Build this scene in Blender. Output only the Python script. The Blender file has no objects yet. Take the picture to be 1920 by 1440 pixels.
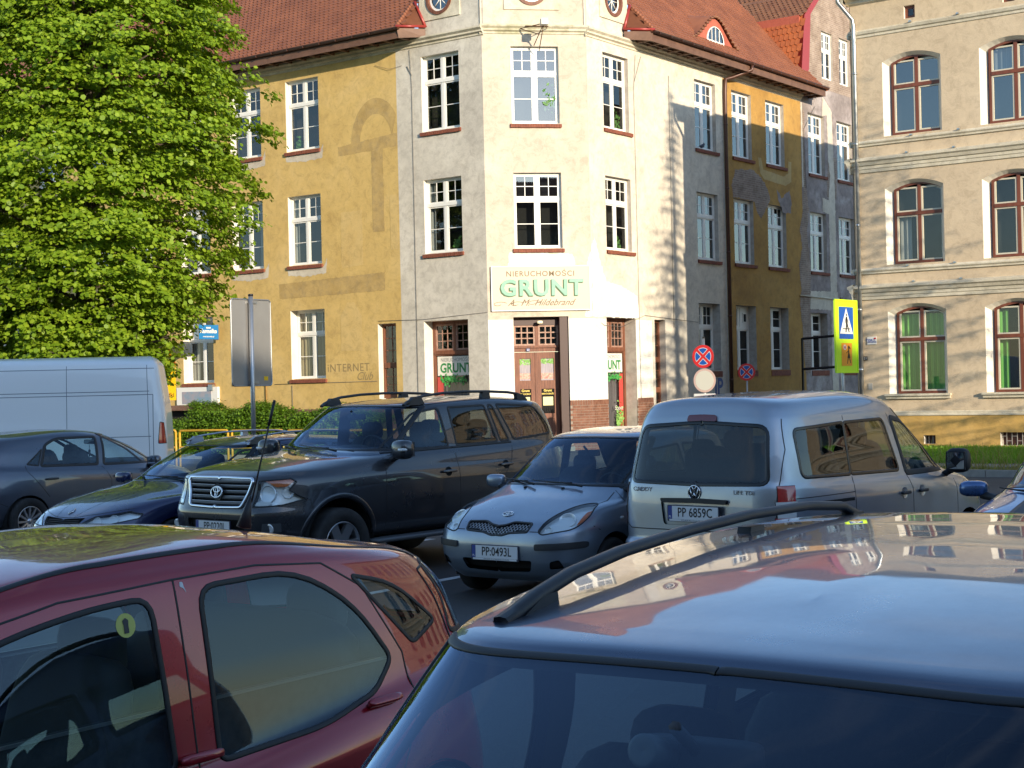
import bpy, bmesh, math, random
import numpy as np
from math import radians, pi, sin, cos
from mathutils import Vector, Matrix, geometry
random.seed(7); np.random.seed(7)
S = bpy.context.scene
COL = S.collection
# ---------------------------------------------------------------- camera
F_PX, CAM_H, PITCH, ROLL = 2900.0, 2.0, radians(0.034), radians(-1.3265)
def cam_axes():
    cp, sp, cr, sr = cos(PITCH), sin(PITCH), cos(ROLL), sin(ROLL)
    f = np.array([0, cp, sp]); r = np.array([1., 0, 0]); u = np.array([0, -sp, cp])
    return cr*r + sr*u, -sr*r + cr*u, f
_r, _u, _f = cam_axes()
cam = bpy.data.cameras.new('camera'); camo = bpy.data.objects.new('camera', cam); COL.objects.link(camo)
camo.matrix_world = Matrix(((_r[0], _u[0], -_f[0], 0), (_r[1], _u[1], -_f[1], 0), (_r[2], _u[2], -_f[2], CAM_H), (0, 0, 0, 1)))
cam.sensor_width = 36.0; cam.lens = F_PX/1920*36; cam.clip_start = .05; cam.clip_end = 900
S.camera = camo
# ---------------------------------------------------------------- light
SUN_AZ, SUN_EL = radians(150.5), radians(14.0)
w = bpy.data.worlds.new('World'); S.world = w; w.use_nodes = True
nt = w.node_tree; nt.nodes.clear()
wo = nt.nodes.new('ShaderNodeOutputWorld'); bg = nt.nodes.new('ShaderNodeBackground'); sky = nt.nodes.new('ShaderNodeTexSky')
sky.sky_type = 'NISHITA'; sky.sun_disc = False; sky.sun_elevation = SUN_EL; sky.sun_rotation = SUN_AZ
sky.air_density = 1.0; sky.dust_density = .25; sky.ozone_density = 2.6
bg.inputs[1].default_value = .15
# thin broken cloud, whiter towards the horizon
class _W: node_tree = nt
_tc = nt.nodes.new('ShaderNodeTexCoord'); _mp = nt.nodes.new('ShaderNodeMapping'); _mp.inputs['Scale'].default_value = (1.0, 1.0, 3.2)
nt.links.new(_tc.outputs['Generated'], _mp.inputs[0]); _nz = nt.nodes.new('ShaderNodeTexNoise'); _nz.inputs['Scale'].default_value = 2.6; _nz.inputs['Detail'].default_value = 9; _nz.inputs['Roughness'].default_value = .58; _nz.inputs['Distortion'].default_value = .6
nt.links.new(_mp.outputs[0], _nz.inputs['Vector']); _cr = nt.nodes.new('ShaderNodeValToRGB'); _cr.color_ramp.elements[0].position = .54; _cr.color_ramp.elements[0].color = (0, 0, 0, 1); _cr.color_ramp.elements[1].position = .80; _cr.color_ramp.elements[1].color = (.42, .42, .42, 1)
nt.links.new(_nz.outputs[0], _cr.inputs[0]); _mx = nt.nodes.new('ShaderNodeMix'); _mx.data_type = 'RGBA'; nt.links.new(_cr.outputs[0], _mx.inputs[0]); nt.links.new(sky.outputs[0], _mx.inputs[6]); _mx.inputs[7].default_value = (3.6, 3.5, 3.4, 1)
nt.links.new(_mx.outputs[2], bg.inputs[0]); nt.links.new(bg.outputs[0], wo.inputs[0])
sl = bpy.data.lights.new('sun', 'SUN'); sl.energy = 3.2; sl.angle = radians(.53); sl.color = (1, .86, .66)
so = bpy.data.objects.new('sun', sl); COL.objects.link(so)
_d = Vector((sin(SUN_AZ)*cos(SUN_EL), cos(SUN_AZ)*cos(SUN_EL), sin(SUN_EL)))
so.rotation_euler = _d.to_track_quat('Z', 'Y').to_euler(); so.location = (30, -50, 40)
S.view_settings.view_transform = 'Standard'; S.view_settings.look = 'None'; S.view_settings.gamma = 1; S.view_settings.use_curve_mapping = False
S.view_settings.exposure = 1.12
S.cycles.max_bounces = 10; S.cycles.transparent_max_bounces = 24; S.cycles.glossy_bounces = 5
# ---------------------------------------------------------------- materials
def mat(name, col, rough=.6, metal=0, **k):
    m = bpy.data.materials.new(name); m.use_nodes = True
    b = m.node_tree.nodes['Principled BSDF']
    b.inputs['Base Color'].default_value = (*col, 1); b.inputs['Roughness'].default_value = rough; b.inputs['Metallic'].default_value = metal
    for kk, v in k.items():
        b.inputs[kk.replace('_', ' ')].default_value = v
    return m
def N(m, t, **k):
    n = m.node_tree.nodes.new(t)
    for a, v in k.items(): setattr(n, a, v)
    return n
def LK(m, a, b): m.node_tree.links.new(a, b)
def ramp(m, fac, stops):
    r = N(m, 'ShaderNodeValToRGB'); e = r.color_ramp.elements
    while len(e) < len(stops): e.new(.5)
    for q, (p, c) in zip(e, stops): q.position = p; q.color = (*c, 1) if len(c) == 3 else c
    LK(m, fac, r.inputs[0]); return r.outputs[0]
def noise(m, scale, detail=6, rough=.6, vec=None, dist=0):
    n = N(m, 'ShaderNodeTexNoise'); n.inputs['Scale'].default_value = scale; n.inputs['Detail'].default_value = detail
    n.inputs['Roughness'].default_value = rough; n.inputs['Distortion'].default_value = dist
    if vec is not None: LK(m, vec, n.inputs['Vector'])
    return n.outputs[0]
def coord(m, scale=(1, 1, 1), kind='Object'):
    t = N(m, 'ShaderNodeTexCoord'); mp = N(m, 'ShaderNodeMapping'); mp.inputs['Scale'].default_value = scale
    LK(m, t.outputs[kind], mp.inputs[0]); return mp.outputs[0]
def mixc(m, fac, a, b, mode='MIX'):
    x = N(m, 'ShaderNodeMix', data_type='RGBA', blend_type=mode)
    for i, v in ((0, fac), (6, a), (7, b)):
        if isinstance(v, (int, float)): x.inputs[i].default_value = v
        elif isinstance(v, tuple): x.inputs[i].default_value = (*v, 1)
        else: LK(m, v, x.inputs[i])
    return x.outputs[2]
def bump(m, h, st=.3, dist=.02):
    b = N(m, 'ShaderNodeBump'); b.inputs['Strength'].default_value = st; b.inputs['Distance'].default_value = dist
    LK(m, h, b.inputs['Height']); LK(m, b.outputs[0], m.node_tree.nodes['Principled BSDF'].inputs['Normal'])
def setin(m, s, sock): LK(m, sock, m.node_tree.nodes['Principled BSDF'].inputs[s])
def varied(name, c1, c2, scale=3, rough=.8, lo=.35, hi=.65, bs=.2, bd=.01, bscale=40, metal=0, sc=(1, 1, 1)):
    m = mat(name, c1, rough, metal); v = coord(m, sc)
    setin(m, 'Base Color', ramp(m, noise(m, scale, 8, .65, v), [(lo, c1), (hi, c2)]))
    if bs: bump(m, noise(m, bscale, 4, .6, v), bs, bd)
    return m
def plaster(name, base, light, dark, grime, rough=.9, amt=.5, sc=.55):
    """old render: broad tonal patches, vertical rain streaks, small stains"""
    m = mat(name, base, rough); v = coord(m); vs = coord(m, (1.6, 1.6, .12))
    a = ramp(m, noise(m, sc, 6, .6, v, .4), [(.36, dark), (.52, base), (.68, light)])
    st = ramp(m, noise(m, 2.2, 7, .7, vs), [(.46, (0, 0, 0)), (.75, (1, 1, 1))])
    f = N(m, 'ShaderNodeMath', operation='MULTIPLY'); f.inputs[1].default_value = amt; LK(m, st, f.inputs[0])
    b = mixc(m, f.outputs[0], a, grime)
    sp = ramp(m, noise(m, 7, 10, .75, v), [(.60, (0, 0, 0)), (.74, (1, 1, 1))])
    f2 = N(m, 'ShaderNodeMath', operation='MULTIPLY'); f2.inputs[1].default_value = amt*.8; LK(m, sp, f2.inputs[0])
    c = mixc(m, f2.outputs[0], b, grime)
    fine = ramp(m, noise(m, 3.3, 12, .78, v, .8), [(.40, (.86, .85, .84)), (.50, (1, 1, 1)), (.62, (1.06, 1.06, 1.05))])
    flk = N(m, 'ShaderNodeTexVoronoi'); flk.feature = 'DISTANCE_TO_EDGE'; flk.inputs['Scale'].default_value = .55; dn = N(m, 'ShaderNodeTexNoise'); dn.inputs['Scale'].default_value = 2.4; dn.inputs['Detail'].default_value = 8
    vm = N(m, 'ShaderNodeVectorMath', operation='ADD'); sc_ = N(m, 'ShaderNodeVectorMath', operation='SCALE'); sc_.inputs['Scale'].default_value = .9; LK(m, v, dn.inputs['Vector']); LK(m, dn.outputs['Color'], sc_.inputs[0]); LK(m, v, vm.inputs[0]); LK(m, sc_.outputs[0], vm.inputs[1]); LK(m, vm.outputs[0], flk.inputs['Vector'])
    crack = ramp(m, flk.outputs['Distance'], [(.0, (.72, .70, .68)), (.006, (1, 1, 1))]); cf = N(m, 'ShaderNodeMath', operation='MULTIPLY'); cf.inputs[1].default_value = min(1, amt*1.4); LK(m, ramp(m, noise(m, .5, 3, .5, v), [(.45, (0, 0, 0)), (.6, (1, 1, 1))]), cf.inputs[0])
    c = mixc(m, 1.0, c, fine, 'MULTIPLY'); cr = mixc(m, cf.outputs[0], (1, 1, 1), crack); c = mixc(m, 1.0, c, cr, 'MULTIPLY')
    setin(m, 'Base Color', c); bump(m, noise(m, 22, 8, .7, v), .35, .02)
    return m
def brickmat(name, c1, c2, mortar, bw=.27, bh=.077, rough=.9):
    m = mat(name, c1, rough); t = N(m, 'ShaderNodeTexCoord')
    b = N(m, 'ShaderNodeTexBrick'); b.inputs['Scale'].default_value = 1
    b.inputs['Brick Width'].default_value = bw; b.inputs['Row Height'].default_value = bh; b.inputs['Mortar Size'].default_value = .008
    b.inputs['Color1'].default_value = (*c1, 1); b.inputs['Color2'].default_value = (*c2, 1); b.inputs['Mortar'].default_value = (*mortar, 1)
    LK(m, t.outputs['UV'], b.inputs['Vector'])
    n = ramp(m, noise(m, 1.3, 8, .7, t.outputs['UV']), [(.35, (.55, .5, .45)), (.7, (1.1, 1.1, 1.1))])
    setin(m, 'Base Color', mixc(m, 1.0, b.outputs[0], n, 'MULTIPLY')); bump(m, b.outputs[0], .5, .01)
    return m
def glass_mat(name, tint=(.9, .95, .93), refl=1.0, ior=1.5, base=.0, gc=(.95, .97, 1)):
    """thin pane: clear tinted body + Fresnel mirror"""
    m = bpy.data.materials.new(name); m.use_nodes = True; t = m.node_tree; t.nodes.clear()
    o = N(m, 'ShaderNodeOutputMaterial'); mx = N(m, 'ShaderNodeMixShader'); tr = N(m, 'ShaderNodeBsdfTransparent'); gl = N(m, 'ShaderNodeBsdfGlossy')
    fr = N(m, 'ShaderNodeFresnel'); ge = N(m, 'ShaderNodeNewGeometry'); mm = N(m, 'ShaderNodeMath', operation='MULTIPLY_ADD'); mm.inputs[1].default_value = 1/ior-ior; mm.inputs[2].default_value = ior
    LK(m, ge.outputs['Backfacing'], mm.inputs[0]); LK(m, mm.outputs[0], fr.inputs[0]); tr.inputs[0].default_value = (*tint, 1)
    gl.inputs['Roughness'].default_value = .012; gl.inputs[0].default_value = (*gc, 1)
    a = N(m, 'ShaderNodeMath', operation='MULTIPLY_ADD'); a.inputs[1].default_value = 1.2; a.inputs[2].default_value = base; a.use_clamp = True
    LK(m, fr.outputs[0], a.inputs[0]); LK(m, a.outputs[0], mx.inputs[0]); LK(m, tr.outputs[0], mx.inputs[1]); LK(m, gl.outputs[0], mx.inputs[2]); LK(m, mx.outputs[0], o.inputs[0])
    return m
# ---------------------------------------------------------------- object helpers
def link(name, me, parent=None, m=None, loc=None):
    o = bpy.data.objects.new(name, me); COL.objects.link(o)
    if m is not None and me is not None:
        for x in (m if isinstance(m, (list, tuple)) else [m]): me.materials.append(x)
    if parent is not None: o.parent = parent
    if loc is not None: o.location = loc
    return o
def tag(o, label=None, cat=None, group=None, kind=None):
    for k, v in (('label', label), ('category', cat), ('group', group), ('kind', kind)):
        if v: o[k] = v
    return o
def thing(name, label, cat, loc=(0, 0, 0), rz=0, group=None):
    o = bpy.data.objects.new(name, None); COL.objects.link(o); o.location = loc; o.rotation_euler = (0, 0, rz); o.empty_display_size = .3
    return tag(o, label, cat, group)
def children(o): return [c for c in bpy.data.objects if c.parent == o]
def copy_tree(o, parent=None, kids=None):
    if kids is None:
        kids = {}
        for c in bpy.data.objects:
            if c.parent: kids.setdefault(c.parent.name, []).append(c)
    c = o.copy(); COL.objects.link(c)
    if parent is not None: c.parent = parent
    for ch in kids.get(o.name, []): copy_tree(ch, c, kids)
    return c
class MB:
    """collects faces; build() links them as one mesh object"""
    def __init__(s): s.v = []; s.f = []; s.mi = []; s.sm = []
    def add(s, vs, fs, mi=0, smooth=False):
        n = len(s.v); s.v += [tuple(map(float, p)) for p in vs]
        for f in fs: s.f.append(tuple(n+i for i in f)); s.mi.append(mi); s.sm.append(smooth)
        return s
    def box(s, a, b, mi=0, M=None, bev=0):
        (x0, y0, z0), (x1, y1, z1) = a, b
        vs = [(x0, y0, z0), (x1, y0, z0), (x1, y1, z0), (x0, y1, z0), (x0, y0, z1), (x1, y0, z1), (x1, y1, z1), (x0, y1, z1)]
        if M is not None: vs = [M @ Vector(p) for p in vs]
        return s.add(vs, [(0, 3, 2, 1), (4, 5, 6, 7), (0, 1, 5, 4), (1, 2, 6, 5), (2, 3, 7, 6), (3, 0, 4, 7)], mi)
    def tube(s, pts, r, n=8, mi=0, cap=True, smooth=True):
        pts = [Vector(p) for p in pts]; rs = r if isinstance(r, (list, tuple)) else [r]*len(pts)
        rings = []; up = Vector((0, 0, 1)); prev = None
        for i, p in enumerate(pts):
            t = (pts[min(i+1, len(pts)-1)] - pts[max(i-1, 0)]).normalized()
            if prev is None:
                a = t.cross(up); 
                if a.length < .1: a = t.cross(Vector((1, 0, 0)))
            else: a = prev - t*prev.dot(t)
            a.normalize(); prev = a.copy(); b = t.cross(a)
            rings.append([p + (a*cos(2*pi*j/n) + b*sin(2*pi*j/n))*rs[i] for j in range(n)])
        vs = [q for r_ in rings for q in r_]; fs = []
        for i in range(len(pts)-1):
            for j in range(n): fs.append((i*n+j, i*n+(j+1) % n, (i+1)*n+(j+1) % n, (i+1)*n+j))
        if cap: fs += [tuple(range(n))[::-1], tuple((len(pts)-1)*n+j for j in range(n))]
        return s.add(vs, fs, mi, smooth)
    def lathe(s, prof, n=32, mi=0, M=None, smooth=True, a0=0, a1=2*pi):
        """profile (r, h) turned about z"""
        full = abs(a1-a0-2*pi) < 1e-6; m = n if full else n+1; vs = []
        for i in range(m):
            a = a0+(a1-a0)*i/n
            for r, h in prof: vs.append((r*cos(a), r*sin(a), h))
        if M is not None: vs = [M @ Vector(p) for p in vs]
        k = len(prof); fs = []
        for i in range(n):
            for j in range(k-1): fs.append((i*k+j, ((i+1) % m)*k+j, ((i+1) % m)*k+j+1, i*k+j+1))
        return s.add(vs, fs, mi, smooth)
    def prism(s, poly, h0, h1, M=None, mi=0, smooth=False):
        """poly in xy (ccw), extruded in z"""
        n = len(poly); vs = [(x, y, h0) for x, y in poly]+[(x, y, h1) for x, y in poly]
        if M is not None: vs = [M @ Vector(p) for p in vs]
        tri = geometry.tessellate_polygon([[Vector((x, y, 0)) for x, y in poly]])
        A = sum(poly[i][0]*poly[(i+1) % n][1]-poly[(i+1) % n][0]*poly[i][1] for i in range(n))
        fs = []
        for t in tri:
            a, b, c = t; o = (poly[b][0]-poly[a][0])*(poly[c][1]-poly[a][1])-(poly[b][1]-poly[a][1])*(poly[c][0]-poly[a][0])
            if abs(o) < 1e-12: continue
            if o < 0: a, b, c = c, b, a
            fs.append((a+n, b+n, c+n)); fs.append((c, b, a))
        for i in range(n):
            j = (i+1) % n
            fs.append((i, j, j+n, i+n) if A > 0 else (j, i, i+n, j+n))
        return s.add(vs, fs, mi, smooth)
    def sup(s, c, r, e=(.5, .5), n=14, mi=0, M=None):
        """superellipsoid"""
        def pw(v, p): return math.copysign(abs(v)**p, v)
        vs = []; m = n*2
        for i in range(n+1):
            t = -pi/2+pi*i/n
            for j in range(m):
                a = 2*pi*j/m
                p = Vector((c[0]+r[0]*pw(cos(t), e[0])*pw(cos(a), e[1]), c[1]+r[1]*pw(cos(t), e[0])*pw(sin(a), e[1]), c[2]+r[2]*pw(sin(t), e[0])))
                vs.append(M @ p if M is not None else p)
        fs = [(i*m+j, i*m+(j+1) % m, (i+1)*m+(j+1) % m, (i+1)*m+j) for i in range(n) for j in range(m)]
        return s.add(vs, fs, mi, True)
    def mesh(s, name='mesh'):
        me = bpy.data.meshes.new(name); me.from_pydata(s.v, [], s.f)
        me.polygons.foreach_set('material_index', s.mi); me.polygons.foreach_set('use_smooth', s.sm); me.update(); return me
    def build(s, name, m, parent=None, loc=None): return link(name, s.mesh(name), parent, m, loc)
_tx = {}
def text_mesh(txt, size, depth=.0, bold=0, spacing=1.0, shear=0, xs=1.0, align='CENTER'):
    k = (txt, size, depth, bold, spacing, shear, xs, align)
    if k in _tx: return _tx[k]
    c = bpy.data.curves.new('text', 'FONT'); c.body = txt; c.size = size; c.extrude = depth; c.offset = bold; c.space_character = spacing; c.shear = shear
    c.align_x = align; c.align_y = 'CENTER'; c.resolution_u = 3
    o = bpy.data.objects.new('text', c); COL.objects.link(o)
    me = bpy.data.meshes.new_from_object(o.evaluated_get(bpy.context.evaluated_depsgraph_get())); bpy.data.objects.remove(o)
    if xs != 1: me.transform(Matrix.Diagonal((xs, 1, 1, 1)))
    _tx[k] = me; return me
def put_text(name, txt, m, M, size, parent=None, **k):
    me = text_mesh(txt, size, **k).copy(); me.materials.clear(); me.materials.append(m)
    o = bpy.data.objects.new(name, me); COL.objects.link(o)
    if parent is not None: o.parent = parent
    o.matrix_local = M; return o
def frame(o, x, y, z=None):
    """4x4 from origin and x,y axes"""
    x = Vector(x).normalized(); y = Vector(y).normalized(); z = x.cross(y) if z is None else Vector(z)
    return Matrix(((x[0], y[0], z[0], o[0]), (x[1], y[1], z[1], o[1]), (x[2], y[2], z[2], o[2]), (0, 0, 0, 1)))
# ================================================================ car library
def pchip_slopes(y):
    """uniform-knot monotone slopes along axis 0"""
    d = np.diff(y, axis=0); m = np.zeros_like(y)
    a, b = d[:-1], d[1:]; ok = (a*b) > 0
    with np.errstate(divide='ignore', invalid='ignore'):
        h = 2*a*b/(a+b)
    m[1:-1] = np.where(ok, h, 0); m[0] = d[0]; m[-1] = d[-1]; return m
def cr_slopes(y):
    m = np.zeros_like(y); m[1:-1] = (y[2:]-y[:-2])/2; m[0] = y[1]-y[0]; m[-1] = y[-1]-y[-2]; return m
def interp1(xs, pts):
    xp = np.array([p[0] for p in pts], float); yp = np.array([p[1] for p in pts], float); o = np.argsort(xp); xp, yp = xp[o], yp[o]
    if len(xp) == 1: return np.full_like(xs, yp[0])
    h = np.diff(xp); d = np.diff(yp)/h; m = np.zeros_like(yp); m[0], m[-1] = d[0], d[-1]
    for i in range(1, len(xp)-1):
        if d[i-1]*d[i] > 0: m[i] = 2*d[i-1]*d[i]/(d[i-1]+d[i])
    x = np.clip(xs, xp[0], xp[-1]); i = np.clip(np.searchsorted(xp, x)-1, 0, len(h)-1); t = (x-xp[i])/h[i]
    return (2*t**3-3*t**2+1)*yp[i]+(t**3-2*t**2+t)*h[i]*m[i]+(-2*t**3+3*t**2)*yp[i+1]+(t**3-t**2)*h[i]*m[i+1]
class Skin:
    """half car body as a parametric sheet P(u,v): u runs front centre -> side -> rear centre, v from sill to roof centre.
    Every window, door, lamp and opening is cut in as its own polygon."""
    NU, KV, FU = 72, 7, 4
    def __init__(s, rings):
        ph = np.linspace(0, 1, s.NU*s.FU+1)*pi
        R = []
        for r in rings:
            xf, xr, wd, nf, nr, z = r[:6]; cr = r[6] if len(r) > 6 else 0; xc = r[7] if len(r) > 7 else (xf+xr)/2
            def se(f):
                c = np.cos(f); sn = np.sin(f); n = np.where(c >= 0, nf, nr)
                return np.where(c >= 0, xc+(xf-xc)*np.abs(c)**(2/n), xc-(xc-xr)*np.abs(c)**(2/n)), wd*np.abs(sn)**(2/n)
            g = 1-np.cos(np.linspace(0, pi/2, 1500)); g = g/g[-1]                # fine near both axes
            h1 = np.concatenate([g[:-1]*pi/4, pi/2-(g[::-1])*pi/4]); fd = np.concatenate([h1, pi-h1[::-1][1:]])
            X, Y = se(fd); al = np.concatenate([[0], np.cumsum(np.hypot(np.diff(X), np.diff(Y)))])
            NT = s.NU*s.FU; q1, q3 = NT//4, NT-NT//4; phs = np.zeros(NT+1)
            for (i0, i1, f0, f1) in ((0, q1, 0, pi/4), (q1, q3, pi/4, 3*pi/4), (q3, NT, 3*pi/4, pi)):
                A0, A1 = np.interp([f0, f1], fd, al); k = (fd >= f0-1e-9) & (fd <= f1+1e-9); ff = fd[k]; aa = al[k]
                wa = .72 if i0 == q1 else .8
                if i0 == q1: pm = .5-.5*np.cos((ff-f0)/(f1-f0)*pi); pm = (ff-f0)/(f1-f0)
                else: pm = (ff-f0)/(f1-f0)
                ms = wa*(aa-A0)/max(A1-A0, 1e-9)+(1-wa)*pm
                phs[i0:i1+1] = np.interp(np.linspace(0, 1, i1-i0+1), ms, ff)
            x, y = se(phs)
            x[0] = xf; x[-1] = xr; y[0] = y[-1] = 0
            zz = interp1(x, z) if isinstance(z, (list, tuple)) else np.full_like(x, z)
            zz = zz + cr*(1-(y/max(wd, 1e-6))**2) if wd > 0 else zz
            R.append(np.stack([x, y, zz], 1))
        R = np.array(R)                                   # (K, NU, 3)
        K = len(R); s.V = (K-1)*s.KV; m = pchip_slopes(R); kf = s.KV*4
        rows = []
        for i in range(K-1):
            for j in range(kf if i < K-2 else kf+1):
                t = j/kf; rows.append((2*t**3-3*t**2+1)*R[i]+(t**3-2*t**2+t)*m[i]+(-2*t**3+3*t**2)*R[i+1]+(t**3-t**2)*m[i+1])
        s.G = np.transpose(np.array(rows), (1, 0, 2))       # dense grid [u][v], 4x finer than cells
        G = s.G; du = np.gradient(G, axis=0); dv = np.gradient(G, axis=1)
        n = np.cross(du, dv); ln = np.linalg.norm(n, axis=2, keepdims=True); n = n/np.maximum(ln, 1e-9)
        n[:, -1] = (0, 0, 1) if True else n[:, -1]
        cen = G.mean((0, 1)); cen[1] = 0
        sgn = np.sign((n*(G-np.array([cen[0], 0, cen[2]*.7]))).sum(2)); 
        if np.median(sgn) < 0: n = -n
        n[:, -1] = n[:, -2]; n[:, -1, 1] = 0
        s.Nn = n; s.U = s.NU
    def ev(s, uv, A=None):
        A = s.G if A is None else A
        a = np.clip(np.asarray(uv, float)*4, 0, [A.shape[0]-1.0001, A.shape[1]-1.0001]); i = a.astype(int); t = a-i
        u0, v0 = i[..., 0], i[..., 1]; tu = t[..., 0][..., None]; tv = t[..., 1][..., None]
        return (A[u0, v0]*(1-tu)*(1-tv)+A[u0+1, v0]*tu*(1-tv)+A[u0, v0+1]*(1-tu)*tv+A[u0+1, v0+1]*tu*tv)
    def nrm(s, uv):
        n = s.ev(uv, s.Nn); return n/np.maximum(np.linalg.norm(n, axis=-1, keepdims=True), 1e-9)
    AX = dict(side=(0, 2), front=(1, 2), rear=(1, 2), top=(0, 1))
    def inv(s, view, pts):
        """param coordinates of points given in a projected view"""
        ax = s.AX[view]; q = s.G[..., ax]; n = s.Nn
        ok = {'side': n[..., 1] > .25, 'front': n[..., 0] > .12, 'rear': n[..., 0] < -.12, 'top': n[..., 2] > .3}[view].copy()
        if view in ('front', 'rear'):
            lim = s.G[..., 0].mean(); ok &= (s.G[..., 0] > 0) if view == 'front' else (s.G[..., 0] < 0)
        out = []
        idx = np.argwhere(ok); Q = q[ok]
        for p in pts:
            p = np.array(p, float); k = np.argmin(((Q-p)**2).sum(1)); uv = idx[k]/4.0
            for _ in range(6):
                c = s.ev(uv)[list(ax)]; e = .13
                up = uv+[e, 0] if uv[0]+e < s.U else uv-[e, 0]; vp = uv+[0, e] if uv[1]+e < s.V else uv-[0, e]
                J = np.stack([(s.ev(up)[list(ax)]-c)/(up-uv)[0], (s.ev(vp)[list(ax)]-c)/(vp-uv)[1]], 1)
                try: d = np.linalg.solve(J, p-c)
                except np.linalg.LinAlgError: break
                nn = np.linalg.norm(d); 
                if nn > 1.5: d *= 1.5/nn
                uv = np.clip(uv+d, 0, [s.U, s.V])
                if nn < 1e-3: break
            out.append(uv)
        return np.array(out)
def densify(pts, step=.05, closed=True):
    out = []; n = len(pts)
    for i in range(n if closed else n-1):
        a = np.array(pts[i], float); b = np.array(pts[(i+1) % n], float); k = max(1, int(np.linalg.norm(b-a)/step))
        out += [a+(b-a)*j/k for j in range(k)]
    if not closed: out.append(np.array(pts[-1], float))
    return out
def rounded(pts, r=.04, k=4):
    """round polygon corners; a corner may carry its own radius as a third number"""
    out = []; n = len(pts)
    for i in range(n):
        p0, p, p1 = [np.array(pts[j % n][:2], float) for j in (i-1, i, i+1)]; rr = pts[i][2] if len(pts[i]) > 2 else r
        a, b = p0-p, p1-p; la, lb = np.linalg.norm(a), np.linalg.norm(b); q = min(rr, la*.48, lb*.48)
        if q < 1e-4: out.append(p); continue
        A, B = p+a/la*q, p+b/lb*q
        for j in range(k+1):
            t = j/k; out.append((1-t)**2*A+2*t*(1-t)*p+t*t*B)
    return out
def inpoly(P, poly):
    x, y = P[:, 0], P[:, 1]; c = np.zeros(len(P), bool); n = len(poly); j = n-1
    for i in range(n):
        xi, yi = poly[i]; xj, yj = poly[j]
        if yi != yj: c ^= ((yi > y) != (yj > y)) & (x < (xj-xi)*(y-yi)/(yj-yi)+xi)
        j = i
    return c
def skin_mesh(sk, uv, tris, sides, off=0, m=None, name='part'):
    used = np.unique(tris); mp = -np.ones(len(uv), int); mp[used] = np.arange(len(used)); T = mp[tris]; u = uv[used]
    P = sk.ev(u); n = sk.nrm(u); V = []; F = []; NN = []
    for sd in sides:
        p = P+n*off; q = n.copy()
        if sd < 0: p = p*[1, -1, 1]; q = q*[1, -1, 1]
        b = len(V)*0+sum(len(a) for a in V); V.append(p); NN.append(q)
        F.append((T if (sd > 0) else T[:, ::-1])+b)
    V = np.concatenate(V); F = np.concatenate(F); NN = np.concatenate(NN)
    # orient
    a, b, c = V[F[:, 0]], V[F[:, 1]], V[F[:, 2]]; fl = (np.cross(b-a, c-a)*NN[F[:, 0]]).sum(1) < 0; F[fl] = F[fl][:, ::-1]
    ar = np.linalg.norm(np.cross(b-a, c-a), axis=1); F = F[ar > 1e-9]
    me = bpy.data.meshes.new(name); me.from_pydata(V.tolist(), [], F.tolist()); me.polygons.foreach_set('use_smooth', [True]*len(me.polygons)); me.update()
    me.normals_split_custom_set_from_vertices([tuple(q) for q in NN])
    return me
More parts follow.
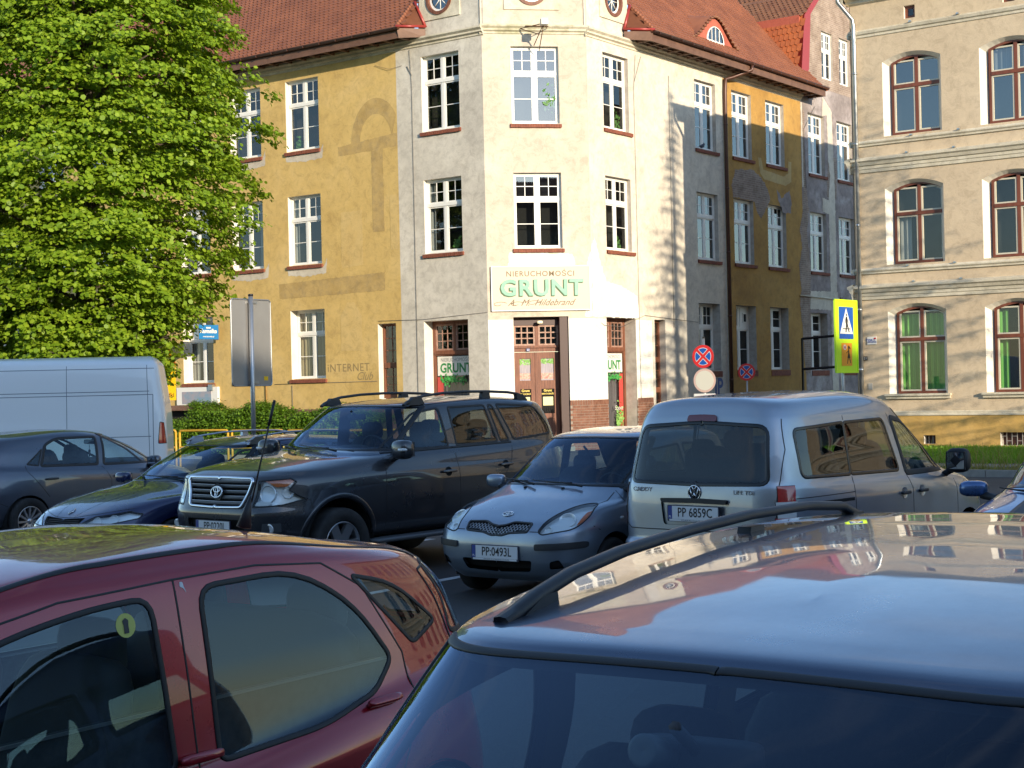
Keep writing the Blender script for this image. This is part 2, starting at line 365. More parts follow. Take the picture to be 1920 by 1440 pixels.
class Car:
    def __init__(s, name, label, pos, az, rings, cat='car'):
        h = radians(az)
        s.root = thing(name, label, cat, (pos[0], pos[1], pos[2] if len(pos) > 2 else 0), math.atan2(cos(h), sin(h)))
        s.sk = Skin(rings); s.feat = []; s.ob = {}
    def cut(s, name, view, pts, m, sides='both', r=.03, trim=None, key=None, hide=False, inner=None, uv=None, label=None, off=0):
        """add a region. sides: both = two objects, centre = one object made of both halves"""
        if isinstance(pts, list) and isinstance(pts[0][0], str):
            q = []
            for t in pts:
                if t[0] == 'v':                                  # (y, v) on ring v, front half; 'w' rear half
                    q.append(s.on_ring(t[1], t[2], True))
                elif t[0] == 'w': q.append(s.on_ring(t[1], t[2], False))
                else: q.append(s.sk.inv(t[0], [t[1:3]])[0])
            uv = rounded([(*a, r*12) for a in q], r*12)
        if uv is None:
            pl = densify(rounded(pts, r)); p = s.sk.inv(view, pl)
        else: p = np.array(densify(uv, .7))
        if view in ('front', 'rear') and uv is None:
            p = np.array(p); e = np.array([abs(a[0]) < 1e-4 for a in pl]); p[e, 0] = 0 if view == 'front' else s.sk.U
        s.feat.append(dict(name=name, p=p, m=m, sides=sides, trim=trim, hide=hide, inner=inner, label=label, off=off)); return s
    def on_ring(s, y, k, fr):
        g = s.sk.G[:, int(round(k*s.sk.KV*4)), 1]; h = len(g)//2
        if fr: i = next(j for j in range(h) if g[j+1] >= y or j == h-1); u = i+(y-g[i])/max(g[i+1]-g[i], 1e-9)
        else: i = next(j for j in range(len(g)-1, h, -1) if g[j-1] >= y or j == h+1); u = i-(y-g[i])/max(g[i-1]-g[i], 1e-9)
        return np.array([u/4, k*s.sk.KV])
    def arch(s, x, r, z, m, zb=.1):
        pts = [(x+r*cos(a), z+r*sin(a)) for a in np.linspace(-.35, pi+.35, 26)]
        s.feat.append(dict(name='arch', p=s.sk.inv('side', densify(pts, .04, False)+densify([pts[-1], (pts[-1][0], zb), (pts[0][0], zb), pts[0]], .05, False)[1:-1]), m=None, sides='both', trim=None, hide=True, inner=None, label=None, off=0))
    def finish(s, paint, lining, low=None):
        sk = s.sk; V = []; E = []
        for f in s.feat:
            b = len(V); n = len(f['p']); V += [tuple(a) for a in f['p']]; E += [(b+i, b+(i+1) % n) for i in range(n)]
        FP = np.array(V) if V else np.zeros((0, 2))
        gu, gv = np.meshgrid(np.arange(0, sk.U+1), np.arange(0, sk.V+1), indexing='ij'); g = np.stack([gu.ravel(), gv.ravel()], 1).astype(float)
        if len(FP):
            bd = (g[:, 0] == 0) | (g[:, 0] == sk.U) | (g[:, 1] == 0) | (g[:, 1] == sk.V)
            dm = np.min(((g[:, None, :]-FP[None])**2).sum(2), axis=1); g = g[(dm > .09) | bd]
            dm = np.min(((g[:, None, :]-FP[None])**2).sum(2), axis=1); g = g[dm > 1e-8]
        nb = len(V); V += [tuple(a) for a in g]
        res = geometry.delaunay_2d_cdt([Vector(p) for p in V], E, [], 0, 1e-6)
        uv = np.array([(p[0], p[1]) for p in res[0]]); tris = np.array([f for f in res[2] if len(f) == 3])
        C = uv[tris].mean(1); own = -np.ones(len(tris), int)
        for i, f in enumerate(s.feat):
            own[inpoly(C, f['p'])] = i
        def mk(name, t, m, sides, label=None, off=0, parent=None):
            obs = []
            for sd in ([(1, -1)] if sides == 'centre' else [(1,), (-1,)] if sides == 'both' else [(1,)] if sides == 'left' else [(-1,)]):
                o = link(name, skin_mesh(sk, uv, t, sd, off, name=name), parent or s.root, m); obs.append(o)
                if label: o['label'] = label
            return obs
        s.uv, s.tris, s.own = uv, tris, own
        body = mk('body', tris[own == -1], paint, 'centre')[0]; s.body = body
        lin = [own == -1]
        for i, f in enumerate(s.feat):
            t = tris[own == i]
            if f['hide'] or len(t) == 0: s.ob.setdefault(f['name'], []); continue
            obs = mk(f['name'], t, f['m'], f['sides'], f['label'], f['off']); s.ob.setdefault(f['name'], []).extend(obs); f['obs'] = obs
            if f['inner']:
                for sd, o in zip([(1, -1)] if f['sides'] == 'centre' else [(1,), (-1,)], obs):
                    link('reflector', skin_mesh(sk, uv, t, sd, -f['inner'][1], name='reflector'), o, f['inner'][0])
            if f['m'] is paint or f['name'] in ('door', 'tailgate', 'hood'): lin.append(own == i)
        lm = np.any(lin, axis=0); c = sk.ev(C); lm &= c[:, 2] > .32
        nx = C[:, 1] < sk.V
        mk('interior_lining', tris[lm], lining, 'centre', off=-.035)
        for f in s.feat:
            if f['trim'] and not f['hide']:
                for (w, th, m, nm) in (f['trim'] if isinstance(f['trim'], list) else [f['trim']]):
                    for k, o in enumerate(f['obs']):
                        sds = (1, -1) if f['sides'] == 'centre' else (1,) if k == 0 else (-1,)
                        mb = MB()
                        pp, cl = f['p'], True
                        if f['sides'] == 'centre':
                            yy = np.abs(s.sk.ev(pp)[:, 1]) < 2e-3
                            if yy.any():
                                L = len(pp); k0 = [i for i in range(L) if yy[i] and not yy[(i+1) % L]]
                                if len(k0) == 1:
                                    pp = np.roll(pp, -k0[0], axis=0); yy = np.roll(yy, -k0[0]); e = next((i for i in range(1, L) if yy[i]), L-1); pp = pp[:e+1]; cl = False
                        for sd in sds: s.ribbon(pp, w, th, cl, sd, mb)
                        mb.build(nm, m, o)
        return body
    def ribbon(s, p, w, th, closed, sd, mb, off=0.0, skipc=False, mi=0):
        P = s.sk.ev(p); n = s.sk.nrm(p); L = len(P)
        t = np.zeros_like(P)
        for i in range(L):
            a, b = ((i-1) % L, (i+1) % L) if closed else (max(i-1, 0), min(i+1, L-1)); t[i] = P[b]-P[a]
        if not closed:
            for i, j in ((0, 1), (L-1, L-2)):
                if abs(P[i][1]) < 3e-3: t[i] = (0, abs(P[j][1]-P[i][1])*(1 if (i == 0) else -1), 0); n[i][1] = 0
        t /= np.maximum(np.linalg.norm(t, axis=1, keepdims=True), 1e-9); x = np.cross(n, t)
        x /= np.maximum(np.linalg.norm(x, axis=1, keepdims=True), 1e-9)
        prof = [(-.5, -.3), (-.5, .6), (-.3, 1), (.3, 1), (.5, .6), (.5, -.3)]; K = len(prof)
        V = np.concatenate([(P+x*w*a+n*(off+th*b))[None] for a, b in prof]).transpose(1, 0, 2).reshape(-1, 3)
        if sd < 0: V = V*[1, -1, 1]
        F = []
        for i in range(L if closed else L-1):
            j = (i+1) % L
            if skipc and abs(P[i][1]) < 1e-3 and abs(P[j][1]) < 1e-3: continue
            for k in range(K-1):
                q = (i*K+k, j*K+k, j*K+k+1, i*K+k+1); F.append(q if sd < 0 else q[::-1])
        mb.add(V, F, mi, True)
    def strip(s, name, view, pts, w, th, m, parent=None, sides=(1, -1), off=0, step=.04, each=False, raw=None):
        """moulding, shut line or bar that follows the body"""
        p = s.sk.inv(view, densify(pts, step, False)); mb = MB(); out = []
        for sd in sides:
            if each: mb = MB()
            s.ribbon(p, w, th, False, sd, mb, off)
            if each: out.append(mb.build(name, m, parent or s.root))
        if not each: out.append(mb.build(name, m, parent or s.root))
        return out
    def at(s, view, pt, sd=1, off=0):
        uv = s.sk.inv(view, [pt]); P = s.sk.ev(uv)[0]; n = s.sk.nrm(uv)[0]; P = P+n*off
        if sd < 0: P = P*[1, -1, 1]; n = n*[1, -1, 1]
        return Vector(P), Vector(n)
    def patch(s, name, view, poly, m, off=.003, sides=(1, -1), parent=None, r=.01, th=.0, each=False, label=None):
        """flat or raised patch that follows the body (lamp, badge backing, sticker)"""
        pl = rounded(poly, r); pts = densify(pl, .03); n = len(pts); xs = np.array(pts)
        lo, hi = xs.min(0), xs.max(0); g = [(a, b) for a in np.arange(lo[0], hi[0], .035) for b in np.arange(lo[1], hi[1], .035)]
        if g:
            g = np.array(g); ins = inpoly(g, xs); g = g[ins]; 
            if len(g): g = g[np.min(((g[:, None]-xs[None])**2).sum(2), 1) > .0002]
        allp = [Vector(p) for p in pts]+[Vector(p) for p in g]
        res = geometry.delaunay_2d_cdt(allp, [(i, (i+1) % n) for i in range(n)], [], 1, 1e-6)
        q = np.array([(p[0], p[1]) for p in res[0]]); uv = s.sk.inv(view, q); t = np.array([f for f in res[2] if len(f) == 3]); out = []
        tb = uv; t0 = t[inpoly(q[t].mean(1), xs)] if len(t) else t
        for sd in ([(x,) for x in sides] if each else [tuple(sides)]):
            o = link(name, skin_mesh(s.sk, tb, t0, sd, off+th, name=name), parent or s.root, m); out.append(o)
            if label: o['label'] = label
            if th:
                mb = MB(); pu = s.sk.inv(view, pts); P = s.sk.ev(pu); nn = s.sk.nrm(pu)
                for x in sd:
                    A = P+nn*off*0-nn*.002; B = P+nn*(off+th); 
                    if x < 0: A, B = A*[1, -1, 1], B*[1, -1, 1]
                    V = np.concatenate([A, B]); mb.add(V, [(i, (i+1) % n, (i+1) % n+n, i+n) for i in range(n)], 0, True)
                mb.build('rim_edge', m, o)
        return out
    # ---------------- fittings
    def wheel(s, x, y, R, wd, rim, spokes, mats, style='alloy', steer=0):
        """mats: tyre, rim, dark"""
        sd = 1 if y > 0 else -1
        root = MB(); M = Matrix.Translation((x, y, R)) @ Matrix.Rotation(-sd*pi/2, 4, 'X')   # local z points outwards
        if steer: M = Matrix.Translation((x, y, R)) @ Matrix.Rotation(steer, 4, 'Z') @ Matrix.Rotation(-sd*pi/2, 4, 'X')
        h = wd/2
        root.lathe([(rim, -h), (R*.93, -h), (R, -h*.7), (R, h*.7), (R*.975, h*.88), (R*.93, h), (rim*1.06, h*.98), (rim*1.01, h*.8), (rim, h*.7)], 44, 0, M)
        o = root.build('wheel', mats[0], s.root)
        rb = MB()
        rb.lathe([(rim*1.0, h*.8), (rim*.985, h*.86), (rim*.93, h*.80), (rim*.91, h*.5), (rim*.88, -h*.6)], 40, 0, M)
        for k in range(spokes):
            a = 2*pi*k/spokes; A = M @ Matrix.Rotation(a, 4, 'Z')
            w0, w1 = (.30, .19) if style == 'alloy' else (.16, .13)
            w0 *= rim*8/spokes*.55; w1 *= rim*8/spokes*.55
            rb.add([A @ Vector(p) for p in [(rim*.14, -w0, h*.62), (rim*.14, w0, h*.62), (rim*.93, w1*1.5, h*.80), (rim*.93, -w1*1.5, h*.80), (rim*.14, -w0, h*.3), (rim*.14, w0, h*.3), (rim*.93, w1*1.5, h*.45), (rim*.93, -w1*1.5, h*.45)]],
                   [(0, 1, 2, 3), (4, 7, 6, 5), (0, 3, 7, 4), (1, 5, 6, 2)])
        rb.lathe([(0, h*.72), (rim*.14, h*.70), (rim*.2, h*.62), (rim*.22, h*.3)], 20, 0, M)
        rb.build('rim', mats[1], o)
        db = MB(); db.lathe([(0, h*.1), (rim*.62, h*.1), (rim*.62, 0), (rim*.86, -h*.2), (rim*.88, -h*.6)], 28, 0, M); db.build('brake_disc', mats[2], o)
        return o
    def wells(s, xs, r, z, w, m):
        mb = MB()
        for x in xs:
            for sd in (1, -1):
                n = 20; ar = [(x+r*cos(a), z+r*sin(a)) for a in np.linspace(-.35, pi+.35, n)]
                V = [(a, sd*w, b) for a, b in ar]+[(a, sd*(w-.34), b) for a, b in ar]
                mb.add(V, [(i, i+1, n+i+1, n+i) for i in range(n-1)]+[tuple(range(n, 2*n))], 0, True)
        return mb.build('wheel_arch_liner', m, s.root)
    def underbody(s, x0, x1, w, z, m):
        mb = MB(); mb.box((x0, -w, z), (x1, w, z+.1)); return mb.build('underbody', m, s.root)
    def seats(s, xf, xr, zs, m, zh=1.18, yw=.36, rear=True, hr=.13, skin=None):
        out = []
        def seat(x, y, wid, nm):
            mb = MB(); mb.sup((x+.1, y, zs), (.26, wid, .1), (.4, .35), 8)
            M = Matrix.Translation((x-.22, y, zs+.30)) @ Matrix.Rotation(-.30, 4, 'Y')
            mb.sup((0, 0, 0), (.08, wid, .33), (.45, .4), 9, 0, M); o = mb.build(nm, m, s.root); return o
        def head(x, y, o, ww=None):
            mb = MB(); mb.sup((x-.36, y, zh), (.055, ww or hr, .105), (.6, .6), 9); mb.tube([(x-.35, y-.05, zh-.2), (x-.35, y-.05, zh)], .007, 6); mb.tube([(x-.35, y+.05, zh-.2), (x-.35, y+.05, zh)], .007, 6)
            mb.build('headrest', m, o)
        for y in (yw, -yw):
            o = seat(xf, y, .25, 'seat'); head(xf, y, o)
        if rear:
            o = seat(xr, 0, .62, 'rear_seat')
            for y in (yw, -yw): head(xr, y, o, hr*.95)
    def dash(s, x, z, w, m, wheel_y=.36, m2=None, R=.185):
        mb = MB(); mb.sup((x, 0, z-.14), (.30, w, .19), (.55, .25), 10); mb.sup((x+.02, wheel_y, z-.005), (.16, .19, .075), (.7, .7), 8)
        d = mb.build('dashboard', m, s.root)
        t = MB(); M = Matrix.Translation((x-.36, wheel_y, z-.03)) @ Matrix.Rotation(-radians(66), 4, 'Y')
        n = 28; pts = [M @ Vector((R*cos(2*pi*i/n), R*sin(2*pi*i/n), 0)) for i in range(n+1)]
        t.tube(pts, .014, 8, 0, False)
        for a in (0, 2.2, -2.2): t.tube([M @ Vector((0, 0, -.02)), M @ Vector((R*cos(a), R*sin(a), 0))], .016, 6)
        t.sup((0, 0, -.02), (.065, .065, .025), (.6, .6), 6, 0, M); t.build('steering_wheel', m, s.root)
    def inner_mirror(s, x, z, m, m2, y=0, rot=.12):
        mb = MB(); M = Matrix.Translation((x, y, z)) @ Matrix.Rotation(rot, 4, 'Z'); mb.sup((0, 0, 0), (.022, .12, .033), (.35, .3), 8, 0, M); mb.tube([(x+.01, y, z+.01), (x+.09, y, z+.07)], .012, 6)
        o = mb.build('rear_view_mirror', m, s.root); g = MB(); g.box((-.024, -.105, -.024), (-.0225, .105, .024), 0, M); g.build('mirror_glass', m2, o); return o
    def door_mirror(s, x, y, z, r, paint, dark, glass, arm=.1, fold=0, lens=None):
        for sd in (1, -1):
            M = Matrix.Translation((x, sd*y, z)) @ Matrix.Rotation(sd*(-.12), 4, 'Z')
            mb = MB(); mb.sup((0, 0, 0), r, (.62, .62), 10, 0, M); mb.box((-r[0]*.95, -r[1]*.80, -r[2]*.74), (-r[0]*.60, r[1]*.80, r[2]*.74), 1, M)
            mb.tube([(x+.01, sd*(y-r[1]*.6), z-r[2]*.75), (x+.03, sd*(y-r[1]-arm*.6), z-r[2]*1.05), (x+.05, sd*(y-r[1]-arm), z-r[2]*1.15)], [.035, .03, .035], 8, 1)
            o = mb.build('door_mirror', [paint, dark], s.root)
            g = MB(); g.box((-r[0]*.97, -r[1]*.72, -r[2]*.66), (-r[0]*.96, r[1]*.72, r[2]*.66), 0, M); g.build('mirror_glass', glass, o)
            if lens: g = MB(); g.sup((r[0]*.62, sd*r[1]*.55, 0), (r[0]*.45, r[1]*.46, r[2]*.18), (.6, .6), 6, 0, M); g.build('indicator', lens, o)
    def handle(s, pts, m, cup=None, ln=.11):
        for (x, z) in pts:
            for sd in (1, -1):
                P, n = s.at('side', (x, z), sd, .0); t = Vector((1, 0, 0)); t = (t-n*t.dot(n)).normalized(); b = n.cross(t)
                M = frame(P, t, b, n); mb = MB(); mb.sup((0, 0, .022), (ln, .016, .012), (.5, .5), 7, 0, M)
                mb.tube([M @ Vector((ln*.75, 0, 0)), M @ Vector((ln*.75, 0, .02))], .012, 6); mb.tube([M @ Vector((-ln*.75, 0, 0)), M @ Vector((-ln*.75, 0, .02))], .012, 6)
                o = mb.build('door_handle', m, s.root)
                if cup: 
                    c = MB(); c.lathe([(0, .001), (.045, .0015), (.052, .003)], 20, 0, M); c.build('handle_cup', cup, o)
    def wipers(s, base, tips, m, z0=None):
        for (a, b) in zip(base, tips):
            mb = MB(); pa, na = s.at('front', (abs(a[0]), a[1]), 1 if a[0] >= 0 else -1, .03); pb, nb = s.at('front', (abs(b[0]), b[1]), 1 if b[0] >= 0 else -1, .02)
            mid = (pa+pb)/2+(na+nb)*.006; mb.tube([pa, mid, pb], [.012, .008, .005], 6)
            o = mb.build('wiper', m, s.root)
            e = MB(); p2, n2 = pb-(pb-pa)*.75, nb; e.tube([p2+Vector((0, 0, .02)), (p2+pb)/2, pb+(pb-pa)*.25], .006, 6); e.build('blade', m, o)
    def plate(s, x, z, txt, mats, front=True, tilt=0, frame_h=.15, sub=True, y=0):
        """mats: white, blue, black, frame, red"""
        sg = 1 if front else -1
        M = frame((x, y, z), (0, sg, 0), (sin(tilt)*-sg, 0, cos(tilt)))
        mb = MB(); mb.prism(rounded([(-.27, -frame_h/2-.004), (.27, -frame_h/2-.004), (.27, .064), (-.27, .064)], .012), -.008, .004, M); o = mb.build('number_plate', mats[3], s.root)
        p = MB(); p.prism([(-.26, -.057), (.26, -.057), (.26, .057), (-.26, .057)], .0045, .0065, M); p.build('plate_face', mats[0], o)
        b = MB(); b.prism([(-.26, -.057), (-.218, -.057), (-.218, .057), (-.26, .057)], .0068, .0075, M); b.build('country_band', mats[1], o)
        put_text('country_code', 'PL', mats[0], M @ Matrix.Translation((-.239, -.038, .0085)), .026, o, bold=.0004)
        put_text('registration', txt, mats[2], M @ Matrix.Translation((.022, 0, .0085)), .112, o, bold=.0012, xs=.80, spacing=1.02)
        st = MB(); st.lathe([(0, .009), (.011, .009)], 12, 0, M @ Matrix.Translation((-.035 if ':' not in txt else -.035, -.005, 0))); 
        if sub:
            q = MB(); q.prism([(-.25, -frame_h/2), (.25, -frame_h/2), (.25, -.0585), (-.25, -.0585)], .0045, .0055, M); q.build('dealer_strip', mats[0], o)
            put_text('dealer_text', 'AUTO SALON  Pila  al. Poznanska 107  tel. 67 213 40 50', mats[2], M @ Matrix.Translation((.02, -frame_h/2+.008, .0062)), .0125, o, bold=.0002)
        return o
    def shut(s, lines, m, w=.007, view='side', sides=(1, -1)):
        """shut lines between panels, joined for the whole car"""
        mb = MB()
        for pts in lines:
            p = s.sk.inv(view, densify(pts, .04, False))
            for sd in sides: s.ribbon(p, w, .0012, False, sd, mb, .0004)
        return mb.build('panel_gaps', m, s.root)
def rail(car, name, pts, wd, ht, m, feet, sides=(1, -1)):
    """roof rail: pts (x, y, z) of its centre line"""
    for sd in sides:
        mb = MB(); P = [Vector((p[0], p[1]*sd, p[2])) for p in pts]; K = 8; rings = []
        for i, p in enumerate(P):
            t = (P[min(i+1, len(P)-1)]-P[max(i-1, 0)]).normalized(); a = Vector((0, 1, 0)); b = t.cross(a).normalized()
            rings += [p+a*(wd*math.copysign(abs(cos(q))**.7, cos(q)))+b*(ht*math.copysign(abs(sin(q))**.7, sin(q))) for q in [2*pi*k/K for k in range(K)]]
        mb.add(rings, [(i*K+j, i*K+(j+1) % K, (i+1)*K+(j+1) % K, (i+1)*K+j) for i in range(len(P)-1) for j in range(K)]+[tuple(range(K)), tuple((len(P)-1)*K+j for j in range(K))[::-1]], 0, True)
        for f in feet:
            (x0, x1), (xt0, xt1), zt, zb, y = f
            mb.add([(x0, sd*(y-wd), zb), (x1, sd*(y-wd), zb), (xt1, sd*(y-wd), zt), (xt0, sd*(y-wd), zt), (x0, sd*(y+wd), zb), (x1, sd*(y+wd), zb), (xt1, sd*(y+wd), zt), (xt0, sd*(y+wd), zt)],
                   [(0, 1, 2, 3), (4, 7, 6, 5), (0, 4, 5, 1), (1, 5, 6, 2), (3, 2, 6, 7), (0, 3, 7, 4)])
        mb.build(name, m, car.root)
# ================================================================ car materials
def paint(name, col, metal=.5, rough=.32, coat=1.0, flake=.04, dirt=.0):
    m = mat(name, col, rough, metal, Coat_Weight=coat, Coat_Roughness=.03)
    v = coord(m); n = noise(m, 900, 2, .5, v); n2 = noise(m, 3.2, 7, .7, v)
    c = tuple(min(1, x*1.08+.002) for x in col); d = tuple(x*.93 for x in col)
    setin(m, 'Base Color', ramp(m, n, [(.35, d), (.65, c)]))
    setin(m, 'Roughness', ramp(m, n2, [(.3, (rough*.8,)*3), (.75, (min(1, rough*1.35),)*3)]))
    setin(m, 'Coat Roughness', ramp(m, n2, [(.35, (.012,)*3), (.8, (.06+dirt,)*3)]))
    return m
P_SILVER = paint('silver paint', (.34, .37, .41), .75, .34)
P_SILVER2 = paint('silver blue paint', (.27, .32, .385), .75, .33)
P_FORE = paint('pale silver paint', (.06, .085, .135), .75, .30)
P_DARK = paint('anthracite paint', (.035, .036, .042), .45, .3)
P_NAVY = paint('navy paint', (.010, .018, .075), .35, .28)
P_GREY = paint('steel grey paint', (.075, .085, .11), .6, .33)
P_RED = paint('dark red paint', (.30, .004, .014), .35, .3)
P_WHITE = paint('white van paint', (.78, .79, .78), 0, .4, .6)
P_BLUE = paint('blue paint', (.06, .13, .30), .6, .3)
M_RUB = mat('black rubber', (.012, .012, .013), .55)
M_PL = varied('black plastic trim', (.016, .016, .018), (.030, .030, .033), 5, .5, bs=.1, bd=.002, bscale=300)
M_GPL = mat('grey plastic trim', (.09, .095, .10), .45)
M_TYRE = varied('tyre rubber', (.012, .012, .012), (.03, .029, .028), 6, .85)
M_RIM = mat('alloy rim', (.52, .53, .55), .3, .85)
M_RIMD = mat('brake metal', (.05, .048, .046), .55, .6)
M_CHR = mat('chrome', (.78, .79, .8), .12, 1)
M_CHRD = mat('satin chrome', (.45, .46, .48), .28, .95)
M_INT = varied('dark cloth', (.018, .019, .022), (.032, .033, .036), 30, .9, bs=.2, bd=.002, bscale=400)
M_INTG = mat('grey cloth', (.045, .048, .055), .9)
M_LIN = mat('cabin lining', (.035, .036, .04), .8)
M_LINL = mat('pale cabin lining', (.16, .165, .17), .8)
M_GL = glass_mat('car window glass', (.80, .92, .90), gc=(.72, .84, 1))
M_GLW = glass_mat('windscreen glass', (.66, .78, .80), gc=(.62, .76, 1))
M_GLD = glass_mat('privacy glass', (.34, .38, .38))
M_BLK = mat('window frit', (.006, .006, .007), .2)
M_MIR = mat('mirror', (.7, .74, .78), .02, 1)
M_LENS = glass_mat('clear lamp lens', (.88, .92, .92), ior=1.45)
M_REF = mat('lamp reflector', (.86, .87, .88), .25, .35)
M_REFD = mat('lamp bezel', (.16, .17, .18), .3, .7)
M_RED = mat('red lamp lens', (.42, .006, .008), .18, 0, Coat_Weight=1.0, Subsurface_Weight=.0)
M_REDD = mat('dark red lamp lens', (.16, .004, .008), .3, 0, Coat_Weight=1.0)
M_WLENS = mat('white lamp lens', (.62, .62, .6), .15, 0, Coat_Weight=1.0)
M_AMB = mat('amber lamp lens', (.62, .13, .02), .15, 0, Coat_Weight=1.0)
M_PW = mat('plate white', (.66, .67, .68), .4)
M_PB = mat('plate blue', (.01, .04, .24), .4)
M_PK = mat('plate black', (.008, .008, .012), .4)
M_PF = mat('plate frame', (.015, .02, .05), .4)
M_VOID = mat('dark opening', (.004, .004, .004), .9)
M_STK = mat('sticker yellow', (.50, .52, .12), .5)
PLM = (M_PW, M_PB, M_PK, M_PF)
GT = [(.024, .003, M_RUB, 'window_seal')]
def lamp_bowls(car, host, bowls):
    """reflector bowls with bulbs behind a lamp lens: (view, pt, radius, depth, squash)"""
    for k, o in enumerate(car.ob[host]):
        sd = 1 if k == 0 else -1; mb = MB(); bb = MB()
        for (view, pt, r, dp, dirn) in bowls:
            P, n = car.at(view, pt, sd, -.012); z = (Vector((dirn, 0, 0))*.5+n).normalized(); x = Vector((0, 1, 0)); x = (x-z*x.dot(z)).normalized(); y = z.cross(x); P = P-z*.014
            M = frame(P, x, y, z)
            mb.lathe([(r*.18, -dp), (r*.45, -dp*.85), (r*.75, -dp*.55), (r, 0), (r*1.06, .002), (r*1.1, -.012)], 26, 0, M)
            bb.lathe([(0, -dp*.35), (r*.16, -dp*.4), (r*.2, -dp*.8), (r*.2, -dp)], 14, 0, M)
        mb.build('reflector_bowl', M_REF, o); bb.build('bulb', M_CHRD, o)
def oval_badge(car, view, pt, r, m, parent=None, front=1, lift=.006):
    """three interlocking ovals on the bonnet or grille"""
    P, n = car.at(view, pt, 1, lift); P.y = 0; n = Vector((n.x, 0, n.z)).normalized() if view != 'flat' else Vector((front, 0, 0))
    x = Vector((0, 1*front, 0)); y = n.cross(x); M = frame(P, x, y, n); mb = MB()
    def ov(cx, cy, rx, ry, t): mb.tube([M @ Vector((cx+rx*cos(a), cy+ry*sin(a), 0)) for a in np.linspace(0, 2*pi, 25)], t, 6, 0, False)
    ov(0, 0, r, r*.68, r*.10); ov(0, r*.28, r*.62, r*.30, r*.08); ov(0, -.03*r, r*.22, r*.62, r*.08)
    return mb.build('emblem', m, parent or car.root)
AZ = 216.2
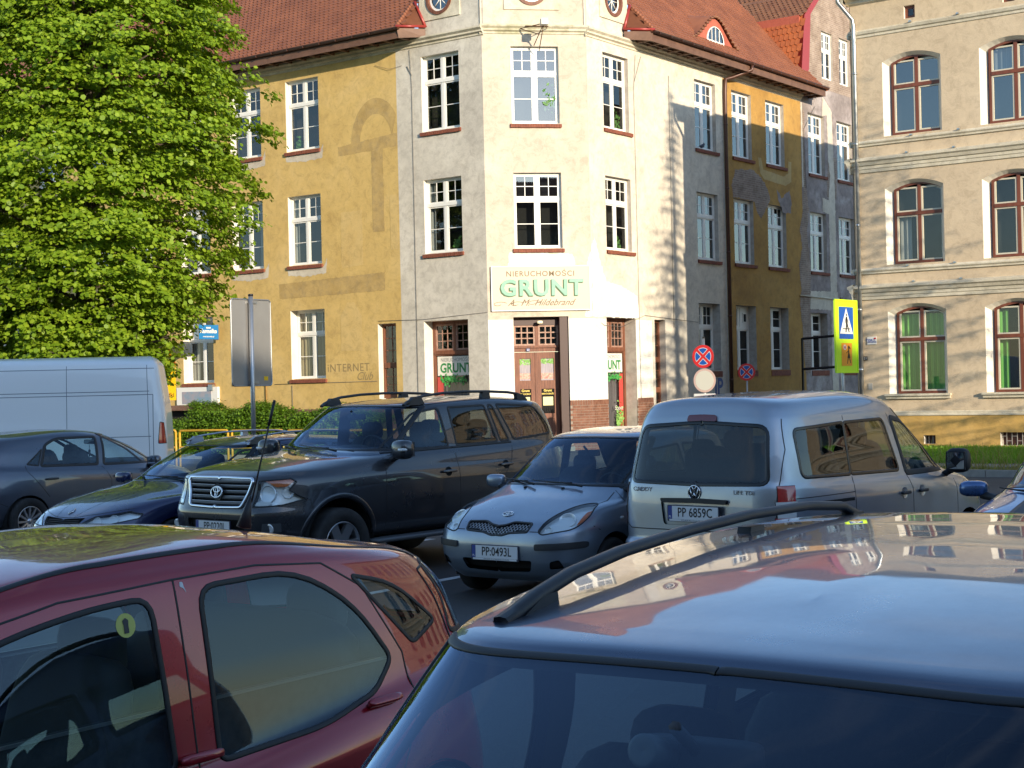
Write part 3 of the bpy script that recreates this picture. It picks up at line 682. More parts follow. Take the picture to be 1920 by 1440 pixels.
# ================================================================ small silver hatchback, front view
def build_yaris():
    c = Car('hatchback', 'small silver hatchback facing the camera beside the silver people carrier', (.886, 15.674), AZ, [
        (1.66, -1.66, .755, 5.5, 5, [(-1.8, .26), (1.8, .20)]),
        (1.75, -1.76, .80, 5.5, 5, .27),
        (1.81, -1.81, .83, 6.5, 4.5, .40),
        (1.82, -1.82, .84, 6.5, 4.5, .52),
        (1.80, -1.81, .84, 6.2, 4.5, [(-1.8, .66), (1.0, .66), (1.8, .645)]),
        (1.735, -1.78, .83, 5.8, 4.5, [(-1.8, .86), (.4, .80), (1.3, .74), (1.735, .725)]),
        (1.58, -1.74, .81, 5.0, 4.5, [(-1.8, .95), (.4, .88), (1.1, .86), (1.6, .79)], .02),
        (1.32, -1.70, .785, 4.2, 4.5, [(-1.8, .99), (.4, .93), (1.34, .885)], .035),
        (.98, -1.66, .785, 3.9, 4.5, [(-1.8, 1.07), (0, .99), (.98, 1.0)], .02),
        (.60, -1.60, .73, 3.9, 4.5, [(-1.8, 1.22), (.6, 1.215)], .015),
        (.20, -1.50, .65, 4.0, 4.5, [(-1.6, 1.42), (-.6, 1.455), (.2, 1.44)], .02),
        (.07, -1.38, .55, 3.8, 4, [(-1.6, 1.47), (-.6, 1.51), (.06, 1.488)], .012),
        (-.10, -1.20, .27, 3, 3, [(-1.3, 1.50), (-.6, 1.54), (-.1, 1.52)]),
        (-.25, -1.05, 0, 3, 3, [(-1.3, 1.51), (-.6, 1.545), (-.25, 1.53)])])
    c.cut('windscreen', 'front', [('v', 0, 8.12), ('v', .72, 8.12), ('v', .60, 10.0), ('v', 0, 10.0)], M_GLW, 'centre', trim=[(.05, .004, M_BLK, 'window_seal')])
    c.cut('rear_window', 'rear', [(0, 1.08), (.60, 1.07), (.50, 1.36), (0, 1.375)], M_GL, 'centre', trim=GT)
    c.cut('door_window', 'side', [(.74, 1.00), (.16, 1.33), (-.36, 1.375), (-.40, 1.0)], M_GL, trim=GT)
    c.cut('rear_door_window', 'side', [(-.48, 1.0), (-.44, 1.375), (-1.0, 1.36), (-1.28, 1.06)], M_GL, trim=GT)
    c.cut('headlight', 'front', [(.455, .665, .05), (.50, .640, .03), (.745, .685, .05), (.765, .80, .08), (.715, .89, .09), (.60, .885, .08), (.49, .79, .06)], M_LENS, inner=(M_REF, .035), trim=[(.012, .003, M_RUB, 'lamp_seal')])
    c.cut('grille', 'front', [(0, .625), (.06, .622, .02), (.15, .648), (.345, .66, .02), (.362, .735, .02), (.16, .742, .03), (.075, .713, .03), (0, .705)], M_VOID, 'centre', r=.015, trim=[(.02, .008, M_PL, 'grille_frame')], off=-.03)
    c.cut('air_intake', 'front', [(0, .285), (.36, .30, .03), (.40, .405, .03), (0, .40)], M_VOID, 'centre', off=-.05)
    c.cut('bumper_vent', 'front', [(.56, .33, .02), (.68, .34, .02), (.66, .42, .02), (.58, .40, .02)], M_VOID, off=-.02)
    c.arch(1.08, .325, .30, None); c.arch(-1.24, .315, .29, None)
    c.finish(P_SILVER2, M_LIN); c.wells((1.08, -1.24), .33, .29, .80, M_VOID); c.underbody(-1.6, 1.5, .55, .2, M_VOID)
    for p in (((.475, .50), (.80, .535)),):
        c.patch('bumper_strip', 'front', [(.44, .50), (.80, .515), (.80, .575), (.44, .557)], M_PL, .004, th=.012, each=True, r=.02)
    g = c.ob['grille'][0]
    for k in range(-8, 22):
        for s_ in (1, -1):
            a = (k*.036, .62); b = (k*.036+s_*.13, .75); pts = []
            for t in np.linspace(0, 1, 14):
                y = a[0]+(b[0]-a[0])*t; z = a[1]+(b[1]-a[1])*t
                if 0 <= y <= .352 and .628+.05*min(1, max(0, (y-.05)/.2)) < z < (.735 if y > .16 else .705+max(0, y-.06)*.3): pts.append((y, z))
            if len(pts) > 1: c.strip('mesh_wire', 'front', [pts[0], pts[-1]], .006, .004, M_CHRD, g, off=-.012)
    oval_badge(c, 'front', (.001, .80), .055, M_CHR)
    lamp_bowls(c, 'headlight', [('front', (.63, .78), .078, .07, 1), ('front', (.535, .695), .033, .04, 1)])
    for o in c.ob['headlight'][:0]: pass
    c.patch('indicator', 'front', [(.735, .72), (.758, .75), (.745, .84), (.72, .83)], M_AMB, -.012, each=True)
    c.shut([[(.68, .965), (.715, .90), (.70, .87)]], M_RUB, .008, 'front')
    c.shut([[(.37, .665), (.47, .665)], [(.80, .70), (.82, .66)]], M_RUB, .008, 'front')
    c.shut([[(.80, .98), (.86, .75), (.86, .32)], [(-.44, .97), (-.46, .35)]], M_RUB, .007)
    c.plate(1.828, .47, 'PP:0493L', PLM, tilt=.02, y=0)
    c.wheel(1.08, .74, .285, .175, .18, 8, (M_TYRE, M_RIM, M_RIMD)); c.wheel(1.08, -.74, .285, .175, .18, 8, (M_TYRE, M_RIM, M_RIMD))
    c.wheel(-1.24, .74, .285, .175, .18, 8, (M_TYRE, M_RIM, M_RIMD)); c.wheel(-1.24, -.74, .285, .175, .18, 8, (M_TYRE, M_RIM, M_RIMD))
    c.seats(.12, -.85, .52, M_INT, 1.16); c.dash(.66, .97, .62, M_INT); c.inner_mirror(.22, 1.30, M_INT, M_MIR)
    c.door_mirror(.66, .84, 1.04, (.065, .10, .065), P_SILVER2, M_PL, M_MIR)
    c.wipers([(.42, 1.0), (-.12, 1.01)], [(-.08, 1.045), (-.56, 1.05)], M_RUB)
    for y in (.22, -.22):
        P, n = c.at('top', (1.02, abs(y)), 1 if y > 0 else -1, .006); mb = MB(); mb.sup(P, (.02, .016, .008), (.7, .7), 6); mb.build('washer_jet', M_RUB, c.root)
    P, n = c.at('side', (.95, .74), 1, .004); mb = MB(); mb.sup(P, (.03, .006, .015), (.7, .7), 6); mb.build('side_repeater', M_WLENS, c.root)
    return c

def wheels(c, xs, y, R, wd, rim, sp, tr='alloy'):
    for x in xs:
        for sd in (1, -1): c.wheel(x, sd*y, R, wd, rim, sp, (M_TYRE, M_RIM, M_RIMD), tr)
# ================================================================ dark off-roader
def build_suv():
    c = Car('off_road_car', 'big dark grey off-road car with roof rails and a chrome grille, facing the camera', (-1.49, 17.75), 219.5, [
        (2.28, -2.34, .86, 6, 6, .44),
        (2.40, -2.44, .93, 6, 6, .50),
        (2.475, -2.49, .965, 5.5, 6, .60),
        (2.49, -2.49, .98, 5.5, 6, .74),
        (2.47, -2.47, .985, 5.2, 6, [(-2.4, .86), (2.47, .84)]),
        (2.42, -2.45, .985, 5.2, 6, [(-2.4, .98), (0, .98), (2.42, .97)]),
        (2.40, -2.44, .975, 5.0, 6, [(-2.4, 1.10), (0, 1.08), (2.4, 1.10)]),
        (2.30, -2.42, .955, 4.6, 6, [(-2.4, 1.18), (0, 1.15), (2.3, 1.165)], .012),
        (1.75, -2.38, .925, 4.6, 6, [(-2.4, 1.27), (0, 1.25), (1.75, 1.235)], .04),
        (1.14, -2.34, .885, 4.2, 6, [(-2.3, 1.35), (1.1, 1.315)], .025),
        (.78, -2.28, .835, 4.2, 5.5, [(-2.2, 1.57), (.8, 1.545)], .02),
        (.38, -2.14, .765, 4.1, 5, [(-2.1, 1.77), (-1, 1.81), (.38, 1.785)], .02),
        (.24, -2.02, .67, 4.1, 4.6, [(-2.0, 1.81), (-1, 1.86), (.24, 1.82)], .012),
        (.0, -1.85, .40, 3.6, 4, [(-1.9, 1.84), (-1, 1.888), (0, 1.86)]),
        (-.15, -1.7, 0, 3, 3, [(-1.7, 1.85), (-1, 1.895), (-.15, 1.875)])])
    c.cut('windscreen', 'front', [('v', 0, 9.1), ('v', .80, 9.1), ('v', .70, 10.97), ('v', 0, 10.97)], M_GLW, 'centre', trim=[(.06, .004, M_BLK, 'window_seal')])
    c.cut('rear_window', 'rear', [(0, 1.32), (.74, 1.32), (.64, 1.70), (0, 1.72)], M_GLD, 'centre', trim=GT)
    for nm, p, g in (('door_window', [(.86, 1.325, .02), (.26, 1.72, .08), (-.09, 1.76), (-.13, 1.33)], M_GL),
                     ('rear_door_window', [(-.27, 1.335), (-.24, 1.765), (-.86, 1.775), (-.99, 1.35)], M_GLD),
                     ('vent_window', [(-1.045, 1.352), (-.925, 1.775), (-1.0, 1.775), (-1.20, 1.358)], M_GLD),
                     ('quarter_window', [(-1.29, 1.365), (-1.08, 1.78), (-1.80, 1.75, .12), (-2.05, 1.50, .12), (-2.06, 1.41, .06)], M_GLD)):
        c.cut(nm, 'side', p, g, trim=[(.026, .004, M_RUB, 'window_seal')])
    c.cut('headlight', 'front', [('front', .54, .83), ('front', .56, 1.09), ('front', .80, 1.11), ('side', 2.17, 1.115), ('side', 2.12, 1.075), ('side', 2.20, 1.0), ('front', .90, .90), ('front', .80, .85), ('front', .70, .84)], M_LENS, inner=(M_REF, .045), trim=[(.014, .003, M_RUB, 'lamp_seal')])
    c.cut('grille', 'front', [(0, .815), (.40, .825, .04), (.495, 1.08, .04), (.48, 1.11, .03), (0, 1.115)], M_VOID, 'centre', off=-.05, trim=[(.030, .022, M_CHR, 'grille_frame')])
    c.cut('air_intake', 'front', [(0, .52), (.42, .52, .03), (.44, .70, .03), (0, .70)], M_VOID, 'centre', off=-.04)
    c.arch(1.62, .46, .42, None); c.arch(-1.23, .46, .42, None)
    c.finish(P_DARK, M_LIN); c.wells((1.62, -1.23), .47, .42, .95, M_VOID); c.underbody(-2.2, 2.1, .7, .34, M_VOID)
    g = c.ob['grille'][0]
    for z in (.865, .92, .975, 1.03, 1.08):
        yy = .40+(z-.825)*.30
        c.strip('grille_bar', 'front', [(0, z), (yy, z+.004)], .030, .022, M_GPL, g, off=-.02); c.strip('grille_bar', 'front', [(0, z+.012), (yy, z+.016)], .009, .027, M_CHRD, g, off=-.02)
    mb = MB(); P, n = c.at('front', (0.001, .965), 1, .02); mb.lathe([(0, .0), (.075, .0), (.085, .008), (.09, 0)], 28, 0, frame((P.x, 0, P.z), (0, 1, 0), (0, 0, 1))); mb.build('emblem_base', M_RUB, g)
    oval_badge(c, 'flat' if 0 else 'front', (.001, .965), .085, M_CHR, g, 1, .036)
    lamp_bowls(c, 'headlight', [('front', (.655, .965), .085, .08, 1), ('front', (.81, .975), .058, .07, 1)])
    c.patch('indicator', 'side', [(2.30, 1.03), (2.36, 1.10), (2.19, 1.115), (2.14, 1.085), (2.22, 1.03)], M_AMB, -.004, each=True)
    c.patch('daytime_lamp', 'front', [(.56, .85), (.57, .885), (.72, .89), (.70, .85)], M_WLENS, -.01, each=True)
    c.patch('fog_lamp', 'front', [(.63, .57), (.79, .58), (.80, .67), (.66, .67)], M_REFD, .003, each=True)
    for sd in (1, -1):
        P, n = c.at('front', (.72, .62), sd, .004); mb = MB(); mb.lathe([(0, .006), (.03, .004), (.045, .012), (.05, 0)], 22, 0, frame(P, Vector((0, 1, 0)), n.cross(Vector((0, 1, 0))), n)); mb.build('fog_lamp', M_REF, c.root)
    c.shut([[(.93, 1.255), (.97, 1.05), (.97, .50)], [(-.195, 1.255), (-.21, .9), (-.215, .48)], [(-1.21, 1.29), (-1.15, 1.15), (-.98, .95), (-.90, .75), (-.86, .48)], [(.97, .50), (-.86, .48)], [(2.1, .86), (2.0, .90), (1.98, .80)]], M_RUB, .009)
    c.shut([[(0, 1.125), (.5, 1.12)]], M_RUB, .008, 'front')
    c.strip('belt_moulding', 'side', [(.88, 1.302), (-1.22, 1.335)], .022, .008, M_RUB)
    c.strip('wheel_arch_moulding', 'side', [(1.62+.49*cos(a), .42+.49*sin(a)) for a in np.linspace(-.15, pi+.15, 22)], .05, .012, P_DARK)
    c.strip('wheel_arch_moulding', 'side', [(-1.23+.49*cos(a), .42+.49*sin(a)) for a in np.linspace(-.15, pi+.15, 22)], .05, .012, P_DARK)
    mb = MB()
    for sd in (1, -1): mb.sup((.2, sd*.98, .40), (1.05, .10, .025), (.3, .2), 6)
    mb.build('running_board', M_GPL, c.root)
    c.plate(2.515, .625, 'PP:0220J', PLM, tilt=0)
    wheels(c, (1.62, -1.23), .86, .39, .27, .25, 6)
    c.seats(.15, -.85, .82, M_INT, 1.50, .38, True, .15); c.dash(.85, 1.32, .72, M_INT, .38, None, .2); c.inner_mirror(.42, 1.68, M_INT, M_MIR)
    c.door_mirror(.80, 1.06, 1.34, (.09, .125, .105), P_DARK, M_PL, M_MIR, .06, lens=M_WLENS)
    c.handle([(-.02, 1.06), (-1.02, 1.085)], P_DARK, M_VOID, .12)
    c.wipers([(.50, 1.31), (-.10, 1.32)], [(-.12, 1.36), (-.66, 1.36)], M_RUB)
    z = lambda x: 1.925-.035*abs((x+.7)/1.0)**2.2
    xs = [.34, .28, .18, .02, -.3, -.7, -1.1, -1.45, -1.62, -1.74, -1.80]; zz = [1.80, 1.835, 1.87, 1.90, 1.925, 1.935, 1.93, 1.915, 1.895, 1.86, 1.81]
    rail(c, 'roof_rail', [(x, .655, q) for x, q in zip(xs, zz)], .026, .016, M_PL, [((-.95, -1.12), (-.98, -1.09), 1.93, 1.82, .655), ((.30, .02), (.2, .08), 1.89, 1.80, .655), ((-1.62, -1.80), (-1.60, -1.72), 1.89, 1.78, .655)])
    return c
# ================================================================ navy estate
def build_navy():
    c = Car('estate_car', 'navy blue estate car with pale roof rails, parked left of the dark off-road car', (-3.50, 18.6), 218.5, [
        (2.16, -2.2, .80, 5, 5, .22), (2.27, -2.3, .85, 5, 5, .30), (2.34, -2.35, .88, 4.6, 5, .42), (2.34, -2.35, .885, 4.4, 5, .55),
        (2.28, -2.33, .885, 4.2, 5, [(-2.3, .78), (0, .72), (2.28, .64)]),
        (2.20, -2.3, .872, 4.0, 5, [(-2.3, .88), (1.2, .80), (2.2, .70)]),
        (2.02, -2.29, .85, 3.8, 5, [(-2.3, .93), (1.2, .86), (2.02, .765)], .02),
        (1.60, -2.28, .81, 3.5, 5, [(-2.3, .98), (0, .92), (1.6, .87)], .035),
        (1.10, -2.25, .765, 3.3, 5, [(-2.3, 1.02), (1.1, .965)], .025),
        (.72, -2.15, .71, 3.3, 4.5, [(-2, 1.2), (.7, 1.17)], .015),
        (.26, -1.95, .62, 3.6, 4.5, [(-1.95, 1.34), (-.6, 1.385), (.26, 1.35)], .02),
        (.10, -1.85, .52, 3.6, 4.2, [(-1.85, 1.38), (-.6, 1.43), (.1, 1.395)], .012),
        (-.1, -1.7, .28, 3.2, 3.5, [(-1.7, 1.41), (-.6, 1.455), (-.1, 1.435)]), (-.2, -1.6, 0, 3, 3, [(-1.6, 1.42), (-.6, 1.46), (-.2, 1.445)])])
    c.cut('windscreen', 'front', [('v', 0, 8.1), ('v', .69, 8.1), ('v', .57, 10.0), ('v', 0, 10.0)], M_GLW, 'centre', trim=[(.05, .004, M_BLK, 'window_seal')])
    c.cut('rear_window', 'rear', [(0, 1.06), (.60, 1.06), (.50, 1.32), (0, 1.33)], M_GL, 'centre', trim=GT)
    c.cut('door_window', 'side', [(.82, .985), (.20, 1.30), (-.28, 1.345), (-.30, 1.0)], M_GL, trim=GT); c.cut('rear_door_window', 'side', [(-.38, 1.0), (-.36, 1.345), (-1.1, 1.34), (-1.25, 1.03)], M_GL, trim=GT)
    c.cut('quarter_window', 'side', [(-1.36, 1.04), (-1.2, 1.335), (-1.75, 1.31, .06), (-2.0, 1.10)], M_GL, trim=GT)
    c.cut('headlight', 'front', [('front', .30, .575), ('front', .55, .59), ('side', 1.86, .655), ('side', 1.80, .70), ('front', .70, .735), ('front', .46, .69)], M_LENS, inner=(M_REF, .03), trim=[(.010, .003, M_RUB, 'lamp_seal')])
    c.cut('grille', 'front', [(0, .545), (.20, .55, .02), (.29, .585, .02), (.345, .675, .02), (0, .655)], M_VOID, 'centre', off=-.03)
    c.cut('air_intake', 'front', [(0, .27), (.5, .28, .03), (.55, .36, .03), (0, .36)], M_VOID, 'centre', off=-.04)
    c.arch(1.42, .335, .31, None); c.arch(-1.33, .335, .31, None)
    c.finish(P_NAVY, M_LIN); c.wells((1.42, -1.33), .34, .31, .85, M_VOID); c.underbody(-2, 1.9, .6, .2, M_VOID)
    g = c.ob['grille'][0]
    for z in (.572, .592, .612, .632, .65): c.strip('grille_bar', 'front', [(0, z-.003), (.27, z)], .008, .012, M_PL, g, off=-.02)
    mb = MB(); P, n = c.at('front', (.001, .725), 1, .006); M = frame((P.x, 0, P.z), (0, 1, 0), Vector((n.x, 0, n.z)).cross(Vector((0, 1, 0)))); q = [M @ Vector(p) for p in ((0, .05, 0), (.032, 0, 0), (0, -.05, 0), (-.032, 0, 0), (0, .05, 0))]
    mb.tube(q, .007, 6); mb.tube([M @ Vector((.02, .02, 0)), M @ Vector((.0, -.018, 0))], .005, 6); mb.build('emblem', M_CHR, c.root)
    lamp_bowls(c, 'headlight', [('front', (.50, .65), .05, .05, 1), ('front', (.64, .67), .05, .05, 1), ('front', (.77, .69), .035, .04, 1)])
    c.shut([[(0, .668), (.16, .672), (.34, .70), (.46, .715), (.70, .76)], [(.15, .67), (.24, .80), (.36, .93)]], M_RUB, .007, 'front')
    c.strip('bumper_strip', 'front', [(.42, .475), (.86, .50)], .02, .008, M_CHRD)
    c.shut([[(.86, .97), (.95, .7), (.93, .3)], [(-.34, .97), (-.36, .3)]], M_RUB, .007)
    c.plate(2.355, .425, 'PP:5182M', PLM)
    wheels(c, (1.42, -1.33), .78, .31, .2, .2, 7)
    c.seats(.15, -.85, .55, M_INT, 1.14); c.dash(.72, .97, .64, M_INT); c.inner_mirror(.3, 1.27, M_INT, M_MIR)
    c.door_mirror(.75, .93, 1.0, (.07, .10, .065), P_NAVY, M_PL, M_MIR)
    c.wipers([(.48, .99), (-.12, 1.0)], [(-.06, 1.03), (-.56, 1.03)], M_RUB)
    rail(c, 'roof_rail', [(x, .545, q) for x, q in zip([.10, 0, -.12, -.5, -1.0, -1.4, -1.62, -1.75], [1.40, 1.44, 1.465, 1.495, 1.50, 1.485, 1.455, 1.40])], .022, .011, M_CHRD, [((.08, -.18), (-.02, -.14), 1.46, 1.37, .545), ((-.78, -.90), (-.8, -.88), 1.49, 1.40, .545), ((-1.55, -1.75), (-1.52, -1.68), 1.45, 1.34, .545)])
    return c
# ================================================================ grey hatchback seen from behind
def build_grey():
    c = Car('hatchback', 'dark steel grey hatchback seen from its rear right side at the left edge', (-6.456, 22.366), 36.2, [
        (1.95, -1.98, .80, 5, 5, .26), (2.05, -2.06, .85, 5, 5, .38), (2.1, -2.11, .875, 4.5, 4.6, .52), (2.09, -2.11, .88, 4.2, 4.4, .68),
        (2.0, -2.08, .878, 3.9, 4.0, [(-2.1, .88), (0, .83), (2, .76)]), (1.85, -2.03, .855, 3.6, 3.8, [(-2, .99), (0, .93), (1.85, .84)], .02),
        (1.30, -1.96, .80, 3.3, 3.6, [(-1.95, 1.07), (0, 1.0), (1.35, .98)], .03), (.90, -1.85, .735, 3.3, 3.6, [(-1.8, 1.26), (.9, 1.21)], .02),
        (.34, -1.66, .64, 3.6, 3.6, [(-1.66, 1.39), (-.4, 1.45), (.35, 1.42)], .02), (.2, -1.55, .53, 3.6, 3.6, [(-1.55, 1.435), (-.4, 1.50), (.2, 1.465)], .012),
        (0, -1.35, .28, 3, 3, [(-1.35, 1.475), (-.4, 1.52), (0, 1.50)]), (-.15, -1.2, 0, 3, 3, [(-1.2, 1.485), (-.4, 1.525), (-.15, 1.515)])])
    c.cut('windscreen', 'front', [('v', 0, 6.1), ('v', .70, 6.1), ('v', .58, 8.0), ('v', 0, 8.0)], M_GLW, 'centre', trim=[(.05, .004, M_BLK, 'window_seal')])
    c.cut('rear_window', 'rear', [(0, 1.12), (.60, 1.12), (.50, 1.38), (0, 1.40)], M_GL, 'centre', trim=GT)
    c.cut('door_window', 'side', [(1.08, 1.0, .02), (.40, 1.335, .12), (.10, 1.40, .05), (.02, 1.015)], M_GL, trim=[(.04, .004, M_RUB, 'window_seal')])
    c.cut('rear_door_window', 'side', [(-.09, 1.02), (-.02, 1.405), (-.72, 1.405, .14), (-.92, 1.32, .06), (-1.04, 1.045)], M_GL, trim=[(.04, .004, M_RUB, 'window_seal')])
    c.cut('vent_window', 'side', [(-1.08, 1.05), (-.98, 1.27), (-1.25, 1.075)], M_GL, r=.015, trim=[(.02, .004, M_RUB, 'window_seal')])
    c.cut('taillight', 'rear', [('rear', .60, .84), ('rear', .62, 1.0), ('side', -1.88, 1.0), ('side', -1.78, .93), ('side', -1.90, .84)], M_RED)
    c.arch(1.3, .34, .32, None); c.arch(-1.30, .345, .32, None)
    c.finish(P_GREY, M_LIN); c.wells((1.3, -1.30), .35, .32, .85, M_VOID); c.underbody(-1.9, 1.9, .6, .2, M_VOID)
    c.shut([[(-.03, .99), (.08, .80), (.08, .30)], [(-1.28, 1.06), (-1.28, .98), (-1.05, .72), (-.97, .62)], [(1.16, .98), (1.08, .7), (1.08, .3)], [(-1.75, .60), (-1.60, .53)]], M_RUB, .008)
    c.handle([(-.93, .865), (.22, .84)], M_PL, None, .10)
    wheels(c, (1.3, -1.30), .80, .315, .2, .205, 12, 'steel')
    c.seats(.15, -.80, .6, M_INT, 1.20, .36, True, .13); c.dash(.78, 1.0, .68, M_INT); c.inner_mirror(.42, 1.31, M_INT, M_MIR)
    mb = MB(); mb.tube([(.40, 0, 1.27), (.40, 0, 1.20)], .003, 5); mb.sup((.40, 0, 1.17), (.018, .012, .03), (.8, .8), 6); mb.sup((.40, 0, 1.12), (.012, .012, .03), (.8, .8), 6); mb.build('mirror_charm', M_INT, c.root)
    c.door_mirror(.82, .93, 1.03, (.07, .10, .07), P_GREY, M_PL, M_MIR)
    return c
# ================================================================ silver people carrier, rear view
def build_carrier():
    c = Car('people_carrier', 'silver high-roofed people carrier seen from behind with its tailgate towards the camera', (2.99, 15.02), 41.5, [
        (2.05, -2.10, .80, 5, 8, .26), (2.14, -2.19, .85, 5, 9, .34), (2.2, -2.22, .885, 4.6, 9, .44), (2.2, -2.22, .895, 4.4, 9, .56),
        (2.16, -2.17, .90, 4.2, 9, [(-2.2, .62), (2.1, .70)]),
        (2.08, -2.165, .90, 3.9, 9, [(-2.2, .90), (0, .90), (2.1, .82)]), (1.92, -2.15, .885, 3.5, 9, [(-2.2, 1.06), (1, 1.0), (1.92, .93)], .02),
        (1.45, -2.13, .865, 3.3, 9, [(-2.1, 1.13), (.8, 1.07), (1.45, 1.06)], .03), (.98, -2.075, .825, 3.5, 9, [(-2, 1.38), (.95, 1.33)], .02),
        (.42, -2.0, .765, 3.8, 8, [(-2, 1.68), (-.5, 1.70), (.4, 1.67)], .02), (.27, -1.95, .69, 3.8, 7, [(-1.9, 1.79), (-.6, 1.815), (.27, 1.77)], .012),
        (.05, -1.88, .42, 3.5, 5, [(-1.85, 1.845), (-.6, 1.88), (.05, 1.84)]), (-.1, -1.8, 0, 3, 3, [(-1.8, 1.855), (-.6, 1.89), (-.1, 1.86)])])
    c.cut('windscreen', 'front', [('v', 0, 8-.88+.02), ('v', .77, 7.14), ('v', .68, 9.0), ('v', 0, 9.0)], M_GLW, 'centre', trim=[(.05, .004, M_BLK, 'window_seal')])
    c.cut('rear_window', 'rear', [(0, 1.10), (.71, 1.115, .07), (.65, 1.60, .09), (0, 1.635)], M_GLD, 'centre', trim=[(.035, .003, M_BLK, 'window_seal')])
    c.cut('door_window', 'side', [(.98, 1.085, .02), (.60, 1.40, .1), (.20, 1.585, .1), (-.06, 1.615), (.06, 1.095)], M_GL, trim=[(.055, .005, M_RUB, 'window_seal')])
    c.cut('side_window', 'side', [(-1.78, 1.155, .07), (-1.80, 1.565, .06), (-.98, 1.60), (-.98, 1.14)], M_GLD, trim=[(.03, .003, M_BLK, 'window_seal')])
    c.cut('sliding_door_window', 'side', [(-.965, 1.14), (-.965, 1.60), (-.24, 1.61, .06), (-.07, 1.125, .05)], M_GLD, trim=[(.03, .003, M_BLK, 'window_seal')])
    for nm, z0, z1, m in (('taillight', .965, 1.095, M_RED), ('reversing_lamp', .83, .965, M_WLENS), ('taillight', .715, .83, M_RED)):
        c.cut(nm, 'rear', [('rear', .785, z0), ('rear', .77, z1), ('side', -1.90, z1), ('side', -1.92, z0)], m, r=.001, trim=[(.010, .004, M_RUB, 'lamp_seal')], off=.008)
    c.cut('plate_recess', 'rear', [(0, .745), (.33, .745, .03), (.36, .955, .03), (0, .96)], P_SILVER, 'centre', off=-.022)
    c.arch(1.33, .355, .32, None); c.arch(-1.35, .355, .32, None)
    c.finish(P_SILVER, M_LIN); c.wells((1.33, -1.35), .36, .32, .87, M_VOID); c.underbody(-2, 1.9, .6, .22, M_VOID)
    c.shut([[(0, .70), (.70, .70), (.775, .74), (.782, 1.14), (.775, 1.40), (.72, 1.66)]], M_RUB, .009, 'rear')
    c.shut([[(-.965, 1.62), (-.965, 1.66)], [(-.965, 1.12), (-.965, .30)], [(-.12, 1.66), (.05, 1.08), (.12, .95), (.13, .30)], [(1.02, 1.06), (1.08, .9), (1.05, .30)], [(-.965, .985), (-1.9, .985)]], M_RUB, .008)
    c.strip('door_track', 'side', [(-.99, .925), (-1.88, .93)], .028, .003, M_VOID)
    c.strip('side_moulding', 'side', [(1.03, .47), (-.92, .47)], .055, .016, M_PL)
    c.handle([(.30, .915), (-.05, .915)], M_PL, P_SILVER, .085)
    mb = MB(); P, n = c.at('side', (1.18, .86), -1, .003); mb.lathe([(0, .006), (.02, .006), (.024, 0)], 16, 0, frame(P, (1, 0, 0), n.cross(Vector((1, 0, 0))), n)); mb.build('side_repeater', M_CHRD, c.root)
    c.patch('number_plate_canopy', 'rear', [(0, .94), (.335, .935, .02), (.35, .975, .03), (0, .983)], M_RUB, .0, th=.03)
    c.patch('high_brake_lamp', 'rear', [(0, 1.645), (.155, 1.64, .02), (.145, 1.695, .02), (0, 1.70)], M_REDD, .002, th=.012)
    P, n = c.at('rear', (.001, 1.03), 1, .004); mb = MB(); M = frame((P.x, 0, P.z), (0, -1, 0), (0, 0, 1)); n_ = 26
    mb.tube([M @ Vector((.062*cos(2*pi*i/n_), .062*sin(2*pi*i/n_), .004)) for i in range(n_+1)], .0055, 6, 0, False)
    for a, b in (((-.045, .042), (-.018, -.05)), ((-.018, -.05), (0, 0)), ((0, 0), (.018, -.05)), ((.018, -.05), (.045, .042)), ((-.022, .057), (0, .012)), ((0, .012), (.022, .057))):
        mb.tube([M @ Vector((*a, .005)), M @ Vector((*b, .005))], .005, 6)
    e = mb.build('emblem', M_CHR, c.root); d = MB(); d.lathe([(0, .0015), (.066, .0015), (.067, 0)], 26, 0, M); d.build('emblem_base', M_RUB, e)
    for txt, y, z, sz in (('CADDY', .56, 1.045, .052), ('LIFE TDI', -.50, 1.04, .050)):
        P, n = c.at('rear', (abs(y), z), 1 if y > 0 else -1, .004); put_text('model_lettering', txt, M_CHR, frame(P, (0, -1, 0), (0, 0, 1)), sz, c.root, bold=.0008, xs=1.15, depth=.002)
    P, n = c.at('rear', (.001, .88), 1); c.plate(P.x-.022, .855, 'PP 6859C', PLM, front=False)
    P, n = c.at('rear', (.10, .70), 1, .01); mb = MB(); mb.sup((P.x, 0, .745), (.02, .10, .012), (.5, .5), 6); mb.build('tailgate_grip', M_RUB, c.root)
    wheels(c, (1.33, -1.35), .79, .315, .2, .2, 10)
    c.seats(.30, -.55, .78, M_INT, 1.42, .38, True, .14); c.seats(-1.1, -1.6, .78, M_INT, 1.36, .38, False, .12); c.dash(.95, 1.12, .70, M_INT)
    c.door_mirror(.86, 1.0, 1.17, (.085, .115, .12), M_RUB, M_PL, M_MIR, .05)
    c.inner_mirror(.5, 1.52, M_INT, M_MIR)
    c.wipers([(.30, 1.11)], [(-.3, 1.14)], M_RUB)
    return c
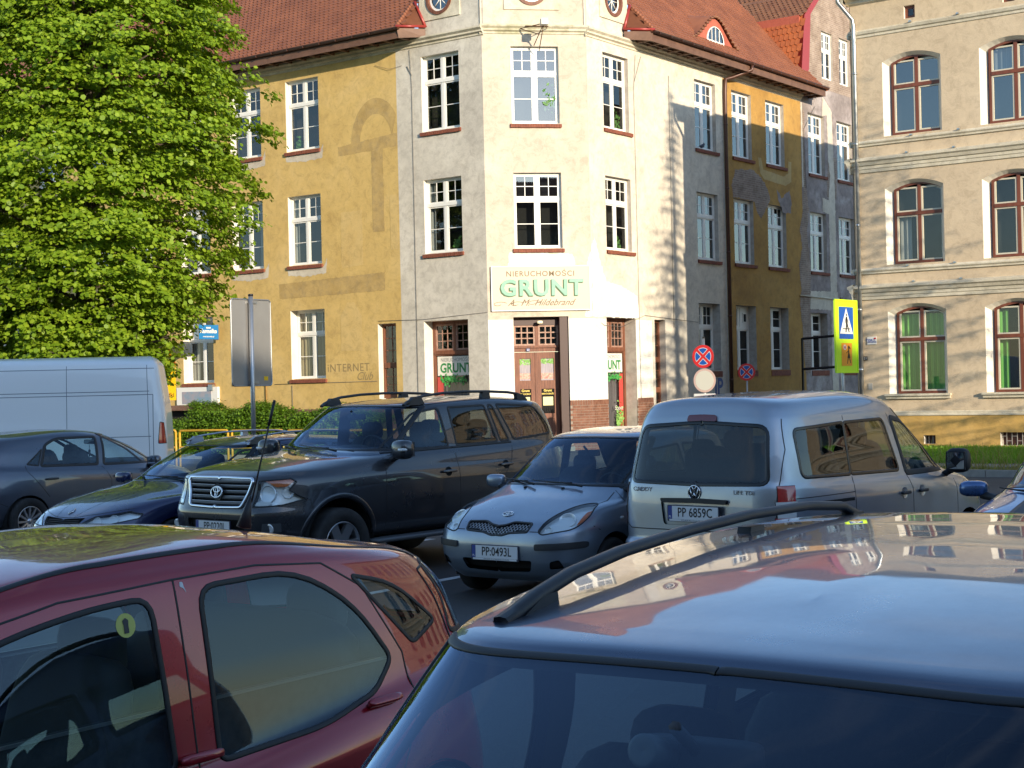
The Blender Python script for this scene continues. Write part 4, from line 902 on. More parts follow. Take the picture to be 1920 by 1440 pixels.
# ================================================================ red hatchback in the foreground
def build_red():
    c = Car('hatchback', 'dark red five-door hatchback in the foreground, its left windows towards the camera', (-1.70, 5.20), AZ, [
        (1.80, -1.76, .75, 5, 5, .20), (1.9, -1.85, .80, 5, 5, .30), (1.96, -1.91, .82, 4.5, 4.6, .42), (1.95, -1.91, .825, 4, 4.4, .56),
        (1.88, -1.88, .823, 3.8, 4.0, [(-1.9, .80), (0, .70), (1.8, .68)]), (1.76, -1.95, .785, 3.4, 3.8, [(-1.85, .92), (-1, .86), (0, .76), (1.6, .76)], .02),
        (1.52, -1.91, .755, 3.2, 3.6, [(-1.75, 1.0), (-1, .90), (0, .81), (1.3, .85)], .03), (1.22, -1.82, .705, 3.3, 3.5, [(-1.68, 1.20), (-1, 1.14), (.9, 1.12)], .02),
        (.86, -1.66, .645, 4.2, 3.4, [(-1.6, 1.335), (-.4, 1.418), (.25, 1.405), (.86, 1.33)], .010), (.83, -1.58, .612, 4.2, 3.4, [(-1.55, 1.36), (-.4, 1.452), (.25, 1.44), (.83, 1.355)], .010),
        (.78, -1.54, .572, 4.2, 3.4, [(-1.5, 1.365), (-1.1, 1.41), (-.4, 1.487), (.1, 1.48), (.5, 1.432), (.78, 1.375)], .008),
        (.6, -1.42, .33, 3.6, 3.2, [(-1.4, 1.39), (-.4, 1.520), (.2, 1.498), (.6, 1.435)]), (.4, -1.36, 0, 3, 3, [(-1.35, 1.40), (-.4, 1.53), (.2, 1.508), (.4, 1.48)])])
    T = [(.020, .004, M_RUB, 'window_seal')]
    c.cut('windscreen', 'front', [('v', 0, 6.1), ('v', .69, 6.1), ('v', .58, 8.0), ('v', 0, 8.0)], M_GLW, 'centre', trim=[(.05, .004, M_BLK, 'window_seal')])
    c.cut('rear_window', 'rear', [(0, 1.03), (.62, 1.03), (.53, 1.31), (0, 1.335)], M_GL, 'centre', trim=GT)
    c.cut('door_window', 'side', [(1.28, .885, .02), (.84, 1.17, .14), (.48, 1.305, .2), (.2, 1.352, .1), (-.03, 1.362, .07), (-.05, .825, .04)], M_GL, trim=T)
    c.cut('rear_door_window', 'side', [(-.23, .82, .04), (-.235, 1.370, .07), (-.68, 1.378, .20), (-.96, 1.22, .18), (-1.12, 1.01, .04), (-1.0, .91, .05), (-.7, .845, .1)], M_GL, trim=T)
    c.cut('quarter_window', 'side', [(-1.27, 1.04, .03), (-.97, 1.325, .02), (-1.22, 1.27, .14), (-1.46, 1.10, .03)], M_GL, r=.02, trim=[(.016, .003, M_RUB, 'window_seal')])
    c.cut('taillight', 'rear', [('rear', .66, .92), ('rear', .57, 1.29), ('side', -1.52, 1.30), ('side', -1.66, 1.05), ('side', -1.70, .92)], M_RED, trim=[(.01, .003, M_RUB, 'lamp_seal')])
    c.arch(1.22, .31, .29, None); c.arch(-1.27, .31, .29, None)
    c.finish(P_RED, M_LIN); c.wells((1.22, -1.27), .32, .29, .8, M_VOID); c.underbody(-1.7, 1.7, .6, .2, M_VOID)
    c.shut([[(-.135, 1.405), (-.14, .82), (-.12, .3)], [(-.135, 1.405), (-.5, 1.412), (-.82, 1.385), (-1.02, 1.28), (-1.19, 1.02), (-1.2, .85), (-1.05, .6)], [(-.135, 1.405), (.3, 1.385), (.55, 1.335), (.90, 1.19), (1.38, .89)]], M_RUB, .007)
    for sd in (1, -1):
        mb = MB(); p = c.sk.inv('top', densify([(.74, .52), (.50, .555), (.1, .58), (-.38, .58), (-.8, .57), (-1.1, .55), (-1.5, .50)], .05, False)); c.ribbon(p, .022, .004, False, sd, mb, .0); mb.build('roof_moulding', M_RUB, c.root)
    # door cards behind the glass, the highlight on their top edge painted as a paler strip
    mb = MB(); tr = MB()
    for sd in (1, -1):
        for x0, x1 in ((-.08, 1.0), (-1.12, -.16)):
            mb.box((x0, sd*.66-.03, .4), (x1, sd*.66+.03, 1.005)); tr.box((x0, sd*.692-.006, 1.005), (x1, sd*.692+.006, 1.014))
    d = mb.build('door_card', M_INT, c.root); tr.build('door_card_highlight', M_GPL, d)
    c.handle([(-.02-.12, .85), (-1.0, .87)], P_RED, None, .09)
    wheels(c, (1.22, -1.27), .74, .29, .185, .18, 8)
    c.seats(.30, -.76, .55, M_INTG, 1.17, .34, True, .145); c.dash(1.2, .93, .64, M_INT); c.inner_mirror(.74, 1.28, M_INT, M_MIR)
    c.door_mirror(1.22, .92, .98, (.07, .09, .07), P_RED, M_PL, M_MIR)
    mb = MB(); mb.sup((-1.085, 0, 1.472), (.03, .02, .010), (.9, .9), 8); mb.tube([(-1.075, 0, 1.465), (-1.115, 0, 1.585)], [.030, .004], 8); mb.tube([(-1.12, 0, 1.56), (-1.25, 0, 1.93)], .0035, 7); mb.tube([(-1.225, 0, 1.86), (-1.26, 0, 1.96)], .006, 7)
    mb.build('aerial', M_RUB, c.root)
    st = c.patch('round_sticker', 'side', [(.075+.037*cos(a), 1.29+.037*sin(a)) for a in np.linspace(0, 2*pi, 20)[:-1]], M_STK, .001, (1,), r=0)[0]
    c.patch('sticker_figure', 'side', [(.075-.009, 1.266), (.075+.010, 1.266), (.075+.009, 1.29), (.075+.012, 1.305), (.075, 1.313), (.075-.011, 1.305), (.075-.009, 1.29)], M_PK, .0025, (1,), st, r=.003)
    c.patch('bird_dropping', 'side', [(-.160, 1.395), (-.172, 1.394), (-.175, 1.377), (-.182, 1.358), (-.170, 1.375), (-.158, 1.38)], M_PW, .001, (1,), r=.004)
    return c
# ================================================================ silver estate in the foreground
def PB(d): return [(x, 1.590-.045*(x+1.1)**2+d) for x in (-2.0, -1.6, -1.1, -.7, -.3, 0, .25, .5)]
def build_fore():
    c = Car('estate_car', 'large silver estate car in the right foreground, roof with black rails seen from above', (.60, 3.15), 214.5, [
        (2.10, -2.15, .80, 5, 5, .22), (2.2, -2.25, .85, 5, 5, .34), (2.27, -2.3, .87, 4.5, 5, .48), (2.24, -2.3, .875, 4.2, 5, .64),
        (2.10, -2.27, .87, 4, 5, [(-2.3, .86), (2.1, .76)]), (1.85, -2.24, .85, 3.8, 5, [(-2.2, .95), (0, .92), (1.85, .85)], .02),
        (1.25, -2.2, .82, 3.8, 5, [(-2.2, 1.06), (0, 1.02), (1.25, 1.0)], .03), (.90, -2.1, .755, 4.6, 5, [(-2.1, 1.27), (.9, 1.24)], .02),
        (.42, -1.98, .735, 8, 5, PB(-.030), .018), (.38, -1.94, .715, 8, 5, PB(-.014), .018),
        (.28, -1.86, .60, 7, 5, PB(-.004), .012), (.14, -1.7, .30, 5, 4, PB(.008)), (-.05, -1.6, 0, 4, 4, PB(.012))])
    c.cut('windscreen', 'front', [('v', 0, 6.1), ('v', .73, 6.1), ('v', .68, 8.0), ('v', 0, 8.0)], M_GLW, 'centre', trim=[(.022, .004, M_RUB, 'window_seal')])
    c.cut('rear_window', 'rear', [(0, 1.06), (.60, 1.06), (.50, 1.34), (0, 1.35)], M_GL, 'centre', trim=GT)
    c.cut('door_window', 'side', [(.98, .99), (.40, 1.33), (-.10, 1.375), (-.14, .99)], M_GL, trim=T_()); c.cut('rear_door_window', 'side', [(-.24, .99), (-.22, 1.38), (-.98, 1.38), (-1.1, 1.0)], M_GL, trim=T_())
    c.cut('quarter_window', 'side', [(-1.22, 1.01), (-1.08, 1.38), (-1.78, 1.34, .06), (-1.95, 1.08)], M_GL, trim=T_())
    c.arch(1.35, .33, .31, None); c.arch(-1.3, .33, .31, None)
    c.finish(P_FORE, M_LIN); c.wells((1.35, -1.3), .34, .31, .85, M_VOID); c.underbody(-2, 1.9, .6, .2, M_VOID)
    wheels(c, (1.35, -1.3), .78, .315, .2, .2, 9)
    c.seats(.25, -.7, .58, M_INT, 1.17, .36, True, .13); c.dash(.92, .98, .68, M_INT)
    c.shut([[(-.18, 1.39), (-.18, .3)], [(-1.12, 1.39), (-1.15, .95), (-1.0, .6)]], M_RUB, .007)
    c.inner_mirror(.50, 1.335, M_INTG, M_MIR)
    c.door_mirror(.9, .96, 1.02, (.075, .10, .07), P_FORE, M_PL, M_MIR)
    # cylindrical dash camera by the mirror, tinted visor band, sun visor
    mb = MB(); M = Matrix.Translation((.585, -.05, 1.355)) @ Matrix.Rotation(radians(75), 4, 'Y'); mb.lathe([(0, -.05), (.03, -.05), (.03, .03), (.024, .032), (0, .028)], 20, 0, M); mb.build('dash_camera', M_GPL, c.root)
    xs = [.27, .22, .14, 0, -.22, -.55, -.9, -1.3, -1.55, -1.68, -1.74]; zz = [1.500, 1.518, 1.543, 1.574, 1.60, 1.620, 1.630, 1.625, 1.605, 1.565, 1.48]
    rail(c, 'roof_rail', [(x, .585-.008*(k > 0), q) for k, (x, q) in enumerate(zip(xs, zz))], .020, .014, M_PL, [((-.84, -.98), (-.88, -.96), 1.60, 1.50, .577), ((.26, .08), (.14, .09), 1.545, 1.49, .577), ((-1.60, -1.72), (-1.60, -1.68), 1.58, 1.50, .577)])
    return c
def T_(): return [(.026, .004, M_RUB, 'window_seal')]
# ================================================================ blue car at the right edge
def build_blue():
    c = Car('hatchback', 'bright blue car cut off by the right edge, bonnet and one mirror showing', (4.97, 12.68), AZ, [
        (1.95, -1.98, .80, 5, 5, .24), (2.05, -2.06, .85, 5, 5, .36), (2.1, -2.11, .875, 4.6, 4.6, .50), (2.08, -2.11, .88, 4.4, 4.4, .64),
        (1.98, -2.08, .87, 4.0, 4.2, [(-2.1, .86), (0, .84), (2, .80)]), (1.78, -2.03, .85, 3.7, 4, [(-2, .98), (0, .96), (1.78, .92)], .02),
        (1.10, -1.96, .80, 3.6, 3.8, [(-1.95, 1.07), (0, 1.04), (1.1, 1.07)], .04), (.75, -1.85, .735, 3.6, 3.8, [(-1.8, 1.27), (.75, 1.26)], .02),
        (.28, -1.7, .64, 3.6, 3.6, [(-1.66, 1.36), (-.4, 1.42), (.28, 1.39)], .02), (.15, -1.6, .53, 3.6, 3.6, [(-1.6, 1.40), (-.4, 1.47), (.15, 1.43)], .012),
        (0, -1.4, .28, 3, 3, [(-1.4, 1.43), (-.4, 1.49), (0, 1.47)]), (-.15, -1.2, 0, 3, 3, [(-1.2, 1.44), (-.4, 1.50), (-.15, 1.48)])])
    c.cut('windscreen', 'front', [('v', 0, 6.1), ('v', .71, 6.1), ('v', .58, 8.0), ('v', 0, 8.0)], M_GLW, 'centre', trim=[(.05, .004, M_BLK, 'window_seal')])
    c.cut('door_window', 'side', [(.86, .995), (.26, 1.32), (-.12, 1.38), (-.16, .99)], M_GL, trim=T_()); c.cut('rear_door_window', 'side', [(-.26, .99), (-.22, 1.38), (-.9, 1.38), (-1.15, 1.02)], M_GL, trim=T_())
    c.cut('headlight', 'front', [(.52, .68), (.56, .80), (.80, .86), (.84, .76), (.78, .69)], M_LENS, inner=(M_REF, .03))
    c.cut('grille', 'front', [(0, .55), (.4, .56), (.42, .68), (0, .68)], M_VOID, 'centre', off=-.03)
    c.arch(1.3, .33, .31, None); c.arch(-1.28, .33, .31, None)
    c.finish(P_BLUE, M_LIN); c.wells((1.3, -1.28), .34, .31, .85, M_VOID); c.underbody(-1.8, 1.8, .6, .2, M_VOID)
    c.strip('bonnet_stripe', 'top', [(1.15, .24), (1.9, .27)], .20, .001, M_PL)
    wheels(c, (1.3, -1.28), .79, .31, .2, .2, 8); c.seats(.1, -.8, .58, M_INT, 1.16); c.dash(.75, 1.0, .66, M_INT)
    c.door_mirror(.66, .99, 1.06, (.075, .115, .065), P_BLUE, M_PL, M_MIR); c.wipers([(.45, 1.03), (-.12, 1.04)], [(-.06, 1.07), (-.56, 1.07)], M_RUB)
    return c
# ================================================================ white van
def build_van():
    c = Car('delivery_van', 'tall plain white panel van parked behind the dark grey hatchback', (-9.05, 27.6), 262, [
        (2.75, -2.80, .93, 6, 12, .32), (2.86, -2.86, .98, 6, 12, .45), (2.90, -2.88, 1.0, 5.5, 12, .62), (2.85, -2.88, 1.01, 5, 12, .85),
        (2.70, -2.88, 1.01, 4.6, 12, [(-2.9, 1.15), (2.7, 1.05)]), (2.3, -2.87, 1.0, 4.2, 12, [(-2.9, 1.40), (1.8, 1.35), (2.3, 1.25)], .02),
        (1.95, -2.86, .98, 4.2, 12, [(-2.9, 1.62), (1.9, 1.50)], .02), (1.45, -2.82, .95, 4.4, 11, 1.95), (1.0, -2.77, .915, 4.6, 11, 2.30),
        (.86, -2.74, .87, 4.6, 10, [(-2.7, 2.50), (0, 2.53), (.86, 2.47)]), (.70, -2.68, .72, 4.4, 8, [(-2.7, 2.59), (0, 2.62), (.7, 2.56)]), (.4, -2.6, .4, 4, 6, 2.65), (.2, -2.55, 0, 4, 5, 2.67)])
    c.cut('windscreen', 'front', [(0, 1.56), (.86, 1.54), (.78, 2.22), (0, 2.26)], M_GLW, 'centre', trim=GT)
    c.cut('door_window', 'side', [(2.0, 1.45), (1.5, 1.98), (.95, 2.0), (.92, 1.45)], M_GL, trim=GT)
    c.cut('taillight', 'side', [(-2.74, 1.12, .02), (-2.77, 1.50, .02), (-2.835, 1.48, .01), (-2.87, 1.12, .01)], M_RED, trim=[(.012, .003, M_RUB, 'lamp_seal')])
    c.arch(1.95, .40, .38, None); c.arch(-1.75, .40, .38, None)
    c.finish(P_WHITE, M_LIN); c.wells((1.95, -1.75), .41, .38, .98, M_VOID); c.underbody(-2.6, 2.5, .7, .3, M_VOID)
    M_SEAM = mat('van seam', (.16, .18, .20), .6)
    c.shut([[(-2.56, 2.50), (-2.58, 1.6), (-2.60, .5)], [(.3, 2.5), (.3, .5)], [(-1.2, 2.5), (-1.2, .5)]], M_SEAM, .010)
    c.shut([[(.8, 2.04), (-2.60, 2.04)], [(.8, 1.98), (-2.66, 1.98)], [(-2.66, 1.98), (-2.66, .7)], [(.8, 2.44), (-2.68, 2.44)], [(-1.9, 1.25), (-2.62, 1.25)]], M_SEAM, .012)
    wheels(c, (1.95, -1.75), .88, .35, .22, .2, 8); c.dash(1.9, 1.4, .8, M_INT); c.seats(1.2, 0, 1.0, M_INT, 1.7, .45, False)
    c.door_mirror(1.95, 1.16, 1.65, (.10, .12, .2), M_PL, M_PL, M_MIR)
    return c
# ================================================================ site geometry (metres; camera at the origin looking along +y)
AL = -0.9392883                                  # compass direction in which the yellow wing recedes
tL = Vector((sin(AL), cos(AL), 0)); tR = Vector((-tL.y, tL.x, 0)); tR = -tR if tR.y < 0 else tR
P1 = Vector((-.66559, 46.0, 0)); P2 = Vector((2.46861, 46.48617, 0)); KE = Vector((9.974, 44.033, 0))
tC = (P2-P1).normalized(); UP = Vector((0, 0, 1))
ML = frame(P1, -tL, UP); MC = frame(P1, tC, UP); MR = frame(P2, tR, UP); ME = frame(KE, -tL, UP)     # local: x right along wall, y up, z outwards
MES = frame(KE, -tR, UP)                          # narrow side wall of the beige house (runs back)
# ---------------------------------------------------------------- materials
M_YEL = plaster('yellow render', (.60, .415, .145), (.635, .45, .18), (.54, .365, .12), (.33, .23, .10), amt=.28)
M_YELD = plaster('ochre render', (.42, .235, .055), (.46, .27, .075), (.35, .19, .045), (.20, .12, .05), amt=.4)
M_GRY = plaster('old grey render', (.60, .55, .46), (.67, .62, .53), (.52, .475, .40), (.27, .24, .19), amt=.38)
M_CRM = plaster('cream grey render', (.56, .48, .375), (.62, .545, .44), (.50, .425, .335), (.32, .27, .21), amt=.30)
M_RGR = plaster('weathered white render', (.66, .59, .47), (.71, .65, .53), (.57, .51, .415), (.27, .24, .20), amt=.34)
M_WHT = plaster('whitewash', (.76, .74, .66), (.80, .78, .70), (.70, .67, .59), (.5, .45, .37), amt=.12)
M_MAU = plaster('bare mauve render', (.30, .25, .235), (.43, .38, .36), (.22, .18, .165), (.13, .11, .10), amt=.7, sc=.8)
M_BEI = plaster('beige render', (.60, .475, .32), (.63, .505, .345), (.56, .44, .295), (.42, .32, .21), amt=.2, sc=.35)
M_BEP = plaster('yellow plinth', (.56, .35, .10), (.60, .39, .13), (.48, .30, .085), (.3, .2, .1), amt=.35)
M_MLD = plaster('cream moulding', (.62, .555, .42), (.68, .615, .48), (.53, .47, .35), (.30, .27, .18), amt=.4)
M_MOSS = plaster('mossy moulding', (.55, .50, .38), (.62, .57, .45), (.38, .36, .22), (.20, .19, .09), amt=.6, sc=1.4)
M_WFR = mat('white window frame', (.78, .76, .70), .45)
M_REV = varied('painted reveal', (.74, .70, .60), (.66, .61, .51), 3, .8)
M_REV2 = varied('worn reveal', (.48, .43, .36), (.36, .31, .26), 5, .9)
M_BRN = varied('red brown paint', (.20, .058, .028), (.135, .040, .020), 6, .45, bs=.25, bd=.004, bscale=60, sc=(1, .15, 1))
M_DBR = varied('old brown joinery', (.23, .085, .042), (.12, .042, .022), 5, .6, bs=.4, bd=.005, bscale=50, sc=(4, .4, 4))
M_DKB = mat('dark brown paint', (.045, .014, .010), .5)
M_SILL = varied('sill brick', (.27, .085, .045), (.17, .05, .03), 9, .8)
M_BRK = brickmat('old brick', (.36, .27, .21), (.29, .21, .165), (.42, .37, .31))
M_TILE = varied('roof tile', (.29, .105, .050), (.195, .068, .034), 1.2, .75, bs=.2, bd=.01, bscale=30)
M_TILE2 = varied('orange roof tile', (.46, .13, .035), (.33, .085, .028), 1.5, .7)
M_TILED = varied('dull roof tile', (.26, .12, .06), (.18, .075, .04), 2.5, .8)
M_GUT = mat('brown gutter', (.085, .036, .022), .4, .2)
M_FAS = varied('brown fascia', (.17, .085, .05), (.115, .055, .032), 3, .6)
M_SOF = varied('soffit boards', (.10, .05, .03), (.07, .035, .02), 6, .7)
M_RFL = mat('red flashing', (.30, .035, .028), .35, .1)
M_ZNC = varied('zinc pipe', (.52, .54, .54), (.38, .40, .40), 4, .3, metal=.8, bs=0)
M_ROOM = mat('dark room', (.012, .011, .010), .95)
M_ROOMB = varied('dim room', (.035, .032, .028), (.012, .011, .010), 1.5, .95, bs=0)
M_CURT = varied('beige curtain', (.42, .34, .20), (.28, .22, .13), 3, .9, bs=0, sc=(9, .1, 1))
M_CURG = varied('green curtain', (.26, .62, .14), (.12, .36, .06), 3, .9, bs=0, sc=(8, .08, 1))
M_CURW = varied('net curtain', (.42, .41, .38), (.30, .29, .27), 4, .9, bs=0, sc=(9, .3, 1))
M_PANE = glass_mat('window pane', (.80, .84, .82), base=.015)
M_PANEB = glass_mat('sky window pane', (.6, .66, .68), base=.13)
M_STEEL = mat('galvanised steel', (.42, .43, .43), .38, .85)
M_LEAFP = varied('pot plant leaves', (.06, .16, .03), (.10, .24, .05), 6, .6)
M_BLKM = mat('black metal', (.015, .012, .012), .5, .3)
M_CABLE = mat('cable', (.16, .14, .12), .7)
# ---------------------------------------------------------------- wall with holes
def arc_head(x0, x1, zs, rise, n=10):
    if rise <= 0: return [(x1, zs), (x0, zs)]
    return [(x1+(x0-x1)*i/n, zs+rise*(1-(2*i/n-1)**2)) for i in range(n+1)]
def hole_poly(h):
    x0, z0, x1, z1 = h[:4]; rise = h[4] if len(h) > 4 else 0
    return [(x0, z0), (x1, z0)]+arc_head(x0, x1, z1, rise)
def wall(name, outline, holes, M, m, parent, z=0, mi=None, uvs=True):
    """flat wall sheet with openings; outline ccw in local (x, y)"""
    polys = [outline]+[hole_poly(h) if not isinstance(h[0], tuple) else h for h in holes]
    V = []; E = []
    for p in polys:
        b = len(V); V += [Vector(q) for q in p]; E += [(b+i, b+(i+1) % len(p)) for i in range(len(p))]
    xs = [p[0] for p in outline]; ys = [p[1] for p in outline]
    r = geometry.delaunay_2d_cdt(V, E, [], 0, 1e-5)
    vs = np.array([(p[0], p[1]) for p in r[0]]); fs = np.array([f for f in r[2] if len(f) == 3]); c = vs[fs].mean(1)
    keep = inpoly(c, np.array(outline))
    for p in polys[1:]: keep &= ~inpoly(c, np.array(p))
    fs = fs[keep]; me = bpy.data.meshes.new(name)
    a, b_, d = vs[fs[:, 0]], vs[fs[:, 1]], vs[fs[:, 2]]; fl = ((b_-a)[:, 0]*(d-a)[:, 1]-(b_-a)[:, 1]*(d-a)[:, 0]) < 0; fs[fl] = fs[fl][:, ::-1]
    me.from_pydata([(x, y, z) for x, y in vs], [], fs.tolist()); me.update()
    uv = me.uv_layers.new(name='uv')
    for l in me.loops: uv.data[l.index].uv = vs[l.vertex_index]
    o = link(name, me, parent, m); o.matrix_local = M; return o
def reveals(mb, h, d, mi=0, splay=0.0):
    """inner faces of an opening, going back by d"""
    p = hole_poly(h); n = len(p); cx = sum(q[0] for q in p)/n; w2 = (h[2]-h[0])/2
    q = [(cx+(x-cx)*(1-splay/w2), y-(splay*.8 if y > (h[1]+h[3])/2 else 0)) for x, y in p]
    mb.add([(x, y, 0) for x, y in p]+[(x, y, -d) for x, y in q], [(i, i+n, (i+1) % n+n, (i+1) % n) for i in range(n)], mi)
_rng = random.Random(3)
def window_kind(key, w, h, fr, bars, m=M_WFR, rise=0, depth=.06, sash=None, pane=M_PANE, room=M_ROOM, curtain=None, curtain_m=None, roomd=.45):
    """bars: list of (x0,y0,x1,y1,thick) glazing members as fractions of w,h; panes fill the gaps"""
    f = MB(); n = 10
    outer = [(0, 0), (w, 0)]+arc_head(0, w, h, rise, n); inner = [(fr, fr), (w-fr, fr)]+arc_head(fr, w-fr, h-fr, rise*.92, n); L = len(outer)
    V = [(x, y, 0) for x, y in outer]+[(x, y, depth) for x, y in outer]+[(x, y, depth) for x, y in inner]+[(x, y, 0) for x, y in inner]
    f.add(V, [q for i in range(L) for j in [(i+1) % L] for q in ((i, j, L+j, L+i), (L+i, L+j, 2*L+j, 2*L+i), (2*L+i, 2*L+j, 3*L+j, 3*L+i))])
    return f
def make_window(parent, M, x, y, w, h, xs, ys, bars, fr=.055, mull=.09, m=M_WFR, rise=0, pane=M_PANE, room=M_ROOM, curtains=(), room_h=None, inner=None, name='window', rd=.4, depth=.06, warp=None):
    """window: frame mesh > pane, glazing bar, curtain. xs/ys: casement splits as fractions; bars: per cell (nx, ny) of small panes"""
    W = Matrix(M) @ Matrix.Translation((x, y, 0))
    f = window_kind('', w, h, fr, [], m, rise, depth)
    gx = [0]+[a*w for a in xs]+[w]; gy = [0]+[a*h for a in ys]+[h]
    for a in xs: f.box((a*w-mull/2, fr, .003), (a*w+mull/2, h-fr+rise*.9, depth-.004))
    for a in ys: f.box((fr, a*h-mull/2, .006), (w-fr, a*h+mull/2, depth+.012))
    o = f.build(name, m, parent); o.matrix_local = W
    sf = .042
    sash = MB(); bars_mb = MB()
    for i in range(len(gx)-1):
        for j in range(len(gy)-1):
            x0 = gx[i]+(fr if i == 0 else mull/2); x1 = gx[i+1]-(fr if i == len(gx)-2 else mull/2); y0 = gy[j]+(fr if j == 0 else mull/2); y1 = gy[j+1]-(fr if j == len(gy)-2 else mull/2)
            top = rise > 0 and j == len(gy)-2; ty = y1+(rise*.5 if top else 0)
            for a, b in (((x0, y0), (x1, y0+sf)), ((x0, ty-sf), (x1, ty)), ((x0, y0+sf), (x0+sf, ty-sf)), ((x1-sf, y0+sf), (x1, ty-sf))):
                sash.box((a[0], a[1], .010), (b[0], b[1], depth-.014))
            nx, ny = bars[j] if isinstance(bars, (list, tuple)) else bars(i, j)
            X0, X1, Y0, Y1 = x0+sf, x1-sf, y0+sf, ty-sf; t = .011
            for k in range(1, nx): bars_mb.box((X0+(X1-X0)*k/nx-t, Y0, .018), (X0+(X1-X0)*k/nx+t, Y1, .040))
            for k in range(1, ny): bars_mb.box((X0, Y0+(Y1-Y0)*k/ny-t, .0185), (X1, Y0+(Y1-Y0)*k/ny+t, .0405))
            g = MB(); a, b = _rng.uniform(-.004, .004), _rng.uniform(-.004, .004)
            g.add([(X0-.01, Y0-.01, .026), (X1+.01, Y0-.01, .026+a), (X1+.01, Y1+.01, .026+a+b), (X0-.01, Y1+.01, .026+b)], [(0, 1, 2, 3)]); g.build('pane', pane[j % len(pane)] if isinstance(pane, (list, tuple)) else pane, o)
    sash.build('sash', inner or m, o)
    if bars_mb.v: bars_mb.build('glazing_bars', inner or m, o)
    r = MB(); a = .25; V = [(-a*0, 0, -.01), (w, 0, -.01), (w, h+rise, -.01), (0, h+rise, -.01), (-.1, -.1, -rd), (w+.1, -.1, -rd), (w+.1, h+rise+.1, -rd), (-.1, h+rise+.1, -rd)]
    r.add(V, [(4, 5, 6, 7), (0, 1, 5, 4), (1, 2, 6, 5), (2, 3, 7, 6), (3, 0, 4, 7)]); r.build('room_interior', room, o)
    for (cx0, cx1, cy0, cy1, cm) in curtains:
        c = MB(); n = max(8, int((cx1-cx0)*w/.03)); V = []
        for i in range(n+1):
            X = (cx0+(cx1-cx0)*i/n)*w; zz = -.10+.03*sin(i*1.1)+.012*sin(i*2.7); V += [(X, cy0*h, zz), (X, cy1*h, zz)]
        c.add(V, [(2*i, 2*i+2, 2*i+3, 2*i+1) for i in range(n)], 0, True); c.build('curtain', cm, o)
    return o
def brick_sill(parent, M, x0, x1, y, proud=.07, h=.13, m=M_SILL, side=1):
    mb = MB(); n = int((x1-x0)/.075)
    for i in range(n):
        a = x0+(x1-x0)*i/n; b = a+(x1-x0)/n-.012; q = _rng.uniform(-.004, .004)
        mb.add([(a, y-h+q, -.03), (b, y-h+q, -.03), (b, y-h+q, proud*.9), (a, y-h+q, proud*.9), (a, y+.01, -.16), (b, y+.01, -.16), (b, y-.025+q, proud), (a, y-.025+q, proud)],
               [(0, 3, 2, 1), (3, 7, 6, 2), (4, 5, 6, 7), (0, 4, 7, 3), (1, 2, 6, 5)])
    mb.box((x0, y-h+.012, -.03), (x1, y-.03, proud-.015))
    o = mb.build('window_sill', m, parent); o['kind'] = 'stuff'; o.matrix_local = M; return o
def moulding(parent, M, x0, x1, y, prof, m, name='moulding', caps=True):
    """prof: list of (outward, up) from bottom to top"""
    mb = MB(); k = len(prof); mb.add([(x, y+b, a) for x in (x0, x1) for a, b in prof], [(i, k+i, k+i+1, i+1) for i in range(k-1)])
    if caps:
        mb.add([(x0, y+b, a) for a, b in prof]+[(x0, y+prof[-1][1], 0), (x0, y+prof[0][1], 0)], [tuple(range(k+2))]); mb.add([(x1, y+b, a) for a, b in prof]+[(x1, y+prof[-1][1], 0), (x1, y+prof[0][1], 0)], [tuple(range(k+2))[::-1]])
    o = mb.build(name, m, parent); o.matrix_local = M; return o
def patchpoly(parent, name, M, pts, m, z=.004, jag=0, seed=1, kind=None):
    """thin layer of plaster (or gap in it) on a wall, ragged edge"""
    rg = random.Random(seed); p = []
    for i in range(len(pts)):
        a, b = Vector(pts[i]), Vector(pts[(i+1) % len(pts)]); k = max(1, int((b-a).length/(.07 if jag else 9)))
        for j in range(k):
            q = a+(b-a)*j/k; p.append((q.x+rg.uniform(-jag, jag), q.y+rg.uniform(-jag, jag)))
    return wall(name, p, [], M, m, parent, z)
def roof_tiles(parent, M, x0, x1, s0, s1, m, clip=None, tw=.19, th=.165, curve=None, name='roof_tiles'):
    """beaver-tail tiles as real geometry, laid in local x (along eave) and y (up the slope)"""
    V = []; F = []; rows = int((s1-s0)/th); cols = int((x1-x0)/tw)
    rg = random.Random(5)
    for r in range(rows):
        s = s0+r*th; off = (r % 2)*tw/2
        for c in range(cols+1):
            a = x0+c*tw+off-tw/2+.006; b = a+tw-.012
            if clip and not clip((a+b)/2, s+th/2): continue
            q = rg.uniform(0, .008); z0, z1 = .030+q, .006
            n = len(V); V += [(a, s+.02, z0), ((a+b)/2, s-.035, z0), (b, s+.02, z0), (b, s+th+.03, z1), (a, s+th+.03, z1), (a, s+.02, 0), ((a+b)/2, s-.035, 0), (b, s+.02, 0)]
            F += [(n, n+1, n+2, n+3, n+4), (n, n+5, n+6, n+1), (n+1, n+6, n+7, n+2)]
    me = bpy.data.meshes.new(name); me.from_pydata(V, [], F); me.update(); o = link(name, me, parent, m); o['kind'] = 'stuff'; o.matrix_local = M; return o
